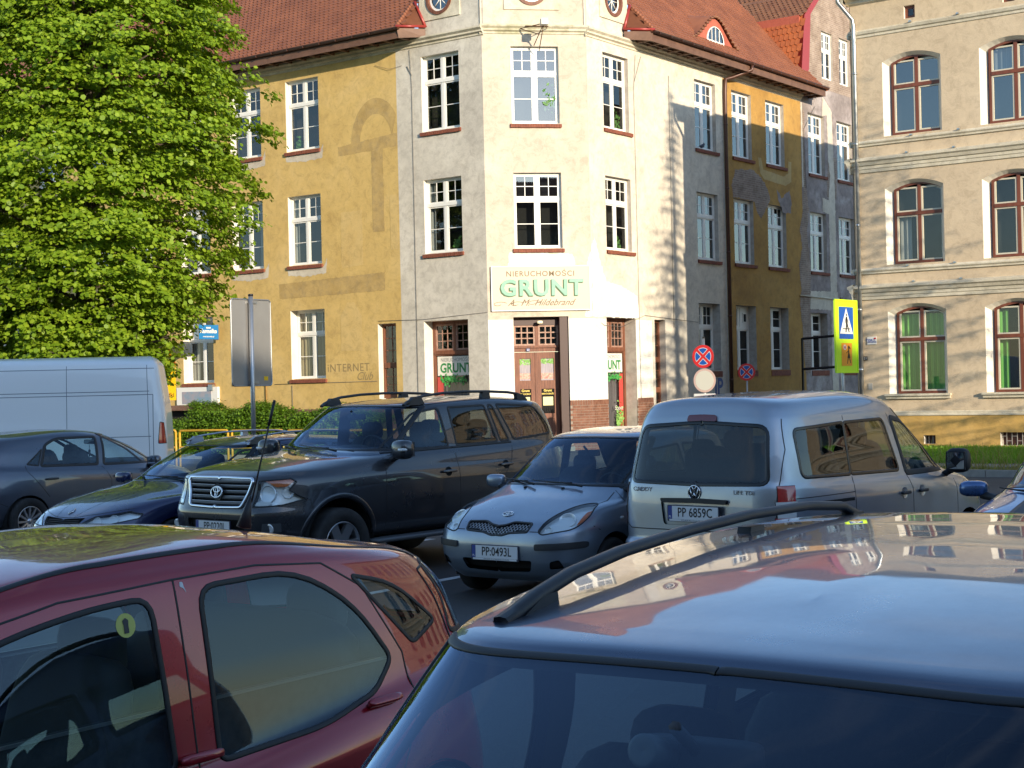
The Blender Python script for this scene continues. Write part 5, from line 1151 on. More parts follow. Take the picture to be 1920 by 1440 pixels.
# ================================================================ corner building
CB = thing('corner_building', 'corner building with yellow and grey wings, white chamfered entrance and red tiled roofs', 'building')
REC, RECG = .20, .36
def std_holes(cols, rows): return [(a, z0, b, z1) for a, b in cols for z0, z1 in rows]
ROWS = [(6.07, 8.33), (9.80, 12.11)]
Lc = [(-2.35, -.89), (-8.12, -6.66), (-10.75, -9.29), (-13.30, -11.84), (-15.9, -14.44), (-18.5, -17.04), (-21.1, -19.64), (-23.7, -22.24), (-26.3, -24.84)]
Lg = [(-8.12, 2.35, -6.60, 4.60), (-10.75, 2.33, -9.29, 4.60), (-13.32, 2.31, -11.80, 4.58), (-15.9, 2.33, -14.44, 4.6), (-18.5, 2.33, -17.04, 4.6), (-21.1, 2.33, -19.64, 4.6), (-23.7, 2.33, -22.24, 4.6)]
ZT = 12.62
LgW = [(-2.47, .35, -.76, 4.01), (-4.34, .9, -3.60, 4.01)]
Lh = std_holes(Lc, ROWS)
hy = [h for h in Lh if h[2] < -3.36]+Lg+[LgW[1]]; hg = [h for h in Lh if h[0] > -3.36]+[LgW[0]]
wall('wall', [(-32, -.2), (-3.36, -.2), (-3.36, ZT), (-32, ZT)], hy, ML, M_YEL, CB)
wall('wall', [(-3.36, -.2), (0, -.2), (0, ZT), (-3.36, ZT)], hg, ML, M_GRY, CB)
CWD = (P2-P1).length
Ch = [(.86, 9.80, 2.31, 12.11), (.86, 6.07, 2.31, 8.33), (.76, -.05, 2.43, 4.02)]
wall('wall', [(0, 3.95), (CWD, 3.95), (CWD, ZT), (0, ZT)], Ch[:2]+[(.76, 3.9, 2.43, 4.02)], MC, M_CRM, CB)
wall('wall', [(0, 1.48), (CWD, 1.48), (CWD, 3.95), (0, 3.95)], [(.76, 1.4, 2.43, 3.96)], MC, M_WHT, CB)
Rc = [(.88, 2.34), (6.53, 7.98), (9.14, 10.60), (11.72, 13.20)]
Rg = [(6.50, 2.33, 7.98, 4.60), (9.14, 2.33, 10.62, 4.60), (11.74, 2.33, 13.22, 4.60)]
RgW = [(.77, .35, 2.46, 4.0), (3.60, .9, 4.27, 3.98)]
Rh = std_holes(Rc, ROWS)
wall('wall', [(0, 3.95), (8.52, 3.95), (8.52, ZT), (0, ZT)], [h for h in Rh if h[2] < 8.5]+[(.77, 3.9, 2.46, 4.0), (3.60, 3.9, 4.27, 3.98), (6.50, 3.9, 7.98, 4.60)], MR, M_RGR, CB)
wall('wall', [(0, 1.45), (3.44, 1.45), (3.44, 3.95), (0, 3.95)], [(.77, 1.4, 2.46, 3.96)], MR, M_WHT, CB)
wall('wall', [(3.44, -.2), (8.52, -.2), (8.52, 3.95), (3.44, 3.95)], [(3.60, .9, 4.27, 3.96), (6.50, 2.33, 7.98, 3.96)], MR, M_GRY, CB)
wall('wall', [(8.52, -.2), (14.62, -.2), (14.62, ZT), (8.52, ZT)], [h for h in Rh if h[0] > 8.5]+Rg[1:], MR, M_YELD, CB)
# brick gable section in the same plane, beyond the yellow part
Gc = [(15.24, 16.70), (17.85, 19.3)]; Gh = std_holes(Gc, ROWS)+[(15.13, 2.30, 16.6, 4.48), (17.8, 2.3, 19.2, 4.48)]+[(16.62, 13.60, 17.63, 15.45), (18.25, 13.6, 19.2, 15.45)]
wall('wall', [(14.62, -.2), (24, -.2), (24, 13.2), (14.62, 13.2)], Gh[:-2], MR, M_MAU, CB)
wall('gable_wall', [(14.75, 13.2), (24, 13.2), (24, 19), (17.6, 17.6), (16.25, 16.5), (15.40, 15.9), (15.15, 13.8)], Gh[-2:], MR, M_BRK, CB, 0)
# brick plinth of the corner with every brick modelled
def brick_plinth(M, x0, x1, y0, y1, skip, m=M_SILL):
    mb = MB(); rg = random.Random(9); r = 0; y = y0
    while y < y1-.02:
        solider = y > y1-.16; hh = .155 if solider else .067; wd = .078 if solider else .25; x = x0-(0 if solider else (r % 2)*.13)
        while x < x1:
            a, b = max(x, x0), min(x+wd-.012, x1)
            if b-a > .02 and not any(s[0]-.02 < (a+b)/2 < s[1]+.02 for s in skip):
                for s in skip:
                    if a < s[0] < b: b = s[0]
                    if a < s[1] < b: a = s[1]
                if b-a > .015: mb.box((a, y, -.02), (b, y+hh, .012+rg.uniform(-.003, .005)))
            x += wd
        y += hh+.012; r += 1
    xs = sorted([x0, x1]+[q for s in skip for q in s])
    for a, b in zip(xs[::2], xs[1::2]): mb.box((a, y0, -.02), (b, y1-.004, .004), 1)
    o = mb.build('brick_plinth', [m, M_MORT], CB); o['kind'] = 'stuff'; o.matrix_local = M
M_MORT = mat('mortar', (.30, .24, .19), .95)
M_PLB = varied('plinth brick', (.25, .115, .07), (.15, .06, .035), 6, .85)
brick_plinth(MC, 0.0, CWD, 0.0, 1.48, [(.76, 2.43)], M_PLB); brick_plinth(MR, 0, 3.44, 0.0, 1.45, [(.77, 2.46)], M_PLB); brick_plinth(MR, .77, 2.46, 0, .35, [], M_PLB)
patchpoly(CB, 'plinth', ML, [(-32, -.1), (-3.36, -.1), (-3.36, 1.36), (-32, 1.36)], varied('brown plinth', (.20, .11, .075), (.14, .075, .05), 3, .9), .012)
# reveals
rv = MB()
for h in Lh: reveals(rv, h, REC)
for h in Lg: reveals(rv, h, RECG)
for h in LgW: reveals(rv, h, .50)
o = rv.build('reveals', M_REV, CB); o.matrix_local = ML; o['kind'] = 'stuff'
rv = MB(); [reveals(rv, h, REC) for h in Ch[:2]]; reveals(rv, Ch[2], .50); o = rv.build('reveals', M_REV, CB); o.matrix_local = MC; o['kind'] = 'stuff'
rv = MB(); [reveals(rv, h, REC) for h in Rh+Gh[:4]]; [reveals(rv, h, RECG) for h in Rg+Gh[4:6]]; [reveals(rv, h, .15) for h in Gh[6:]]; [reveals(rv, h, .50) for h in RgW]; o = rv.build('reveals', M_REV2, CB); o.matrix_local = MR; o['kind'] = 'stuff'
# windows of the upper floors
STD = dict(xs=[.5], ys=[.655], bars=[(1, 2), (2, 2)])
def std_window(M, h, d=REC, pane=M_PANE, room=M_ROOM, curtains=(), **k):
    a = dict(STD); a.update(k)
    return make_window(CB, Matrix(M) @ Matrix.Translation((0, 0, -d)), h[0], h[1], h[2]-h[0], h[3]-h[1], a['xs'], a['ys'], a['bars'], pane=pane, room=room, curtains=curtains, mull=.10)
cur = lambda m, *q: tuple((a, b, 0.03, .97, m) for a, b in q)
for i, h in enumerate(Lh):
    top = h[1] > 9
    std_window(ML, h, room=M_ROOMB if top else M_ROOM, curtains=cur(M_CURW, (.0, .16)) if i in (0, 2) else cur(M_CURW, (.72, .98)) if i == 4 else ())
for i, h in enumerate(Ch[:2]): std_window(MC, h, pane=M_PANEB if i == 0 else [M_PANE, M_PANEB], room=M_ROOMB if i == 0 else M_ROOM)
for i, h in enumerate(Rh+Gh[:4]): std_window(MR, h, pane=M_PANE if h[0] < 3 else M_PANEB, room=M_ROOMB)
for h in Gh[6:]: make_window(CB, MR @ Matrix.Translation((0, 0, -.15)), h[0], h[1], h[2]-h[0], h[3]-h[1], [.5], [.62], [(1, 2), (2, 2)], pane=M_PANE)
for i, h in enumerate(Lg): std_window(ML, h, RECG, curtains=cur(M_CURT, (.0, .30), (.5, .98)) if i == 0 else cur(M_CURW, (.0, .25)) if i == 2 else (), room=M_ROOM)
std_window(MR, Rg[0], RECG); std_window(MR, Rg[1], RECG, bars=lambda i, j: (1, 2) if (i, j) == (0, 1) else (1, 1) if (i, j) == (1, 1) else (1, 2)); std_window(MR, Rg[2], RECG, bars=[(1, 2), (1, 2)])
for h in Gh[4:6]: std_window(MR, h, RECG, bars=[(1, 2), (1, 2)])
# vent panel in one ground-floor top light
mb = MB(); mb.box((9.14+.80, 2.33+1.52, -RECG+.05), (9.14+1.40, 4.53, -RECG+.072)); mb.box((9.14+1.0, 2.33+1.68, -RECG+.072), (9.14+1.24, 4.36, -RECG+.10)); o = mb.build('vent_panel', M_WFR, CB); o.matrix_local = MR
mb = MB(); mb.box((9.14+1.03, 2.33+1.72, -RECG+.101), (9.14+1.21, 4.32, -RECG+.104)); o = mb.build('vent_opening', M_ROOM, CB); o.matrix_local = MR
for M, hs in ((ML, Lh+Lg), (MC, Ch[:2]), (MR, Rh+Gh[:4])):
    for h in hs: brick_sill(CB, M, h[0]-(.06 if M is not MR else .02), h[2]+.05+(.10 if M is MR else 0), h[1])
for h in Rg+Gh[4:6]: brick_sill(CB, MR, h[0], h[2]+.05, h[1], .03, .22, M_DKB if 0 else M_SILL)
# light plaster under the sills of the yellow wing, old repairs and ghost ornament
M_LPL = plaster('bare light plaster', (.58, .52, .42), (.64, .58, .48), (.50, .44, .35), (.36, .31, .24), amt=.3)
M_YGH = plaster('darker yellow ghost', (.475, .325, .12), (.51, .35, .13), (.43, .29, .10), (.29, .22, .12), amt=.7, sc=2)
M_YLT = plaster('paler yellow ghost', (.60, .425, .165), (.62, .44, .18), (.57, .39, .14), (.4, .3, .15), amt=.2)
for k, (a, b, z) in enumerate(((-8.16, -6.52, 9.67), (-10.8, -9.14, 9.67), (-8.2, -6.48, 5.94), (-10.8, -9.1, 5.94))):
    patchpoly(CB, 'plaster_repair', ML, [(a, z-.18), ((a+b)/2, z-.26), (b, z-.20), (b+.05, z+.3), (b-.12, z+.02), (a, z+.0)], M_LPL, .005, .022, k)
for k, (p, m) in enumerate((([(-5.85, 9.42), (-3.37, 9.5), (-3.37, 9.92), (-5.85, 9.72)], M_YGH), ([(-4.45, 6.9), (-3.97, 6.9), (-3.97, 9.5), (-4.45, 9.46)], M_YGH), ([(-8.6, 5.0), (-4.0, 5.05), (-4.0, 5.62), (-8.6, 5.5)], M_YGH),
        ([(-5.8, 5.86), (-4.88, 5.9), (-4.88, 7.65), (-5.8, 7.62)], M_YLT), ([(-5.9, 3.2), (-5.0, 3.2), (-5.0, 4.3), (-5.3, 4.75), (-5.6, 4.75), (-5.9, 4.3)], M_YLT), ([(-3.72, 6.3), (-3.4, 6.3), (-3.4, 8.0), (-3.72, 8.0)], M_YLT))):
    patchpoly(CB, 'repainted_patch', ML, p, m, .0035+.0006*k, .012, 20+k)
ring = [(-4.25+1.28*cos(a)*.80, 9.75+1.35*sin(a)) for a in np.linspace(.02, pi-.02, 18)]+[(-4.25+.82*cos(a)*.80, 9.75+.85*sin(a)) for a in np.linspace(pi-.02, .02, 16)]
patchpoly(CB, 'repainted_patch', ML, [p for p in ring if p[0] < -3.37], M_YGH, .0042, .006, 31)
# exposed brick and grey mends on the ochre part
patchpoly(CB, 'exposed_brick', MR, [(9.0, 8.75), (9.3, 9.35), (10.6, 9.45), (11.25, 9.25), (11.75, 8.9), (11.95, 8.5), (11.6, 8.15), (11.2, 7.75), (10.85, 8.0), (10.72, 8.34), (9.1, 8.36)], M_BRK, .006, .03, 3)
patchpoly(CB, 'exposed_brick', MR, [(12.5, 8.95), (12.9, 8.6), (13.2, 8.85), (13.5, 8.95), (13.7, 8.55), (13.6, 8.15), (13.0, 8.1), (12.6, 8.5)], M_MAU, .006, .03, 4)
patchpoly(CB, 'plaster_repair', MR, [(11.05, 9.95), (11.30, 9.95), (11.45, 9.55), (13.1, 9.45), (13.45, 9.6), (13.5, 10.05), (13.75, 10.05), (13.7, 9.3), (13.2, 9.12), (11.5, 9.2), (11.2, 9.4)], plaster('ochre mend', (.50, .36, .15), (.54, .40, .19), (.44, .30, .12), (.3, .2, .1), amt=.2), .006, .01, 6)
patchpoly(CB, 'exposed_brick', MR, [(14.55, 2.2), (15.0, 2.2), (15.1, 4.4), (15.2, 6.2), (14.95, 7.4), (15.15, 8.4), (14.9, 9.6), (14.95, 12.0), (14.8, 12.3), (14.72, 9.0), (14.6, 8.2), (14.35, 7.6), (14.5, 6.9), (14.2, 6.2), (14.35, 5.3), (14.2, 4.8), (14.4, 3.8)], M_BRK, .007, .03, 7)
patchpoly(CB, 'whitewashed_strip', MR, [(14.63, 9.2), (14.74, 9.2), (14.76, 12.4), (14.63, 12.4)], M_LPL, .009, .015, 8)
patchpoly(CB, 'whitewashed_strip', MR, [(16.95, 1.5), (17.5, 1.5), (17.55, 9.2), (17.4, 12.4), (16.6, 12.9), (16.5, 12.1), (16.95, 12.2), (17.0, 10.4), (17.15, 9.9), (16.95, 8.9), (16.4, 8.95), (16.4, 8.4), (16.95, 8.35)], M_LPL, .008, .02, 9)
patchpoly(CB, 'whitewashed_strip', MR, [(14.95, 4.62), (17.6, 4.62), (17.6, 5.35), (15.0, 5.3)], M_LPL, .0065, .02, 10)
patchpoly(CB, 'exposed_brick', MR, [(16.8, 9.0), (17.7, 9.0), (17.75, 10.6), (17.0, 10.7)], M_BRK, .0055, .03, 11)
# bright whitewash climbing beside the sign, worn paint
patchpoly(CB, 'whitewashed_strip', MC, [(2.95, 4.0), (CWD-.003, 4.0), (CWD-.003, 6.0), (3.05, 5.6), (3.0, 5.0)], M_WHT, .004, .015, 12)
patchpoly(CB, 'whitewashed_strip', MR, [(.003, 4.0), (2.7, 4.0), (2.6, 4.7), (1.6, 5.0), (.8, 5.1), (.5, 5.7), (.2, 6.4), (.003, 6.1)], M_WHT, .004, .03, 13)
patchpoly(CB, 'whitewashed_strip', MC, [(.3, 4.2), (2.9, 4.2), (2.6, 5.9), (.7, 5.95)], M_WHT, .004, .03, 14)
# cornices
cp = [(0, 0), (.03, .02), (.03, .07), (.10, .11), (.10, .16), (.17, .22), (.17, .27), (0, .30)]
moulding(CB, ML, -32, .07, 12.42, cp, M_MLD, 'cornice'); moulding(CB, MC, -.07, CWD+.07, 12.46, [(a*.8, b) for a, b in cp], M_MOSS, 'cornice'); moulding(CB, MR, -.07, 14.6, 12.42, cp, M_MLD, 'cornice')
# ---------------------------------------------------------------- tower over the corner
def tower_ring(off, ex):
    """footprint of the tower, pulled in by off"""
    nL = Vector((-tR.x, -tR.y, 0)); nR = -tL
    a = P1-nL*off+tL*ex; b = P1-nL*off-tC*0; c_ = P2-nR*off
    nC = (nL+nR).normalized(); b = P1-nC*off-tC*off*.0; c_ = P2-nC*off
    d = P2-nR*off+tR*ex; e = d+tL*(ex*1.7); f = a+tR*(ex*1.7); return [a, b, c_, d, e, f]
TX = 2.46
def tower_wall(M, x0, x1, holes, m, z0=12.7, z1=15.6, z=-.05): return wall('tower_wall', [(x0, z0), (x1, z0), (x1, z1), (x0, z1)], holes, M, m, CB, z)
def circ(cx, cy, r, n=24): return [(cx+r*cos(2*pi*i/n), cy+r*sin(2*pi*i/n)) for i in range(n)]
RND = [(ML, -1.60, 13.80), (MC, 1.53, 13.83), (MR, 1.60, 13.80)]
tower_wall(ML, -TX, .03, [circ(-1.60, 13.80, .40)], M_GRY); tower_wall(MC, -.03, CWD+.03, [circ(1.53, 13.83, .42)], M_CRM); tower_wall(MR, -.03, TX, [circ(1.60, 13.80, .40)], M_GRY)
for M, cx, cy in RND:
    mb = MB(); cc = circ(0, 0, .44, 28); ci = circ(0, 0, .37, 28); n = 28
    for (A, B, z0, z1) in ((circ(0, 0, .50, 28), circ(0, 0, .40, 28), -.06, .02),):
        mb.add([(x, y, z0) for x, y in A]+[(x, y, z1) for x, y in A]+[(x, y, z1) for x, y in B]+[(x, y, -.12) for x, y in B], [q for i in range(n) for j in [(i+1) % n] for q in ((i, j, n+j, n+i), (n+i, n+j, 2*n+j, 2*n+i), (2*n+i, 2*n+j, 3*n+j, 3*n+i))])
    o = mb.build('round_window', M_DBR, CB); o.matrix_local = M @ Matrix.Translation((cx, cy, 0))
    f = MB()
    f.add([(x, y, -.07) for x, y in circ(0, 0, .40, 28)]+[(x, y, -.07) for x, y in circ(0, 0, .33, 28)], [(i, (i+1) % n, n+(i+1) % n, n+i) for i in range(n)])
    for k in range(8): a = 2*pi*k/8; f.tube([(0, 0, -.08), (.36*cos(a), .36*sin(a), -.08)], .014, 4)
    f.build('glazing_bars', M_WFR, o); g = MB(); g.add([(x, y, -.095) for x, y in circ(0, 0, .40, 28)], [tuple(range(28))]); g.build('pane', M_PANEB if M is not MC else M_DBR, o)
    g = MB(); g.add([(x, y, -.3) for x, y in circ(0, 0, .46, 28)], [tuple(range(28))]); g.build('room_interior', M_ROOM, o)
    w_ = .84 if M is MC else .78; p = [(cx-w_, cy-.62), (cx+w_, cy-.62), (cx+w_, cy+1.2), (cx-w_, cy+1.2)]
    wall('window_surround', p, [circ(cx, cy, .49)], M, M_MLD, CB, -.012); mb = MB(); q = [(cx-w_, cy-.62), (cx+w_, cy-.62), (cx+w_, cy+1.2), (cx-w_, cy+1.2)]
    mb.add([(x, y, -.012) for x, y in q]+[(x, y, -.06) for x, y in q], [(0, 4, 5, 1), (1, 5, 6, 2), (3, 7, 4, 0)]); o2 = mb.build('surround_edge', M_MLD, CB); o2.matrix_local = M
tr_ = tower_ring(.05, TX); mb = MB()
mb.add([(*p.xy, 12.0) for p in tr_]+[(*p.xy, 15.6) for p in tr_], [(3, 9, 10, 4), (4, 10, 11, 5), (5, 11, 6, 0)]); mb.build('tower_wall', M_GRY, CB)
ctr = sum((Vector(p) for p in tr_), Vector((0, 0, 0)))/6; big = [p+(p-ctr).normalized()*.5 for p in tr_]
mb = MB(); mb.add([(*p.xy, 15.5) for p in big]+[(*p.xy, 15.75) for p in big]+[(*ctr.xy, 20.5)], [(i, (i+1) % 6, (i+1) % 6+6, i+6) for i in range(6)]+[(6+i, 6+(i+1) % 6, 12) for i in range(6)]+[(5, 4, 3, 2, 1, 0)]); mb.build('tower_roof', M_TILE, CB)
# ---------------------------------------------------------------- eaves and roofs
def eave(M, x0, x1, o_=.68, ends=(0, 0)):
    """soffit with rafters, fascia and gutter; local z outwards"""
    mb = MB(); mb.box((x0, 12.70, 0), (x1, 12.74, o_)); o = mb.build('soffit', M_SOF, CB); o.matrix_local = M
    rb = MB(); n = int((x1-x0)/.62)
    for i in range(n+1): a = x0+(x1-x0-.08)*i/n; rb.box((a, 12.63, .02), (a+.08, 12.70, o_-.03))
    rb.box((x0, 12.645, o_*.5), (x1, 12.695, o_*.5+.04)); r = rb.build('rafters', M_FAS, CB); r.matrix_local = M; r['kind'] = 'stuff'
    fb = MB(); fb.box((x0, 12.62, o_), (x1, 12.93, o_+.03)); f = fb.build('fascia', M_FAS, CB); f.matrix_local = M
    gb = MB(); n = 8; pr = [(.085+.075*cos(a), .075*sin(a)) for a in np.linspace(-pi, 0, n)]
    gb.add([(x, 12.93+b, o_+.02+a) for x in (x0-.05, x1+.05) for a, b in pr], [(i, i+1, n+i+1, n+i) for i in range(n-1)]+[tuple(range(n)), tuple(range(n, 2*n))[::-1]], 0, True)
    gb.tube([(x0-.05, 12.935, o_+.18), (x1+.05, 12.935, o_+.18)], .014, 6)
    k = int((x1-x0)/.7)
    for i in range(k): gb.box((x0+.3+i*.7, 12.86, o_+.03), (x0+.33+i*.7, 12.95, o_+.19))
    g = gb.build('gutter', M_GUT, CB); g.matrix_local = M
eave(ML, -32, -2.62); eave(MR, 2.62, 15.35)
def slope_frame(M, x, y, z, ang): return M @ Matrix.Translation((x, y, z)) @ Matrix.Rotation(-(pi/2-ang), 4, 'X')
PIT = radians(47)
SLs = slope_frame(ML, 0, 12.90, .78, PIT); SRs = slope_frame(MR, 0, 12.90, .78, PIT)
def sheet(parent, name, M, pts, m):
    mb = MB(); mb.add([(x, y, 0) for x, y in pts], [tuple(range(len(pts)))]); o = mb.build(name, m, parent); o.matrix_local = M; return o
sheet(CB, 'roof', SLs, [(-32, 0), (-2.62, 0), (-2.62, 1.1), (-2.4, 8.5), (-32, 8.5)], M_TILE); sheet(CB, 'roof', SRs, [(2.62, 0), (15.2, 0), (15.2, 1), (14.9, 8.5), (2.4, 8.5), (2.62, 1.1)], M_TILE)
roof_tiles(CB, SLs, -18, -2.55, .02, 6.2, M_TILE, tw=.20, th=.17); roof_tiles(CB, SRs, 2.6, 15.0, .02, 7.6, M_TILE, tw=.20, th=.17)
# little hips where the eaves die against the tower, with red flashing
for M, s in ((ML, -1), (MR, 1)):
    mb = MB(); x = 2.62*s; t = 2.12*s
    mb.add([(x, 12.93, .84), (t, 12.98, .06), (x*.985, 13.80, -.04)], [(0, 1, 2), (2, 1, 0)]); mb.add([(x, 12.70, -.05), (x, 12.93, .84), (x, 13.80, -.05)], [(0, 1, 2), (2, 1, 0)]); o = mb.build('roof_hip', M_TILE, CB); o.matrix_local = M
    mb = MB(); mb.tube([(t*.99, 12.99, .05), (x*.98, 13.84, -.02)], .05, 6); mb.tube([(x, 12.95, .86), (t*.99, 13.0, .05)], .045, 6); o = mb.build('hip_flashing', M_RFL, CB); o.matrix_local = M
    fb = MB(); fb.add([(x, 12.62, .71), (x, 12.93, .80), (t, 12.93, .03), (t, 12.68, .03)], [(0, 1, 2, 3), (3, 2, 1, 0)]); f = fb.build('fascia_return', M_FAS, CB); f.matrix_local = M
    hb = MB(); hb.tube([M.inverted() @ (M @ Vector((x, 12.95, .80))), (x*1.0, 13.05, .72)], .05, 6); 
    rt = MB()
    for i in range(10): a = i/10; rt.sup((x+s*.02, 12.96+.87*a, .80-.82*a), (.06, .06, .05), (.8, .8), 5)
    q = rt.build('ridge_tiles', M_TILE, CB); q.matrix_local = M; q['kind'] = 'stuff'
    sb = MB(); sb.add([(t-s*.02, 12.9, .0), (x+s*.05, 12.75, .6), (x, 12.72, 0)], [(0, 1, 2), (2, 1, 0)]); q = sb.build('soffit', M_SOF, CB); q.matrix_local = M
# eyebrow dormer
ED = M_RFD = plaster('red dormer render', (.40, .10, .06), (.46, .13, .08), (.34, .08, .05), (.2, .05, .04), amt=.2)
def eyebrow(M, cx, y0, z0, w=1.55, h=.92):
    n = 20; prof = [(w*(2*i/n-1), h*(math.exp(-((2*i/n-1)*1.45)**2)-math.exp(-1.45**2))/(1-math.exp(-1.45**2))) for i in range(n+1)]
    mb = MB(); mb.add([(cx+x, y0+y, z0) for x, y in prof], [tuple(range(n+1))[::-1]]); o = mb.build('eyebrow_dormer', M_RFD, CB); o.matrix_local = M
    tb = MB(); V = [(cx+x*1.04, y0+y+.05, z0+.08) for x, y in prof]+[(cx+x*1.02, y0+y+.10, z0-.1) for x, y in prof]+[(cx+x*.9, y0+y+.12+.25*y, z0-.1-1.25*(y/h)) for x, y in prof]
    tb.add(V, [(i, i+1, n+1+i+1, n+1+i) for i in range(n)]+[(n+1+i, n+1+i+1, 2*n+2+i+1, 2*n+2+i) for i in range(n)], 0, True); q = tb.build('dormer_roof', M_TILE, o); 
    et = MB()
    for i in range(n): x, y = prof[i]; et.sup((cx+x*1.04, y0+y+.05, z0+.07), (.075, .04, .06), (.8, .8), 4)
    e = et.build('verge_tiles', M_TILED, o); e['kind'] = 'stuff'
    f = MB(); r = .60; hh = [(cx+r*cos(a), y0+.10+r*.92*sin(a)) for a in np.linspace(0, pi, 18)]; ri = .53; hi = [(cx+ri*cos(a), y0+.16+ri*.88*sin(a)) for a in np.linspace(0, pi, 18)]; k = 18
    f.add([(x, y, z0+.03) for x, y in hh]+[(x, y, z0+.03) for x, y in hi], [(i, i+1, k+i+1, k+i) for i in range(k-1)]+[(0, k, 2*k-1, k-1)]); f.add([(x, y, z0+.03) for x, y in hh]+[(x, y, z0-.01) for x, y in hh], [(i, k+i, k+i+1, i+1) for i in range(k-1)])
    for a in (-.26, 0, .26): f.box((cx+a-.012, y0+.14, z0+.015), (cx+a+.012, y0+.10+math.sqrt(max(0, .56**2-a*a))*.92, z0+.034))
    f.build('dormer_window', M_WFR, o); g = MB(); g.add([(x, y, z0+.010) for x, y in hh], [tuple(range(k))]); g.build('pane', M_PANEB, o); g = MB(); g.add([(x, y, z0+.004) for x, y in hh], [tuple(range(k))]); g.build('room_interior', M_ROOM, o)
eyebrow(MR, 7.55, 13.32, .28)
# mansard cross roof whose gable shows the brick wall
MG = MR
p0, p1, p2, p3 = (13.95, 13.0), (14.92, 15.72), (16.25, 16.95), (17.9, 18.1); D = 7.0
def side_slope(name, a, b, zf, zb, m, tiles=True, off=0):
    """roof plane between profile points a and b, running inwards from the gable"""
    v = Vector((b[0]-a[0], b[1]-a[1], 0)); L = v.length; v.normalize(); M = MG @ Matrix(((0, v.x, 0, a[0]), (0, v.y, 0, a[1]), (1, 0, 0, 0), (0, 0, 0, 1)))
    n = Vector((0, 0, 1)).cross(v); M = MG @ Matrix(((0, v.x, n.x, a[0]), (0, v.y, n.y, a[1]), (1, 0, n.z, 0), (0, 0, 0, 1)))
    zd = Matrix(((0, v.x, -v.y, a[0]), (0, v.y, v.x, a[1]), (1, 0, 0, 0), (0, 0, 0, 1))); M = MG @ zd
    o = sheet(CB, name, M, [(zf, 0), (zf, L), (zb, L), (zb, 0)], m)
    if tiles: roof_tiles(CB, M @ Matrix.Translation((0, 0, 0)), zb, zf, .03, L-.1, m, tw=.2, th=.17 if m is M_TILED else .27)
side_slope('cross_roof', p0, p1, .05, -D, M_TILE2); side_slope('cross_roof', (p1[0]-.10, p1[1]-.02), p2, .10, -D, M_TILED); side_slope('cross_roof', p2, p3, .10, -D, M_TILED)
mb = MB(); mb.box((p1[0]-.12, p1[1]-.28, -D), (p1[0]+.05, p1[1]+.02, -.05)); o = mb.build('cross_roof_fascia', M_RFD, CB); o.matrix_local = MG
mb = MB(); pp = [p0, p1, p2, p3]; qq = [(15.18, 13.7), (15.42, 15.85), (16.45, 16.75), (18.0, 17.75)]
for i in range(3):
    a, b, c_, d = pp[i], pp[i+1], qq[i+1], qq[i]; mb.add([(a[0]+.55, a[1]+.1, .12) if i == 0 else (*a, .12), (*b, .12), (*c_, .14), (*d, .14)], [(0, 3, 2, 1)])
    A = (a[0]+.55, a[1]+.1) if i == 0 else a; mb.add([(*A, .12), (*b, .12), (*b, -.30), (*A, -.30)], [(0, 1, 2, 3), (3, 2, 1, 0)])
o = mb.build('verge_flashing', M_RFL, CB); o.matrix_local = MG
# broken end of the gutter
mb = MB()
for i in range(4): mb.box((15.3+i*.16, 12.90+.03*(i % 2), .05+.1*(i % 2)), (15.42+i*.16, 12.97+.03*(i % 2), .82-.1*i))
o = mb.build('loose_tiles', M_TILE2, CB); o.matrix_local = MR; o['kind'] = 'stuff'
# ---------------------------------------------------------------- ground-floor joinery
def joinery(M, x, y, w, h, d, small, parent=CB, name='shop_window', side=1, shop=True, bars=None):
    W = M @ Matrix.Translation((x, y, -d)); f = MB(); fr = .10
    for a, b in (((0, 0), (fr, h)), ((w-fr, 0), (w, h)), ((fr, h-fr), (w-fr, h)), ((fr, 0), (w-fr, .12)), ((fr, h-1.06), (w-fr, h-.90))): f.box((*a, 0), (*b, .09))
    f.box((w/2-.05, h-.90, .01), (w/2+.05, h-fr, .08)); f.box((fr, h-1.02, .09), (w-fr, h-.94, .13))
    o = f.build(name, M_DBR, parent); o.matrix_local = W
    b = MB()
    for (X0, X1) in ((fr, w/2-.05), (w/2+.05, w-fr)):
        Y0, Y1 = h-.90, h-fr; s = .05
        for q in (((X0, Y0), (X1, Y0+s)), ((X0, Y1-s), (X1, Y1)), ((X0, Y0+s), (X0+s, Y1-s)), ((X1-s, Y0+s), (X1, Y1-s))): b.box((*q[0], .02), (*q[1], .07))
        for k in (1, 2): b.box((X0+s+(X1-X0-2*s)*k/3-.012, Y0+s, .03), (X0+s+(X1-X0-2*s)*k/3+.012, Y1-s, .055)); b.box((X0+s, Y0+s+(Y1-Y0-2*s)*k/3-.012, .0305), (X1-s, Y0+s+(Y1-Y0-2*s)*k/3+.012, .0545))
    b.build('glazing_bars', varied('worn pink bars', (.42, .26, .20), (.26, .12, .08), 12, .6), o)
    for q in ((fr, h-.90, w-fr, h-fr), (fr, .12, w-fr, h-1.06)):
        g = MB(); g.add([(q[0], q[1], .04), (q[2], q[1], .04), (q[2], q[3], .04), (q[0], q[3], .04)], [(0, 1, 2, 3)]); g.build('pane', M_PANE, o)
    r = MB(); r.add([(0, 0, -.01), (w, 0, -.01), (w, h, -.01), (0, h, -.01), (0, 0, -.7), (w, 0, -.7), (w, h, -.7), (0, h, -.7)], [(4, 5, 6, 7), (0, 1, 5, 4), (1, 2, 6, 5), (2, 3, 7, 6), (3, 0, 4, 7)]); r.build('room_interior', M_ROOMB, o)
    return o, W
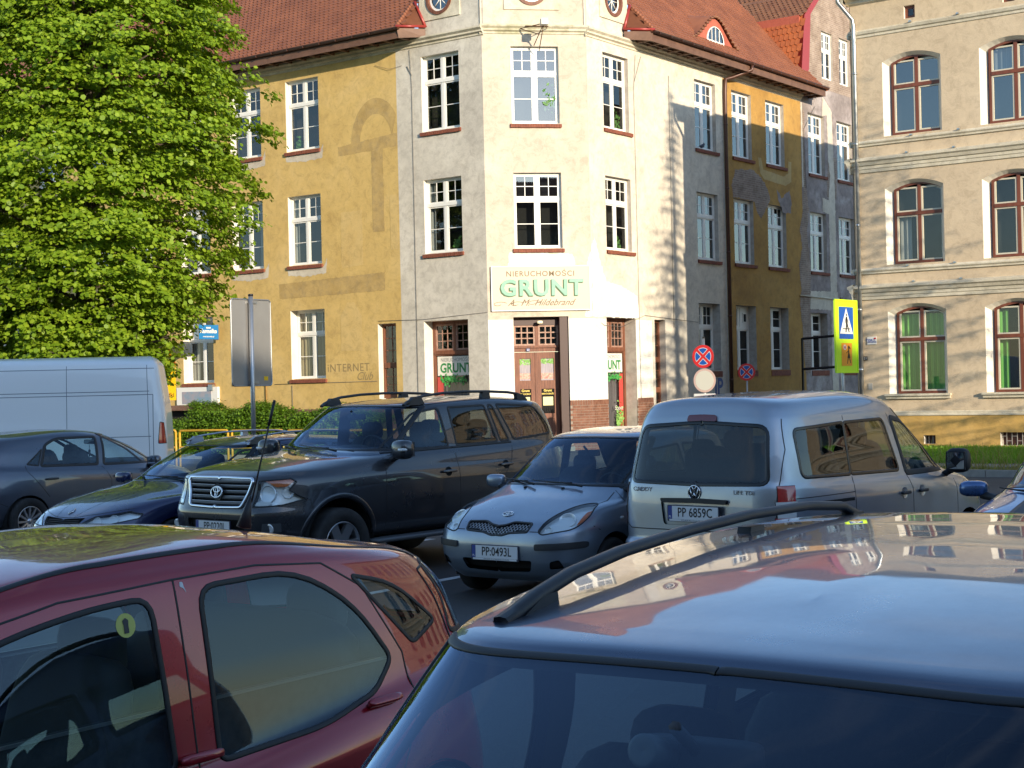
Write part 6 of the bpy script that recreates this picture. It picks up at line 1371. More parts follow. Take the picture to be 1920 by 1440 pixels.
def leaves(name, M, cx, cy, cz, rx, ry, n, m, parent, s=.05, seed=1, rz=.03):
    rg = random.Random(seed); mb = MB()
    for _ in range(n):
        x, y = cx+rg.uniform(-rx, rx), cy+rg.gauss(0, ry*.5); a = rg.uniform(0, 6.3); q = s*rg.uniform(.6, 1.3); z = cz+rg.uniform(-rz, rz)
        u, v = Vector((cos(a), sin(a), rg.uniform(-.5, .5)))*q, Vector((-sin(a), cos(a), rg.uniform(-.5, .5)))*q*.6
        c = Vector((x, y, z)); mb.add([c-u, c-v, c+u, c+v], [(0, 1, 2, 3)])
    o = mb.build(name, m, parent); o['kind'] = 'stuff'
    if M is not None: o.matrix_local = M
    return o
M_GLF = mat('green window print', (.05, .30, .06), .5); M_GLF2 = mat('pale green print', (.22, .42, .10), .5); M_RDP = mat('red window print', (.50, .06, .05), .5); M_SIGNW = mat('sign white', (.70, .68, .62), .5)
M_DGR = mat('sign dark green', (.03, .10, .03), .5); M_GREY = mat('sign grey', (.22, .22, .2), .5); M_NET = varied('grey drape', (.20, .17, .18), (.10, .08, .09), 4, .9, bs=0, sc=(9, .2, 1)); M_GRN2 = mat('sign green', (.02, .22, .06), .5)
for M, h, s in ((ML, LgW[0], 1), (MR, RgW[0], -1)):
    w, hh = h[2]-h[0], h[3]-h[1]; o, W = joinery(M, h[0], h[1], w, hh, .50, True)
    z0 = hh-1.06
    g = MB(); g.box((.14, z0-.62, .045), (w-.14, z0-.03, .050)); g.build('window_sign', M_SIGNW, o)
    put_text('sign_text', 'NIERUCHOMOŚCI', M_GREY, Matrix.Translation((w/2, z0-.14, .053)), .16, o, xs=.86, spacing=1.05); put_text('sign_text', 'GRUNT', M_GRN2, Matrix.Translation((w/2, z0-.40, .053)), .40, o, bold=.012, xs=.9)
    d = MB(); n = 40; V = []
    for i in range(n+1): X = .15+(w-.3)*i/n; zz = -.10+.03*sin(i*1.3); V += [(X, .1, zz), (X, z0, zz)]
    d.add(V, [(2*i, 2*i+2, 2*i+3, 2*i+1) for i in range(n)], 0, True); d.build('curtain', M_NET, o)
    xr = .13 if s > 0 else w-.13; e = MB(); e.prism([(xr, .05), (xr+s*.24, .35), (xr+s*.22, z0-.66), (xr, z0-.66)][::s], .052, .056); e.build('red_window_strip', M_RDP, o)
    leaves('green_leaf_print', None, w/2-s*.1, z0-.74, .062, .5, .14, 110, M_GLF, o, .045, 4, .004)
    leaves('green_leaf_print', None, xr+s*.22, .45, .066, .2, .45, 220, M_GLF2, o, .04, 5, .004)
    if s < 0: put_text('sign_text', 'Sopot', M_SIGNW, Matrix.Translation((w-.42, .86, .07)), .2, o, shear=.3)
for M, h in ((ML, LgW[1]), (MR, RgW[1])):
    w, hh = h[2]-h[0], h[3]-h[1]; W = M @ Matrix.Translation((h[0], h[1], -.30)); f = MB()
    for a, b in (((0, 0), (.07, hh)), ((w-.07, 0), (w, hh)), ((.07, hh-.08), (w-.07, hh))): f.box((*a, 0), (*b, .08))
    for z in (.75, 1.72): f.box((.07, z, 0), (w-.07, z+.17, .10))
    o = f.build('narrow_window', M_DBR, CB); o.matrix_local = W; b = MB()
    for z0, z1 in ((0, .75), (.92, 1.72), (1.89, hh-.08)):
        b.box((w/2-.014, z0, .03), (w/2+.014, z1, .055)); n = 3
        for k in range(1, n): b.box((.07, z0+(z1-z0)*k/n-.012, .031), (w-.07, z0+(z1-z0)*k/n+.012, .054))
    b.build('glazing_bars', M_DBR, o); g = MB(); g.add([(.07, 0, .04), (w-.07, 0, .04), (w-.07, hh, .04), (.07, hh, .04)], [(0, 1, 2, 3)]); g.build('pane', M_PANE, o)
    r = MB(); r.box((.02, .0, -.5), (w-.02, hh, -.02)); r.build('room_interior', M_ROOMB, o)
# entrance
W = MC @ Matrix.Translation((.76, 0, -.42)); DW, DH = 1.67, 4.02
f = MB(); f.box((0, 0, -.02), (.06, DH, .08)); f.box((1.41, 0, -.02), (DW, DH, .36), 1); f.box((.06, DH-.24, -.02), (1.41, DH, .10), 1); f.box((.06, 2.98, 0), (1.41, 3.16, .09)); f.box((.04, 3.10, .09), (1.43, 3.17, .14)); f.box((.70, 3.16, 0), (.80, DH-.24, .09))
door = f.build('entrance', [M_DBR, M_DKB], CB); door.matrix_local = W
b = MB()
for X0, X1 in ((.06, .70), (.80, 1.41)):
    Y0, Y1 = 3.17, DH-.24; s = .05
    for q in (((X0, Y0), (X1, Y0+s)), ((X0, Y1-s), (X1, Y1)), ((X0, Y0+s), (X0+s, Y1-s)), ((X1-s, Y0+s), (X1, Y1-s))): b.box((*q[0], .02), (*q[1], .07))
    for k in (1, 2): b.box((X0+s+(X1-X0-2*s)*k/3-.018, Y0+s, .03), (X0+s+(X1-X0-2*s)*k/3+.018, Y1-s, .06)); b.box((X0+s, Y0+s+(Y1-Y0-2*s)*k/3-.018, .0305), (X1-s, Y0+s+(Y1-Y0-2*s)*k/3+.018, .0595))
    g = MB(); g.add([(X0, Y0, .04), (X1, Y0, .04), (X1, Y1, .04), (X0, Y1, .04)], [(0, 1, 2, 3)]); g.build('pane', M_PANE, door)
mb = MB(); mb.box((.06, 3.1, -.16), (1.41, DH, -.12)); mb.build('room_interior', M_ROOM, door)
b.build('glazing_bars', varied('worn door bars', (.42, .27, .20), (.27, .13, .08), 12, .6), door)
M_GOLD = mat('gold lettering', (.62, .48, .10), .4, .2); M_PALE = mat('pale yellow poster', (.75, .70, .32), .5); M_POST = varied('window print', (.42, .36, .36), (.22, .20, .24), 4, .6, bs=0, sc=(14, .5, 1)); M_FLW = varied('flower print', (.45, .12, .10), (.5, .42, .32), 16, .6, bs=0)
for k, (X0, X1) in enumerate(((.065, .705), (.715, 1.41))):
    l = MB(); w = X1-X0; st = .15; win = ((2.12, 2.78), (1.12, 1.86))
    for a, c in (((X0, .05), (X0+st, 2.97)), ((X1-st, .05), (X1, 2.97)), ((X0+st, 2.78), (X1-st, 2.97)), ((X0+st, 1.86), (X1-st, 2.12)), ((X0+st, .96), (X1-st, 1.12)), ((X0+st, .05), (X1-st, .25))): l.box((*a, .0), (*c, .055))
    l.box((X0+st, .25, .01), (X1-st, .96, .035)); l.box((X0+st+.08, .33, .035), (X1-st-.08, .88, .05))
    if k == 1: l.box((X0-.03, .05, .055), (X0+.05, 2.97, .075))
    lo = l.build('door_leaf', M_DBR, door)
    g = MB(); g.box((X0+st, 1.12, .012), (X1-st, 1.86, .016)); g.build('pane', M_ROOM, lo); g = MB(); g.box((X0+st, 2.12, .012), (X1-st, 2.78, .018)); g.build('poster', M_POST, lo)
    leaves('green_leaf_print', None, (X0+X1)/2, 2.70, .022, .18, .09, 60, M_GLF2, lo, .045, 11+k, .003); g = MB(); g.box((X0+st+.005, 2.16, .019), (X1-st-.005, 2.34, .021)); g.build('poster', M_FLW, lo)
    g = MB(); g.box((X0+st+.05, 1.36, .019), (X1-st-.04, 1.62, .022)); g.build('opening_hours', M_PALE, lo)
    put_text('lettering', 'Grunt', M_GOLD, Matrix.Translation(((X0+X1)/2, 1.81, .022)), .10, lo, bold=.002); put_text('lettering', 'NIERUCHOMOŚCI', M_GOLD, Matrix.Translation(((X0+X1)/2, 1.71, .022)), .065, lo, bold=.001, xs=.75)
    gr = MB()
    for i in range(6): x = X0+st+.03+i*(w-2*st-.06)/5; gr.tube([(x, 1.12, .035), (x+.012, 1.18, .035), (x-.012, 1.24, .035), (x, 1.30, .035)], .007, 5)
    gr.build('door_grille', M_BLKM, lo)
h_ = MB(); h_.tube([(.78, 1.06, .08), (.78, 1.06, .13), (.88, 1.05, .13)], .012, 6); h_.box((.765, .96, .075), (.80, 1.10, .085)); h_.build('door_handle', M_BLKM, door)
pl = MB(); pl.box((.42, 3.0, .145), (.52, 3.08, .15)); nb = pl.build('number_plaque', mat('blue enamel', (.03, .05, .22), .3), door); put_text('number_text', '23', M_SIGNW, Matrix.Translation((.47, 3.04, .152)), .08, nb, bold=.001)
lb = MB(); lb.sup((.82, 3.86, .30), (.09, .05, .06), (.6, .6), 8); lb.build('door_light', mat('door light cover', (.8, .75, .5), .4), door)
st_ = MB(); st_.box((.70, -.05, -.42), (2.5, .12, .25)); o = st_.build('doorstep', varied('stone step', (.3, .28, .25), (.22, .2, .18), 4, .9), CB); o.matrix_local = MC
# ---------------------------------------------------------------- shop sign
M_SGN = mat('sign cream', (.58, .47, .35), .5); M_SGT = varied('sign mint', (.13, .36, .23), (.19, .42, .29), 3, .4, bs=0); M_SBR = mat('sign brown', (.13, .085, .03), .5)
W = MC @ Matrix.Translation((1.605, 4.865, .0))
sg = tag(link('shop_sign', None), 'cream shop sign reading NIERUCHOMOŚCI GRUNT A. M. Hildebrand above the corner door', 'shop sign'); sg.matrix_world = W
mb = MB(); mb.box((-1.5, -.67, .02), (1.5, .67, .07)); mb.build('board', M_SGN, sg)
mb = MB()
for a, c in (((-1.5, -.67), (1.5, -.645)), ((-1.5, .645), (1.5, .67)), ((-1.5, -.645), (-1.478, .645)), ((1.478, -.645), (1.5, .645))): mb.box((*a, .071), (*c, .085))
mb.build('sign_frame', M_WFR, sg)
put_text('lettering', 'NIERUCHOMOŚCI', M_SBR, Matrix.Translation((-.01, .43, .075)), .225, sg, spacing=1.16, xs=1.0, bold=.001)
for i, (dx, dz, m, nm, dp) in enumerate(((-.035, -.03, M_DGR, 'letter_shadow', .0), (-.02, -.018, M_DGR, 'letter_shadow', .002), (0, 0, M_SGT, 'lettering', .006))):
    put_text(nm, 'GRUNT', m, Matrix.Translation((0.03+dx, .0+dz, .076+.004*i)), .66, sg, spacing=1.10, xs=1.05, bold=.022-.001*i, depth=dp)
put_text('lettering', 'A.  M.  Hildebrand', M_SBR, Matrix.Translation((-.02, -.43, .078)), .27, sg, shear=.55, xs=.98, bold=.0, spacing=1.0)
sw = MB()
for cx, cz, r in ((-1.18, -.45, .10), (-.66, -.45, .10), (-.14, -.42, .10)):
    sw.tube([(cx+r*1.5*cos(a)-.03*a, cz+r*.55*sin(a), .077) for a in np.linspace(.3, 5.9, 18)], .0055, 4)
sw.build('flourish', M_SBR, sg)
# ---------------------------------------------------------------- street lamp bracket, pipes, cables
lp = tag(link('wall_lamp', None), 'rusty iron lamp bracket with a pale box fixed to the cornice above the top middle window', 'lamp'); lp.matrix_world = MC
mb = MB(); j = (1.60, 12.66, .10); k = (1.72, 12.58, .95)
for a, c in (((1.15, 12.60, .12), k), ((1.95, 12.62, .12), k), ((1.30, 12.68, .15), (2.0, 12.68, .15)), (k, (1.55, 12.10, .12)), (k, (1.70, 11.95, .15)), ((1.15, 12.60, .12), (1.62, 12.35, .55))): mb.tube([a, c], .014, 5)
mb.build('bracket', mat('rusty iron', (.16, .07, .035), .7, .3), lp); mb = MB(); mb.box((1.62, 12.52, .85), (1.82, 12.70, 1.10)); mb.build('lamp_box', mat('lamp box', (.60, .58, .50), .5), lp)
def pipe(name, label, pts, r, m, rings=(), rm=None, cat='drainpipe'):
    mb = MB(); mb.tube(pts, r, 12)
    for q in rings: mb.tube([Vector(q)-Vector((0, 0, .03)), Vector(q)+Vector((0, 0, .03))], r*1.18, 12)
    return tag(mb.build(name, m), label, cat)
def wp(M, x, y, z): return M @ Vector((x, y, z))
pipe('drainpipe', 'dark brown drainpipe between the white and ochre parts of the corner building', [wp(MR, 9.25, 12.86, .78), wp(MR, 9.25, 12.70, .76), wp(MR, 8.8, 12.45, .25), wp(MR, 8.52, 12.36, .12), wp(MR, 8.5, 11.9, .10), wp(MR, 8.5, 0.1, .10)], .065, M_GUT, [wp(MR, 8.5, z, .10) for z in (2, 4.2, 6.4, 8.6, 10.8)])
pipe('drainpipe', 'shiny zinc drainpipe down the left corner of the beige house', [wp(ME, -.25, 12.9, .55), wp(ME, -.25, 12.6, .55), wp(ME, .0, 12.15, .14), wp(ME, .03, 11.9, .12), wp(ME, .03, 0, .12)], .065, M_ZNC, [wp(ME, .03, z, .12) for z in (2.2, 3.9, 6.3, 8.6, 10.6)])
def cable(pts, r=.007, label='thin cable', m=M_CABLE, name='cable', parent=CB):
    mb = MB(); mb.tube(pts, r, 5); return mb.build(name, m, parent)
cable([wp(ML, -2.77, 12.4, .03), wp(ML, -2.72, 11.3, .02), wp(ML, -2.74, .9, .02)], .006); cable([wp(ML, -3.1, 11.95, .02), wp(ML, -3.6, 11.9, .05), wp(ML, -4.2, 12.1, .02)], .006); cable([wp(ML, -2.9, 11.9, .02), wp(ML, -2.72, 11.6, .02)], .01)
cable([wp(MR, 2.77, 12.3, .02), wp(MR, 2.63, 11.2, .02), wp(MR, 2.66, 1.5, .02)], .006); cable([wp(MR, 3.1, 12.3, .02), wp(MR, 2.65, 11.4, .02)], .006); cable([wp(MR, 4.80, 11.95, .03), wp(MR, 4.78, 3.75, .03)], .008)
cable([wp(ML, -8.9, 2.2, .02), wp(ML, -4.4, 2.22, .02)], .007); cable([wp(ML, -9.3, 4.0, .03), wp(ML, -9.3, 1.2, .03)], .02, m=M_YELD); cable([wp(ML, -8.1, 2.15, .02), wp(ML, -8.1, .8, .02)], .008)
cable([wp(ML, -4.3, 4.1, .02), wp(ML, -2.5, 4.07, .02), wp(ML, 0, 4.18, .02)], .006); cable([wp(MC, 3.0, 4.15, .02), wp(MR, .6, 3.75, .02), wp(MR, 1.6, 3.72, .02), wp(MR, 3.0, 4.1, .02), wp(MR, 6.4, 3.95, .02)], .007)
cable([wp(MR, 14.2, 5.1, .04), wp(MR, 17.8, 5.05, .04)], .03, m=M_MLD)
cable([wp(MR, 14.9, 9.2, .04), wp(MR, 14.8, 11.4, .04), wp(MR, 15.8, 12.4, .06)], .01)
put_text('graffiti', 'iNTERNET', mat('graffiti pencil', (.30, .22, .10), .9), ML @ Matrix.Translation((-5.62, 2.66, .006)), .36, CB, xs=1.0, spacing=1.12)
put_text('graffiti', 'Club', mat('graffiti scratch', (.30, .22, .10), .9), ML @ Matrix.Translation((-4.95, 2.38, .006)), .36, CB, shear=.4)
put_text('graffiti', 'JP', mat('graffiti blue', (.10, .14, .30), .9), MR @ Matrix.Translation((7.75, 1.75, .006)), .8, CB, bold=.02)
# window sill plants, a pigeon
for M, x, y, d, s, sd in ((MR, 2.0, 9.85, .25, .30, 1), (MC, 2.05, 10.3, .19, .36, 2), (ML, -1.3, 6.15, .28, .22, 3), (MR, 1.9, 6.15, .28, .22, 4), (ML, -7.8, 9.9, .28, .2, 5)):
    leaves('pot_plant', M, x, y+s*.7, -d, s*.5, s, 60, M_LEAFP, CB, .06, sd, .05)
pg = thing('pigeon', 'dark pigeon perched on the brick sill of the third-floor window near the brown drainpipe', 'pigeon', wp(MR, 6.98, 9.83, .02))
mb = MB(); Mx = Matrix.Rotation(math.atan2(tR.y, tR.x), 4, 'Z'); mb.sup((0, 0, .07), (.13, .055, .06), (.9, .9), 9, 0, Mx @ Matrix.Rotation(-.35, 4, 'Y')); mb.sup((.09, 0, .145), (.035, .03, .035), (1, 1), 8, 0, Mx); mb.tube([Mx @ Vector((.05, 0, .10)), Mx @ Vector((.09, 0, .14))], [.045, .03], 8); mb.tube([Mx @ Vector((-.08, 0, .07)), Mx @ Vector((-.22, 0, .03))], [.04, .02], 6); mb.tube([Mx @ Vector((.115, 0, .145)), Mx @ Vector((.145, 0, .14))], [.008, .003], 5)
mb.build('body', mat('pigeon feathers', (.05, .055, .07), .6), pg); mb = MB(); [mb.tube([Mx @ Vector((0, s*.02, .03)), Mx @ Vector((.01, s*.02, 0))], .005, 4) for s in (1, -1)]; mb.build('legs', mat('pigeon legs', (.3, .08, .06), .6), pg)
# air conditioner style box and ledge below the leftmost visible window, cellar entrance
mb = MB(); mb.box((-13.6, 1.56, 0), (-11.55, 2.17, .10)); o = mb.build('poster_board', M_WFR, CB); o.matrix_local = ML
mb = MB(); mb.box((-13.3, 1.60, .10), (-11.85, 2.02, .115)); q = mb.build('poster', varied('blue poster', (.16, .30, .40), (.42, .32, .32), 2.2, .5, bs=0), CB); q.matrix_local = ML
mb = MB(); mb.box((-14.2, 1.38, 0), (-11.5, 1.55, .42)); o = mb.build('ledge', varied('crumbling ledge', (.24, .13, .09), (.15, .08, .05), 5, .9), CB); o.matrix_local = ML
mb = MB(); mb.box((-14.0, .2, .02), (-11.9, 1.36, .05)); o = mb.build('cellar_opening', M_ROOM, CB); o.matrix_local = ML
mb = MB(); mb.box((-11.95, 2.05, .03), (-11.75, 2.25, .16)); o = mb.build('vent_box', M_STEEL, CB); o.matrix_local = ML
# ================================================================ blue box sign on the yellow wall
bs_ = tag(link('projecting_sign', None), 'small blue illuminated box sign sticking out of the yellow wall beside the tree', 'sign'); bs_.matrix_world = frame(wp(ML, -11.45, 4.02, .62), tR, UP)
mb = MB(); mb.box((-.44, -.24, -.09), (.44, .24, .09)); mb.build('box', mat('sign blue', (.015, .17, .42), .35), bs_); mb = MB(); mb.box((-.47, -.26, -.10), (-.44, .26, .10)); mb.box((.44, -.26, -.10), (.47, .26, .10)); mb.build('sign_frame', M_STEEL, bs_)
put_text('lettering', 'Karmelko', M_SIGNW, Matrix.Translation((0, .03, .093)), .19, bs_, bold=.008); put_text('lettering', 'www.karmelko.pl', M_SIGNW, Matrix.Translation((0, -.15, .093)), .07, bs_, bold=.002); mb = MB(); mb.box((-.10, .12, .091), (.10, .17, .093)); mb.build('lettering_block', M_SIGNW, bs_)
mb = MB(); mb.tube([(-.62, .2, 0), (-.44, .2, 0)], .015, 5); mb.tube([(-.62, -.2, 0), (-.44, -.2, 0)], .015, 5); mb.build('bracket', M_STEEL, bs_)
# ================================================================ beige house
BH = thing('beige_house', 'long beige three-storey house with arched red-framed windows, cream mouldings and a yellow plinth', 'building')
EX = 36
ec = [1.08+2.77*i for i in range(12)]
EW = [(1.50, 3.80), (5.15, 7.26), (8.77, 10.82)]
Eh = []
for x in ec:
    for k, (z0, z1) in enumerate(EW): Eh.append((x-.27, z0-.02, x+1.42, z1+.02, .20))
Ea = [(x+.40, 11.96, x+.72, 12.32) for x in ec]; Ecl = [(3.92+5.54*i, .06, 5.2+5.54*i, .42) for i in range(6)]+[(1.78, .10, 2.12, .34)]
wall('wall', [(-.12, .90), (EX, .90), (EX, 12.75), (-.12, 12.75)], Eh+Ea, ME, M_BEI, BH)
wall('plinth', [(-.14, -.3), (EX, -.3), (EX, .90), (-.14, .90)], Ecl, ME, M_BEP, BH, .02)
rv = MB(); [reveals(rv, h, .24, 0, .16) for h in Eh]; [reveals(rv, h, .18) for h in Ea]; [reveals(rv, h, .25) for h in Ecl]; o = rv.build('reveals', M_REV, BH); o.matrix_local = ME; o['kind'] = 'stuff'
M_SSH = mat('cream sash', (.60, .55, .42), .5)
for i, x in enumerate(ec):
    for k, (z0, z1) in enumerate(EW):
        if i > 9 and k == 0: pass
        cs = ()
        if k == 0: cs = ((.02, .98, .03, .97, M_CURG),) if i == 0 else ((.03, .22, .03, .97, M_CURG),)
        if k == 1 and i == 0: cs = ((.05, .30, .02, .62, M_CURW), (.05, .95, .62, .66, M_CURW))
        if k == 2 and i == 1: cs = ((.05, .45, .66, .98, M_CURW), (.6, .95, .66, .98, M_CURW))
        o = make_window(BH, ME @ Matrix.Translation((0, 0, -.24)), x-.07, z0, 1.46, z1-z0, [.5], [.66], [(1, 1), (1, 1)], fr=.07, mull=.10, m=M_BRN, rise=.17, inner=M_SSH, room=M_ROOMB, curtains=cs, pane=M_PANEB if k == 2 else M_PANE, depth=.08)
for h in Ea: make_window(BH, ME @ Matrix.Translation((0, 0, -.16)), h[0], h[1], h[2]-h[0], h[3]-h[1], [], [], [(1, 1)], fr=.04, m=M_BRN)
for h in Ecl:
    g = MB(); w = h[2]-h[0]; n = max(3, int(w/.14))
    for k in range(n+1): g.box((h[0]+w*k/n-.009, h[1], -.10), (h[0]+w*k/n+.009, h[3], -.082))
    if w > 1:
        for k in range(0, n): zz = h[1]+(h[3]-h[1])*(.35 if k % 2 else .7); g.box((h[0]+w*k/n, zz-.008, -.099), (h[0]+w*(k+1)/n, zz+.008, -.083))
    o = g.build('cellar_grille', mat('grey grille', (.30, .27, .24), .6), BH); o.matrix_local = ME; o['kind'] = 'stuff'
    g = MB(); g.box((h[0], h[1], -.30), (h[2], h[3], -.25)); o = g.build('cellar_window', M_DKB, BH); o.matrix_local = ME
sp_ = [(0, 0), (.05, .01), (.05, .05), (.09, .09), (.09, .12), (.02, .17), (0, .17)]
bp = [(0, 0), (.04, .02), (.04, .10), (.06, .12), (.06, .20), (.10, .22), (.13, .30), (.18, .34), (.18, .40), (0, .46)]
for M, x0, x1 in ((ME, -.14, EX), (MES, -.05, 12)):
    M = M if M is ME else frame(KE, tR*-1, UP)
for zz, pr in ((8.52, sp_), (4.90, sp_), (7.76, bp), (4.16, bp), (11.60, [(0, 0), (.03, .02), (.03, .08), (.07, .11), (.09, .18), (0, .24)]), (.88, [(0, 0), (.05, .01), (.05, .05), (.03, .07), (.03, .12), (0, .14)]), (12.55, [(0, 0), (.08, .05), (.08, .12), (.22, .2), (.22, .3), (.42, .36), (.42, .44), (0, .46)])):
    moulding(BH, ME, -.14-pr[2][0], EX, zz, pr, M_MLD)
MSd = frame(KE-(-tL)*.14, -tR, UP)               # side wall facing the passage
MSd = frame(KE+tL*.14+tR*12, -tR, UP)
wall('side_wall', [(0, -.3), (12, -.3), (12, 12.75), (0, 12.75)], [], MSd, M_BEI, BH, 0)
for zz, pr in ((8.52, sp_), (4.90, sp_), (7.76, bp), (4.16, bp), (11.60, sp_), (12.55, [(0, 0), (.08, .05), (.22, .2), (.42, .36), (.42, .44), (0, .46)])): moulding(BH, MSd, 0, 12.0+max(a for a, b in pr), zz, pr, M_MLD)
for i in range(0, len(ec)):
    x = ec[i]; mb = MB(); mb.box((x-.36, 1.36, 0), (x+1.50, 1.44, .07)); mb.box((x-.38, 1.44, 0), (x+1.52, 1.50, .12)); o = mb.build('window_sill', M_MLD, BH); o.matrix_local = ME
mb = MB(); r0 = [(-.14-.5, 13.0, .5), (EX, 13.0, .5), (EX, 13.9, -6), (4, 13.9, -6)]; mb.add(r0, [(0, 1, 2, 3)]); mb.add([(-.64, 13.0, .5), (4, 13.9, -6), (-.64, 13.0, -12.5)], [(0, 1, 2)]); mb.add([(-.64, 12.98, .5), (-.64, 12.98, -12.5), (EX, 12.98, -12.5), (EX, 12.98, .5)], [(0, 1, 2, 3)]); o = mb.build('roof', M_TILE, BH); o.matrix_local = ME
mb = MB(); mb.add([(EX, -.3, 0), (EX, -.3, -12), (EX, 13, -12), (EX, 13, 0), (-.14, -.3, -12), (-.14, 13, -12)], [(0, 1, 2, 3), (1, 4, 5, 2)]); o = mb.build('wall', M_BEI, BH); o.matrix_local = ME
mb = MB(); n = 8; pr = [(.075*cos(a), .075*sin(a)) for a in np.linspace(-pi, 0, n)]; mb.add([(x, 12.98+b, .56+a) for x in (-.7, EX) for a, b in pr], [(i, i+1, n+i+1, n+i) for i in range(n-1)], 0, True); o = mb.build('gutter', M_ZNC, BH); o.matrix_local = ME
for i, x in enumerate([1.4, 2.75, 5.4, 8.2]):        # small metal clips on the moulding flashing
    mb = MB()
    for zz in (8.69, 8.22, 5.07, 4.62, 11.84): mb.box((x+.3*(zz % 1), zz-.01, .02), (x+.3*(zz % 1)+.07, zz+.03, .12))
    o = mb.build('flashing_clip', M_ZNC, BH); o.matrix_local = ME; o['kind'] = 'stuff'
pq = tag(link('wall_plaque', None), 'small white name plaque with blue lettering and a red mark on the beige wall', 'plaque'); pq.matrix_world = ME @ Matrix.Translation((.33, 3.02, .02))
mb = MB(); mb.box((-.14, -.11, 0), (.14, .11, .012)); mb.build('board', M_SIGNW, pq); put_text('lettering', 'TESKO', M_PB, Matrix.Translation((-.04, .01, .014)), .09, pq, bold=.003); mb = MB(); mb.box((-.13, -.055, .013), (.13, -.03, .0145)); mb.build('blue_line', M_PB, pq); mb = MB(); mb.sup((.09, .06, .014), (.04, .025, .002), (1, 1), 6); mb.build('red_mark', M_RED, pq)
hn = tag(link('house_number', None), 'black house number plate reading 21 on the beige wall beside the zinc pipe', 'plaque'); hn.matrix_world = ME @ Matrix.Translation((.12, 2.52, .02))
mb = MB(); mb.box((-.06, -.055, 0), (.06, .055, .01)); mb.build('board', M_PK, hn); put_text('lettering', '21', M_SIGNW, Matrix.Translation((0, 0, .012)), .10, hn, bold=.002)
ht = tag((lambda b: b.build('meter_hatch', mat('grey hatch', (.45, .42, .36), .6)))(MB().box((-.06, -.09, 0), (.06, .09, .02))), 'small pale meter hatch low on the beige wall beside the zinc pipe', 'hatch'); ht.matrix_world = ME @ Matrix.Translation((.25, 1.72, .003))
# ================================================================ street behind the camera: the long building whose shade covers the car park
OB = thing('opposite_building', 'long plain building behind the viewer, seen only in reflections', 'building')
mb = MB(); mb.box((-60, -28, -.2), (58, -16, 13.6)); mb.build('wall', plaster('plain far render', (.40, .33, .24), (.44, .37, .28), (.34, .28, .2), (.2, .17, .13), amt=.2), OB)
mb = MB(); mb.add([(-60.5, -15.5, 13.6), (58.5, -15.5, 13.6), (58.5, -22, 17.6), (-60.5, -22, 17.6), (58.5, -28.5, 13.6), (-60.5, -28.5, 13.6)], [(0, 1, 2, 3), (3, 2, 4, 5), (0, 3, 5), (1, 4, 2), (0, 5, 4, 1)]); mb.build('roof', M_TILED, OB)
w0 = None
for i in range(-13, 14):
    for z in (1.6, 5.3, 9.0):
        mb = MB()
        if w0 is None:
            mb.box((-.75, 0, 0), (.75, 2.2, .06)); w0 = mb.build('window', M_WFR, OB); g = MB(); g.box((-.68, .07, .06), (-.04, 2.13, .07)); g.box((.04, .07, .06), (.68, 2.13, .07)); gp = g.build('pane', mat('dark pane', (.02, .022, .025), .05), w0); w_ = w0
        else:
            w_ = w0.copy(); COL.objects.link(w_); g = gp.copy(); COL.objects.link(g); g.parent = w_
        w_.matrix_local = frame((i*4.2, -15.96, z), (-1, 0, 0), (0, 0, 1))
# ================================================================ ground
def asphalt(name, c1, c2, crack=.4):
    m = mat(name, c1, .85); v = coord(m); big = noise(m, .35, 6, .6, v); fine = noise(m, 90, 3, .6, v)
    a = ramp(m, big, [(.35, c1), (.65, c2)]); g = ramp(m, fine, [(.35, (.7, .7, .7)), (.7, (1.25, 1.25, 1.25))]); setin(m, 'Base Color', mixc(m, 1, a, g, 'MULTIPLY')); bump(m, fine, .5, .006); return m
M_ASP = asphalt('car park asphalt', (.040, .040, .042), (.062, .061, .060)); M_ASP2 = asphalt('street asphalt', (.055, .054, .053), (.08, .078, .074)); M_PAV = asphalt('pavement', (.20, .175, .145), (.26, .23, .19))
M_SOIL = varied('bare soil', (.16, .12, .08), (.10, .075, .05), 4, .95); M_KERB = varied('kerb stone', (.30, .28, .25), (.22, .205, .185), 5, .9); M_LINE = varied('worn white line', (.62, .62, .60), (.30, .30, .30), 9, .7, lo=.42, hi=.7, bs=0)
def flat(name, pts, z, m, kind='structure'):
    mb = MB(); mb.add([(x, y, z) for x, y in pts], [tuple(range(len(pts)))]); return tag(mb.build(name, m), kind=kind)
nE = Vector((-tR.x*0+tL.y*-1, 0, 0)); nE = -tR                      # outward from the beige house and the yellow wing
nE = Vector((-.5906, -.8070, 0)); 
def ep(a, d): p = KE-tL*a+nE*d; return (p.x, p.y)                   # a along the beige front to the right, d outwards
def lpnt(a, d): p = P1+tL*a+nE*d; return (p.x, p.y)                 # along the yellow wing to the left
flat('ground', [(-400, -60), (400, -60), (400, 600), (-400, 600)], -.012, M_ASP2)
flat('car_park', [(-60, -15), (70, -15), ep(60, 11.6), ep(-26, 11.6), lpnt(40, 12)], -.004, M_ASP)
flat('pavement', [lpnt(-1, 0), lpnt(40, 0), lpnt(40, 5.4), lpnt(-1.2, 4.4)], .02, M_PAV)
flat('pavement', [ep(-.1, .0), ep(48, 0), ep(48, 1.7), ep(-.1, 1.7)], .03, M_PAV); flat('lawn_soil', [ep(.0, 1.7), ep(48, 1.7), ep(48, 8), ep(0, 8)], .025, M_SOIL); flat('pavement', [ep(-.5, 8), ep(48, 8), ep(48, 10.2), ep(-.5, 10.2)], .03, M_PAV)
flat('verge', [ep(-.5, 10.35), ep(48, 10.35), ep(48, 11.6), ep(-.5, 11.6)], .02, M_SOIL)
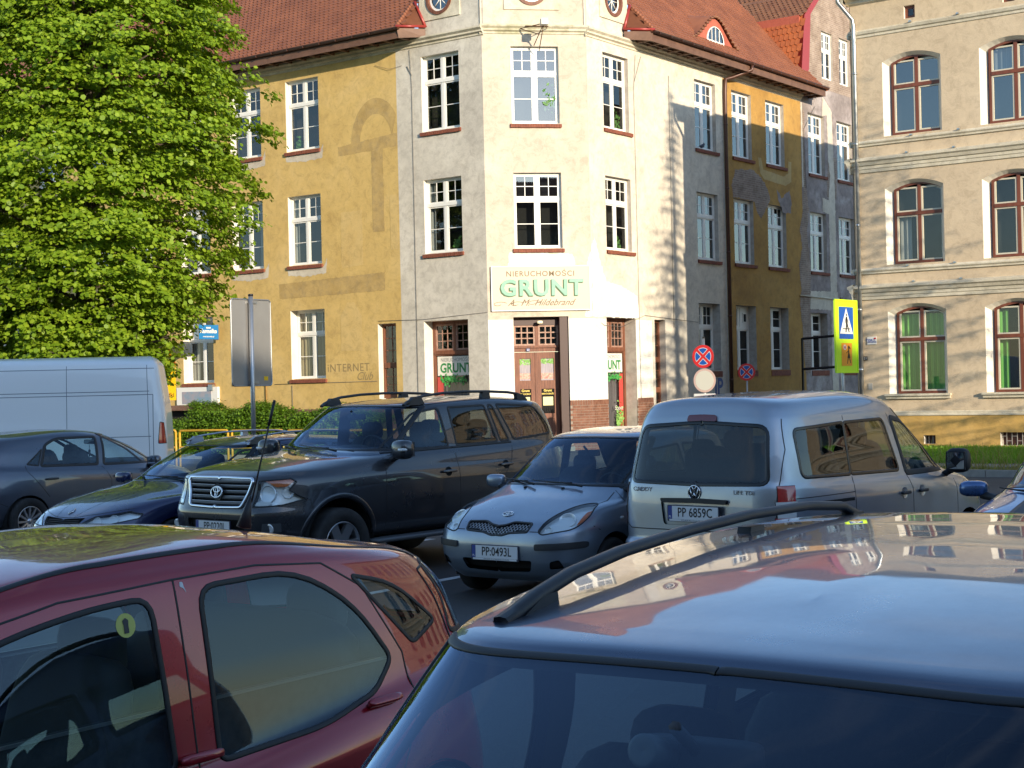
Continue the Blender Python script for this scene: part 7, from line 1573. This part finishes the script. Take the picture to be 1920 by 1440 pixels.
def strip3(name, a, b, w, h, m, kind='structure'):
    a, b = Vector((*a, 0)), Vector((*b, 0)); t = (b-a).normalized(); M = frame(a, t, UP.cross(t)); mb = MB(); L = (b-a).length; n = max(1, int(L/1.0))
    for i in range(n): mb.box((L*i/n+.006, -w/2, -.05), (L*(i+1)/n-.006, w/2, h), 0, M)
    return tag(mb.build(name, m), kind='stuff')
strip3('kerb_stones', ep(-.5, 10.28), ep(48, 10.28), .12, .12, M_KERB); strip3('kerb_stones', ep(-.5, 11.66), ep(48, 11.66), .14, .13, M_KERB); strip3('kerb_stones', lpnt(40, 5.5), lpnt(-1, 4.5), .15, .12, M_KERB)
hv = Vector((sin(radians(216.2)), cos(radians(216.2)), 0)); lv = Vector((-hv.y, hv.x, 0))
for k, off in enumerate((-7.2, -4.35, -1.52, 1.45, 4.35, 7.2)):       # stall markings between the cars
    c = Vector((.886, 15.674, 0))+lv*off; mb = MB(); a, b = c+hv*2.3, c-hv*2.6; mb.add([tuple(a-lv*.06+UP*.001), tuple(a+lv*.06+UP*.001), tuple(b+lv*.06+UP*.001), tuple(b-lv*.06+UP*.001)], [(0, 1, 2, 3)]); tag(mb.build('parking_line', M_LINE), kind='structure')
# ================================================================ vegetation
def leafmat(name, c1, c2, c3, tr=.35, rough=.5):
    m = bpy.data.materials.new(name); m.use_nodes = True; t = m.node_tree; t.nodes.clear(); o = N(m, 'ShaderNodeOutputMaterial'); d = N(m, 'ShaderNodeBsdfPrincipled'); tl = N(m, 'ShaderNodeBsdfTranslucent'); mx = N(m, 'ShaderNodeMixShader')
    d.inputs['Roughness'].default_value = rough; d.inputs['Specular IOR Level'].default_value = .35
    g = N(m, 'ShaderNodeNewGeometry'); r = N(m, 'ShaderNodeAttribute'); r.attribute_name = 'rnd'
    c = ramp(m, r.outputs['Fac'], [(0, c1), (.5, c2), (1, c3)]); LK(m, c, d.inputs['Base Color'])
    c2_ = mixc(m, 1.0, c, (1.5, 1.35, .5), 'MULTIPLY'); LK(m, c2_, tl.inputs[0]); mx.inputs[0].default_value = tr
    LK(m, d.outputs[0], mx.inputs[1]); LK(m, tl.outputs[0], mx.inputs[2]); LK(m, mx.outputs[0], o.inputs[0]); return m
M_LF = leafmat('linden leaf', (.12, .205, .010), (.19, .30, .016), (.28, .385, .028)); M_HG = leafmat('hedge leaf', (.08, .17, .012), (.13, .25, .022), (.20, .33, .03)); M_NEED = leafmat('spruce needles', (.012, .035, .012), (.02, .055, .018), (.03, .075, .02), .1)
M_GRS = leafmat('grass blade', (.10, .22, .012), (.16, .32, .02), (.22, .38, .035), .35); M_DRY = leafmat('dry grass', (.22, .20, .06), (.30, .28, .10), (.16, .20, .04), .3); M_BARK = varied('bark', (.10, .075, .055), (.055, .04, .03), 5, .9, bs=.6, bd=.03, bscale=14, sc=(1, 1, .3))
def leaf_cloud(name, C, Nrm, size, m, parent, kind=None, asp=.8, fold=.25, hexa=False):
    """many folded leaf quads: centres C, rough facing Nrm, sizes"""
    n = len(C); rs = np.random.RandomState(len(C) % 9973)
    Nn = Nrm+rs.normal(0, .45, (n, 3)); Nn /= np.linalg.norm(Nn, axis=1, keepdims=True)
    a = np.cross(Nn, rs.normal(0, 1, (n, 3))); a /= np.linalg.norm(a, axis=1, keepdims=True); b = np.cross(Nn, a); s = size[:, None]
    if hexa:
        P = np.stack([C-a*s, C-a*s*.45-b*s*.8+Nn*s*.15, C+a*s*.5-b*s*.78-Nn*s*.1, C+a*s*1.05-Nn*s*.2, C+a*s*.5+b*s*.78-Nn*s*.1, C-a*s*.45+b*s*.8+Nn*s*.15], 1).reshape(-1, 3); k = 6
    else: P = np.stack([C-a*s, C-b*s*asp-Nn*s*fold*-1, C+a*s, C+b*s*asp+Nn*s*fold], 1).reshape(-1, 3); k = 4
    me = bpy.data.meshes.new(name); me.vertices.add(k*n); me.vertices.foreach_set('co', P.ravel()); me.loops.add(k*n); me.loops.foreach_set('vertex_index', np.arange(k*n)); me.polygons.add(n); me.polygons.foreach_set('loop_start', np.arange(n)*k); me.polygons.foreach_set('loop_total', np.full(n, k)); me.update(calc_edges=True)
    at = me.attributes.new('rnd', 'FLOAT', 'POINT'); r = np.repeat(rs.rand(n), k); at.data.foreach_set('value', r.astype(np.float32))
    o = link(name, me, parent, m); o['kind'] = 'stuff'; return o
def sprays(centres, outw, per, spread, size, droop=.35, seed=1):
    rs = np.random.RandomState(seed); k = len(centres); o = outw/np.linalg.norm(outw, axis=1, keepdims=True)
    up = np.array([0, 0, 1.]); side = np.cross(o, up); side /= np.maximum(np.linalg.norm(side, axis=1, keepdims=True), 1e-6)
    q = rs.normal(0, 1, (k, per, 3)); L = rs.uniform(-1, 1, (k, per))
    C = centres[:, None, :]+o[:, None, :]*(q[..., :1]*spread*.55)+side[:, None, :]*(q[..., 1:2]*spread*.75)+up*(q[..., 2:3]*spread*.16)
    C[..., 2] -= droop*((q[..., 0]*.5+np.abs(q[..., 1])*.3)*spread)
    Nr = np.repeat((o*.75+up*.75)[:, None, :], per, 1)
    return C.reshape(-1, 3), Nr.reshape(-1, 3), rs.uniform(.65, 1.25, k*per)*size
tree = thing('linden_tree', 'big bright green linden tree in front of the yellow wing, filling the upper left', 'tree', (-11.6, 42.0, 0))
rs = np.random.RandomState(4)
zk = [2.6, 3.3, 4.4, 5.6, 8, 10.8, 12.8, 14.6, 16.5, 17.4]; rk = [1.7, 2.2, 3.0, 4.1, 4.45, 4.3, 3.5, 2.7, 1.6, .4]
K = 1250; z = rs.uniform(2.6, 17.3, K); ang = rs.uniform(0, 2*pi, K); R = np.interp(z, zk, rk)       # boughs, each carrying a drooping shelf of sprays
dep = rs.rand(K)**1.8; R = R*(1+.10*np.sin(ang*5+z*1.3)+.06*np.sin(ang*9-z*2.1))*(1-.62*dep); Cc = []; Ow = []
for k in range(K):
    o_ = np.array([cos(ang[k]), sin(ang[k]), 0]); t_ = np.array([-o_[1], o_[0], 0]); n_ = rs.randint(7, 13); wd = rs.uniform(.5, .95)
    for _ in range(n_):
        a, b = rs.normal(0, 1, 2); Cc.append(o_*(R[k]+.24*np.clip(a, -2, 1.3))+t_*(wd*.62*b)+np.array([.25*np.clip((z[k]-10)/5, 0, 1)*3, 0, z[k]-.22*abs(b)*wd-.16*a+rs.normal(0, .05)])); Ow.append(o_+np.array([0, 0, .2]))
C, Nr, sz = sprays(np.array(Cc), np.array(Ow), 19, .25, .060, .45, 2)
leaf_cloud('crown', C, Nr, sz, M_LF, tree, hexa=True)
mb = MB(); mb.tube([(0, 0, -.1), (.05, 0, 1.5), (0, .05, 3.5), (.1, 0, 7), (.3, 0, 11), (.5, 0, 15)], [.36, .28, .25, .2, .13, .04], 12)
for i in range(34):
    z0 = 3+i*.36; a = i*2.4; l = np.interp(z0+1, zk, rk)*.85; e = Vector((cos(a)*l, sin(a)*l, z0+rs.uniform(.2, 1.6))); mb.tube([(0.1*z0/7, 0, z0), (cos(a)*l*.5, sin(a)*l*.5, z0+.9), e], [.09, .05, .012], 6)
    for q in range(3): b = a+rs.uniform(-.9, .9); f = e*.6+Vector((0, 0, .2)); mb.tube([f, f+Vector((cos(b), sin(b), rs.uniform(-.4, .4)))*1.3], [.025, .006], 4)
mb.build('trunk', M_BARK, tree)
# spruce beyond the right edge: its shade falls on the white wall and on the beige house
spr = thing('spruce_tree', 'tall dark spruce beyond the right edge of the photo, whose shadow falls on the white wall', 'tree', (16.3, 31.3, 0))
rs = np.random.RandomState(8); Cc = []; Ow = []; mb = MB(); HT = 17.1; mb.tube([(0, 0, 0), (0, 0, 8), (0, 0, HT)], [.25, .16, .02], 10)
zz = 1.2; i = 0
while zz < HT-.1:
    f = (HT-zz)/HT; L = 3.9*f**.9+.08; nb = 7 if f > .3 else 5
    for b in range(nb):
        if rs.rand() < .12: continue
        a = i*.9+b*2*pi/nb+rs.uniform(-.2, .2); l = L*rs.uniform(.72, 1.12); tip = Vector((cos(a)*l, sin(a)*l, zz-.22*l+.10*l*l/3.5)); mb.tube([(0, 0, zz), tip], [.03, .006], 4)
        for k in range(int(l/.16)+1):
            t = (k+.5)/(int(l/.16)+1); p = Vector((0, 0, zz)).lerp(tip, t); Cc.append((p.x, p.y, p.z-.06)); Ow.append((cos(a), sin(a), .1))
    zz += .26+.42*f; i += 1
mb.build('trunk', M_BARK, spr); C, Nr, sz = sprays(np.array(Cc), np.array(Ow), 9, .20, .062, .5, 3); leaf_cloud('crown', C, Nr, sz, M_NEED, spr, asp=.35)
# distant tree line behind the viewer's left, seen in reflections only: left out
def hedge(name, label, a0, a1, d, h, w, n, seed, dens=1):
    root = thing(name, label, 'hedge'); rs = np.random.RandomState(seed); P = []; Q = []
    s = rs.rand(n); u = a0+(a1-a0)*s; hh = h*(1+.10*np.sin(u*2.1)+.06*np.sin(u*5.3+1)); side = rs.rand(n)
    for k in range(n):
        if side[k] < .5: dd = w/2+rs.normal(0, .05); z = hh[k]*rs.rand()**.8; q = (nE.x, nE.y, .4)
        else: dd = rs.uniform(-w/2, w/2); z = hh[k]-rs.rand()**2*.14; q = (0, 0, 1)
        x, y = lpnt(u[k], d+dd); P.append((x, y, max(.03, z))); Q.append(q)
    C, Nr, sz = sprays(np.array(P), np.array(Q)+.001, 9, .12, .036, .2, seed); leaf_cloud('foliage', C, Nr, sz, M_HG, root)
    mb = MB(); p = [Vector((*lpnt(a, d+dd), zz)) for a in (a0+.1, a1-.1) for dd in (-w*.36, w*.36) for zz in (0, h*.86)]; mb.add(p, [(0, 1, 3, 2), (4, 6, 7, 5), (0, 4, 5, 1), (2, 3, 7, 6), (1, 5, 7, 3)]); mb.build('shade_core', mat('hedge shade', (.018, .022, .008), .95), root)  # near-black box core: the shade inside the hedge put into its colour
hedge('hedge', 'low clipped bright green hedge, left part beside the cellar ledge', 9.9, 12.9, 2.6, 1.05, .9, 1500, 1); hedge('hedge', 'taller rounded green hedge under the yellow wing behind the signpost', 6.6, 9.8, 2.4, 1.42, 1.1, 2200, 2); hedge('hedge', 'green hedge along the yellow wing seen through the windows of the dark off-road car', 1.9, 6.5, 2.5, 1.30, 1.0, 2600, 3)
def blades(name, area, n, h, m, seed, kind='stuff', wd=.006, patchy=0):
    rs = np.random.RandomState(seed); a = rs.uniform(area[0], area[1], n); d = rs.uniform(area[2], area[3], n)
    if patchy: k = (np.sin(a*1.7+d*2.3)+np.sin(a*.6-d*3.1)+rs.normal(0, .6, n)) > -patchy; a, d = a[k], d[k]; n = len(a)
    P = np.array([(*ep(x, y), .02) for x, y in zip(a, d)]); H = h*rs.uniform(.4, 1.3, n); t = rs.uniform(0, 2*pi, n); lean = rs.normal(0, .35, (n, 2))*H[:, None]
    w = np.stack([np.cos(t)*wd, np.sin(t)*wd, 0*t], 1); tip = P+np.concatenate([lean, H[:, None]], 1); V = np.stack([P-w, P+w, tip+w*.3, tip-w*.3], 1).reshape(-1, 3)
    me = bpy.data.meshes.new(name); me.vertices.add(4*n); me.vertices.foreach_set('co', V.ravel()); me.loops.add(4*n); me.loops.foreach_set('vertex_index', np.arange(4*n)); me.polygons.add(n); me.polygons.foreach_set('loop_start', np.arange(n)*4); me.polygons.foreach_set('loop_total', np.full(n, 4)); me.update(calc_edges=True)
    at = me.attributes.new('rnd', 'FLOAT', 'POINT'); at.data.foreach_set('value', np.repeat(rs.rand(n), 4).astype(np.float32)); return tag(link(name, me, None, m), kind=kind)
blades('grass', (0, 20, 1.75, 7.95), 90000, .13, M_GRS, 1, wd=.012, patchy=1.2); blades('grass', (-.5, 20, 10.4, 11.55), 16000, .12, M_DRY, 2, wd=.010, patchy=.8); blades('tall_weeds', (-.5, 14, 10.5, 11.5), 1400, .50, M_DRY, 3, wd=.008)
# ================================================================ signs and street furniture
M_SY = mat('sign yellow', (.90, .52, .01), .4); M_SFY = mat('fluorescent yellow', (.62, .90, .02), .45); M_SB = mat('sign blue face', (.01, .09, .38), .4); M_SR = mat('sign red', (.62, .02, .02), .4); M_SO = mat('sign orange', (.90, .34, .02), .4); M_SK = mat('sign black', (.012, .012, .012), .5); M_SWW = mat('sign white face', (.75, .73, .66), .5); M_RAIL = varied('yellow railing paint', (.62, .36, .03), (.48, .27, .03), 8, .45, bs=0)
def disc(r, z0, z1, n=40): return [(r*cos(2*pi*i/n), r*sin(2*pi*i/n)) for i in range(n)]
def signpost(name, label, x, y, ztop, r=.03, cat='sign', m=M_STEEL):
    o = thing(name, label, cat, (x, y, 0)); mb = MB(); mb.tube([(0, 0, 0), (0, 0, ztop)], r, 12); mb.tube([(0, 0, ztop-.01), (0, 0, ztop+.03)], r*1.12, 12, 1); mb.build('pole', [m, M_PK], o); return o
def no_stopping(parent, M, r):
    mb = MB(); mb.prism(disc(r, 0, 0), -.012, .0, M); b = mb.build('sign_back', M_STEEL, parent); mb = MB(); mb.prism(disc(r, 0, 0), .001, .004, M); mb.build('red_ring', M_SR, b)
    w = MB(); q = MB()
    for k in range(4):
        a0, a1 = -pi/4+k*pi/2, pi/4+k*pi/2; g = .115; ri = r*.755
        def seg(rr, off): 
            d0 = math.asin(min(.9, off/rr)); pts = [(rr*cos(a), rr*sin(a)) for a in np.linspace(a0+d0, a1-d0, 10)]; mid = (a0+a1)/2; apex = off*math.sqrt(2); return [(apex*cos(mid), apex*sin(mid))]+pts
        w.prism(seg(ri, r*.115), .0045, .006, M); q.prism(seg(ri*.95, r*.155), .0065, .008, M)
    w.build('white_border', M_SWW, b); q.build('blue_quarters', M_SB, b)
sp = signpost('no_stopping_sign', 'sunlit red and blue no-stopping sign with a faded white round sign under it', 4.98, 40.0, 3.1)
MF = frame((0, -.0, 0), Vector((.86, -.51, 0)), UP)
def off(M, x, y, z): return M @ Matrix.Translation((x, y, z))
no_stopping(sp, off(MF, 0, 2.62, .06), .30)
d2 = MF.copy(); mb = MB(); mb.prism(disc(.31, 0, 0), -.012, 0, off(MF, .03, 2.0, .06)); b = mb.build('sign_back', M_STEEL, sp); mb = MB(); mb.prism(disc(.31, 0, 0), .001, .003, off(MF, .03, 2.0, .06)); mb.build('faded_ring', mat('faded red', (.62, .42, .34), .5), b); mb = MB(); mb.prism(disc(.255, 0, 0), .0035, .005, off(MF, .03, 2.0, .06)); mb.build('sign_face', mat('faded white', (.66, .62, .50), .5), b)
mb = MB(); mb.box((-.28, 1.42, .055), (.32, 1.66, .065), 0, MF); mb.build('supplementary_plate', M_SWW, sp)
sp = signpost('no_stopping_sign', 'smaller looking no-stopping sign in the shade near the ochre wall', 7.9, 52.0, 2.5); no_stopping(sp, off(frame((0, 0, 0), Vector((.97, -.24, 0)), UP), 0, 2.25, .06), .29)
# pedestrian crossing sign
sp = signpost('crossing_sign', 'tall fluorescent yellow-green board with a blue crossing sign and an orange children sign', 6.42, 30.0, 3.52)
Mc = frame((.06, -.03, 0), tR, UP)
mb = MB(); mb.prism(rounded([(-.52, 2.08), (.52, 2.08), (.52, 3.50), (-.52, 3.50)], .05), 0, .02, Mc); bd = mb.build('board', M_SFY, sp)
def prc(name, poly, z0, z1, m, par=None): q = MB(); q.prism(poly, z0, z1, Mc); return q.build(name, m, par or bd)
rim = MB()
for a, c in (((-.52, 2.08), (.52, 2.11)), ((-.52, 3.47), (.52, 3.50)), ((-.52, 2.11), (-.49, 3.47)), ((.49, 2.11), (.52, 3.47))): rim.box((*a, .02), (*c, .035), 0, Mc)
rim.build('board_rim', M_SFY, bd)
prc('blue_panel', rounded([(-.33, 2.74), (.33, 2.74), (.33, 3.36), (-.33, 3.36)], .02), .021, .024, M_SB); prc('white_triangle', [(-.30, 2.84), (.30, 2.84), (0, 3.34)], .025, .027, M_SWW)
wk = MB()
for p in ([(-.17, 2.93), (.17, 2.93), (.17, 2.945), (-.17, 2.945)], [(-.05, 2.87), (-.01, 2.87), (.03, 3.02), (-.02, 3.04)], [(.10, 2.87), (.14, 2.87), (.04, 3.06), (-.01, 3.04)], [(-.03, 3.02), (.045, 3.02), (.04, 3.17), (-.025, 3.17)], [(-.03, 3.15), (-.015, 3.16), (-.06, 3.05), (-.08, 3.05)], [(.035, 3.16), (.02, 3.17), (.075, 3.04), (.09, 3.05)]): wk.prism(p, .028, .030, Mc)
wk.prism([(.008+.022*cos(a), 3.205+.026*sin(a)) for a in np.linspace(0, 2*pi, 14)[:-1]], .028, .030, Mc); o = wk.build('walking_figure', M_SK, bd); o['kind'] = 'stuff'
prc('orange_panel', rounded([(-.24, 2.22), (.24, 2.22), (.24, 2.66), (-.24, 2.66)], .015), .021, .024, M_SO)
wk = MB(); 
for p in ([(-.0, 2.26), (.02, 2.26), (.07, 2.38), (.04, 2.38)], [(.16, 2.27), (.18, 2.27), (.12, 2.38), (.09, 2.38)], [(.02, 2.37), (.15, 2.37), (.11, 2.47), (.06, 2.47)], [(.06, 2.46), (.11, 2.46), (.10, 2.54), (.06, 2.54)], [(.06, 2.52), (.06, 2.50), (-.02, 2.46), (-.02, 2.475)], [(.10, 2.6), (.17, 2.56), (.15, 2.54)]): wk.prism(p, .025, .027, Mc)
wk.prism([(.09+.035*cos(a), 2.575+.035*sin(a)) for a in np.linspace(0, 2*pi, 14)[:-1]], .025, .027, Mc); o = wk.build('child_figure', M_SK, bd); o['kind'] = 'stuff'
prc('lollipop_face', [(-.09+.07*cos(a), 2.58+.05*sin(a)) for a in np.linspace(0, 2*pi, 18)[:-1]], .025, .027, M_SWW); prc('lollipop_mark', [(-.09+.03*cos(a), 2.58+.035*sin(a)) for a in np.linspace(0, 2*pi, 14)[:-1]], .0275, .029, M_SR)
# large board seen from behind
sp = signpost('sign_board', 'large grey traffic board seen from its back beside the linden tree', -5.03, 30.0, 3.85, .045)
Mb = frame((-.04, .10, 0), tR, UP); mb = MB(); mb.prism(rounded([(-.52, 2.10), (.54, 2.10), (.54, 3.78), (-.52, 3.78)], .07), 0, .015, Mb); bd = mb.build('board', varied('board back', (.34, .33, .31), (.30, .29, .275), 1.2, .42, metal=.55, bs=0), sp)
rm = MB(); pp = rounded([(-.52, 2.10), (.54, 2.10), (.54, 3.78), (-.52, 3.78)], .07); rm.tube([Mb @ Vector((x, y, .02)) for x, y in pp]+[Mb @ Vector((*pp[0], .02))], .014, 6, 0, False); rm.build('board_rim', M_STEEL, bd)
cl = MB(); [cl.box((-.10, z, .015), (.16, z+.05, .05), 0, Mb) for z in (2.14, 3.70)]; cl.build('clamp', M_STEEL, bd)
st = MB(); st.box((.33, 2.20, .016), (.44, 2.28, .018), 0, Mb); st.build('sticker', M_SY, bd)
# roadworks style warning sign
sp = signpost('warning_sign', 'yellow triangular exclamation-mark sign above a yellow car plate, beside the white van', -10.25, 46.0, 3.9, .035)
Mw = frame((0, -.05, 0), Vector((.95, -.3, 0)), UP); mb = MB(); tri = rounded([(-.36, 2.78), (.36, 2.78), (.0, 3.55)], .05); mb.prism(tri, 0, .015, Mw); bd = mb.build('triangle', M_SO if 0 else mat('sign deep orange', (.75, .20, .02), .4), sp)
q = MB(); q.prism(rounded([(-.28, 2.83), (.28, 2.83), (0, 3.45)], .04), .016, .019, Mw); q.build('triangle_face', M_SY, bd); q = MB(); q.prism([(-.018, 2.98), (.018, 2.98), (.045, 3.28), (-.045, 3.28)][::1], .020, .022, Mw); q.prism([(.03*cos(a), 2.90+.03*sin(a)) for a in np.linspace(0, 2*pi, 12)[:-1]], .020, .022, Mw); o = q.build('exclamation_mark', M_DKB, bd); o['kind'] = 'stuff'
q = MB(); q.box((-.42, 1.78, 0), (.30, 2.74, .015), 0, Mw); pb = q.build('plate', M_SY, sp); q = MB(); q.prism([(-.3, 2.24), (.12, 2.24), (.12, 2.20), (.24, 2.27), (.12, 2.34), (.10, 2.30), (.05, 2.40), (-.12, 2.40), (-.16, 2.30), (-.3, 2.30)], .016, .018, Mw); q.build('car_pictogram', M_DKB, pb)
put_text('lettering', 'srodki', M_DKB, Mw @ Matrix.Translation((.02, 1.93, .018)), .18, pb, bold=.002)
# yellow railings
def railing(label, a, b):
    a, b = Vector((*a, 0)), Vector((*b, 0)); t = (b-a).normalized(); L = (b-a).length; o = thing('railing', label, 'railing', a, math.atan2(t.y, t.x), 'yellow railings along the pavement')
    for x in (0, L): mb = MB(); mb.tube([(x, 0, 0), (x, 0, .95)], .03, 8); mb.build('post', M_RAIL, o)
    for z in (1.0, .55): mb = MB(); mb.tube([(.03 if z < 1 else 0, 0, z-.05*(z > .9)), (.04, 0, z), (L-.04, 0, z), (L-.03 if z < 1 else L, 0, z-.05*(z > .9))], .03, 8); mb.build('rail', M_RAIL, o)
rl = ['yellow tubular railing nearest the white van', 'yellow tubular railing in front of the left hedge', 'yellow tubular railing in front of the taller hedge', 'yellow tubular railing behind the navy estate car', 'yellow tubular railing behind the dark off-road car']
for i, l in enumerate(rl):
    A = Vector((-9.7, 41.6, 0))+Vector((.807, -.59, 0))*(i*1.98-.9); B = A+Vector((.807, -.59, 0))*1.83; railing(l, A.xy, B.xy)
# black steel frame against the mauve wall
fr_ = thing('steel_frame', 'black square steel frame standing before the weathered end of the corner building', 'frame', (10.35, 55.0, 0)); mb = MB()
for a, c in (((0, 0, 0), (0, 0, 3.42)), ((0, 0, 3.40), (2.2, -.6, 3.55)), ((0, 0, 2.32), (2.2, -.6, 2.42)), ((2.2, -.6, 0), (2.2, -.6, 3.55))): mb.tube([a, c], .045, 4, 0, True, False)
mb.build('frame_bars', M_BLKM, fr_)
build_yaris(); build_suv(); build_navy(); build_grey(); build_carrier(); build_red(); build_fore(); build_blue(); build_van()
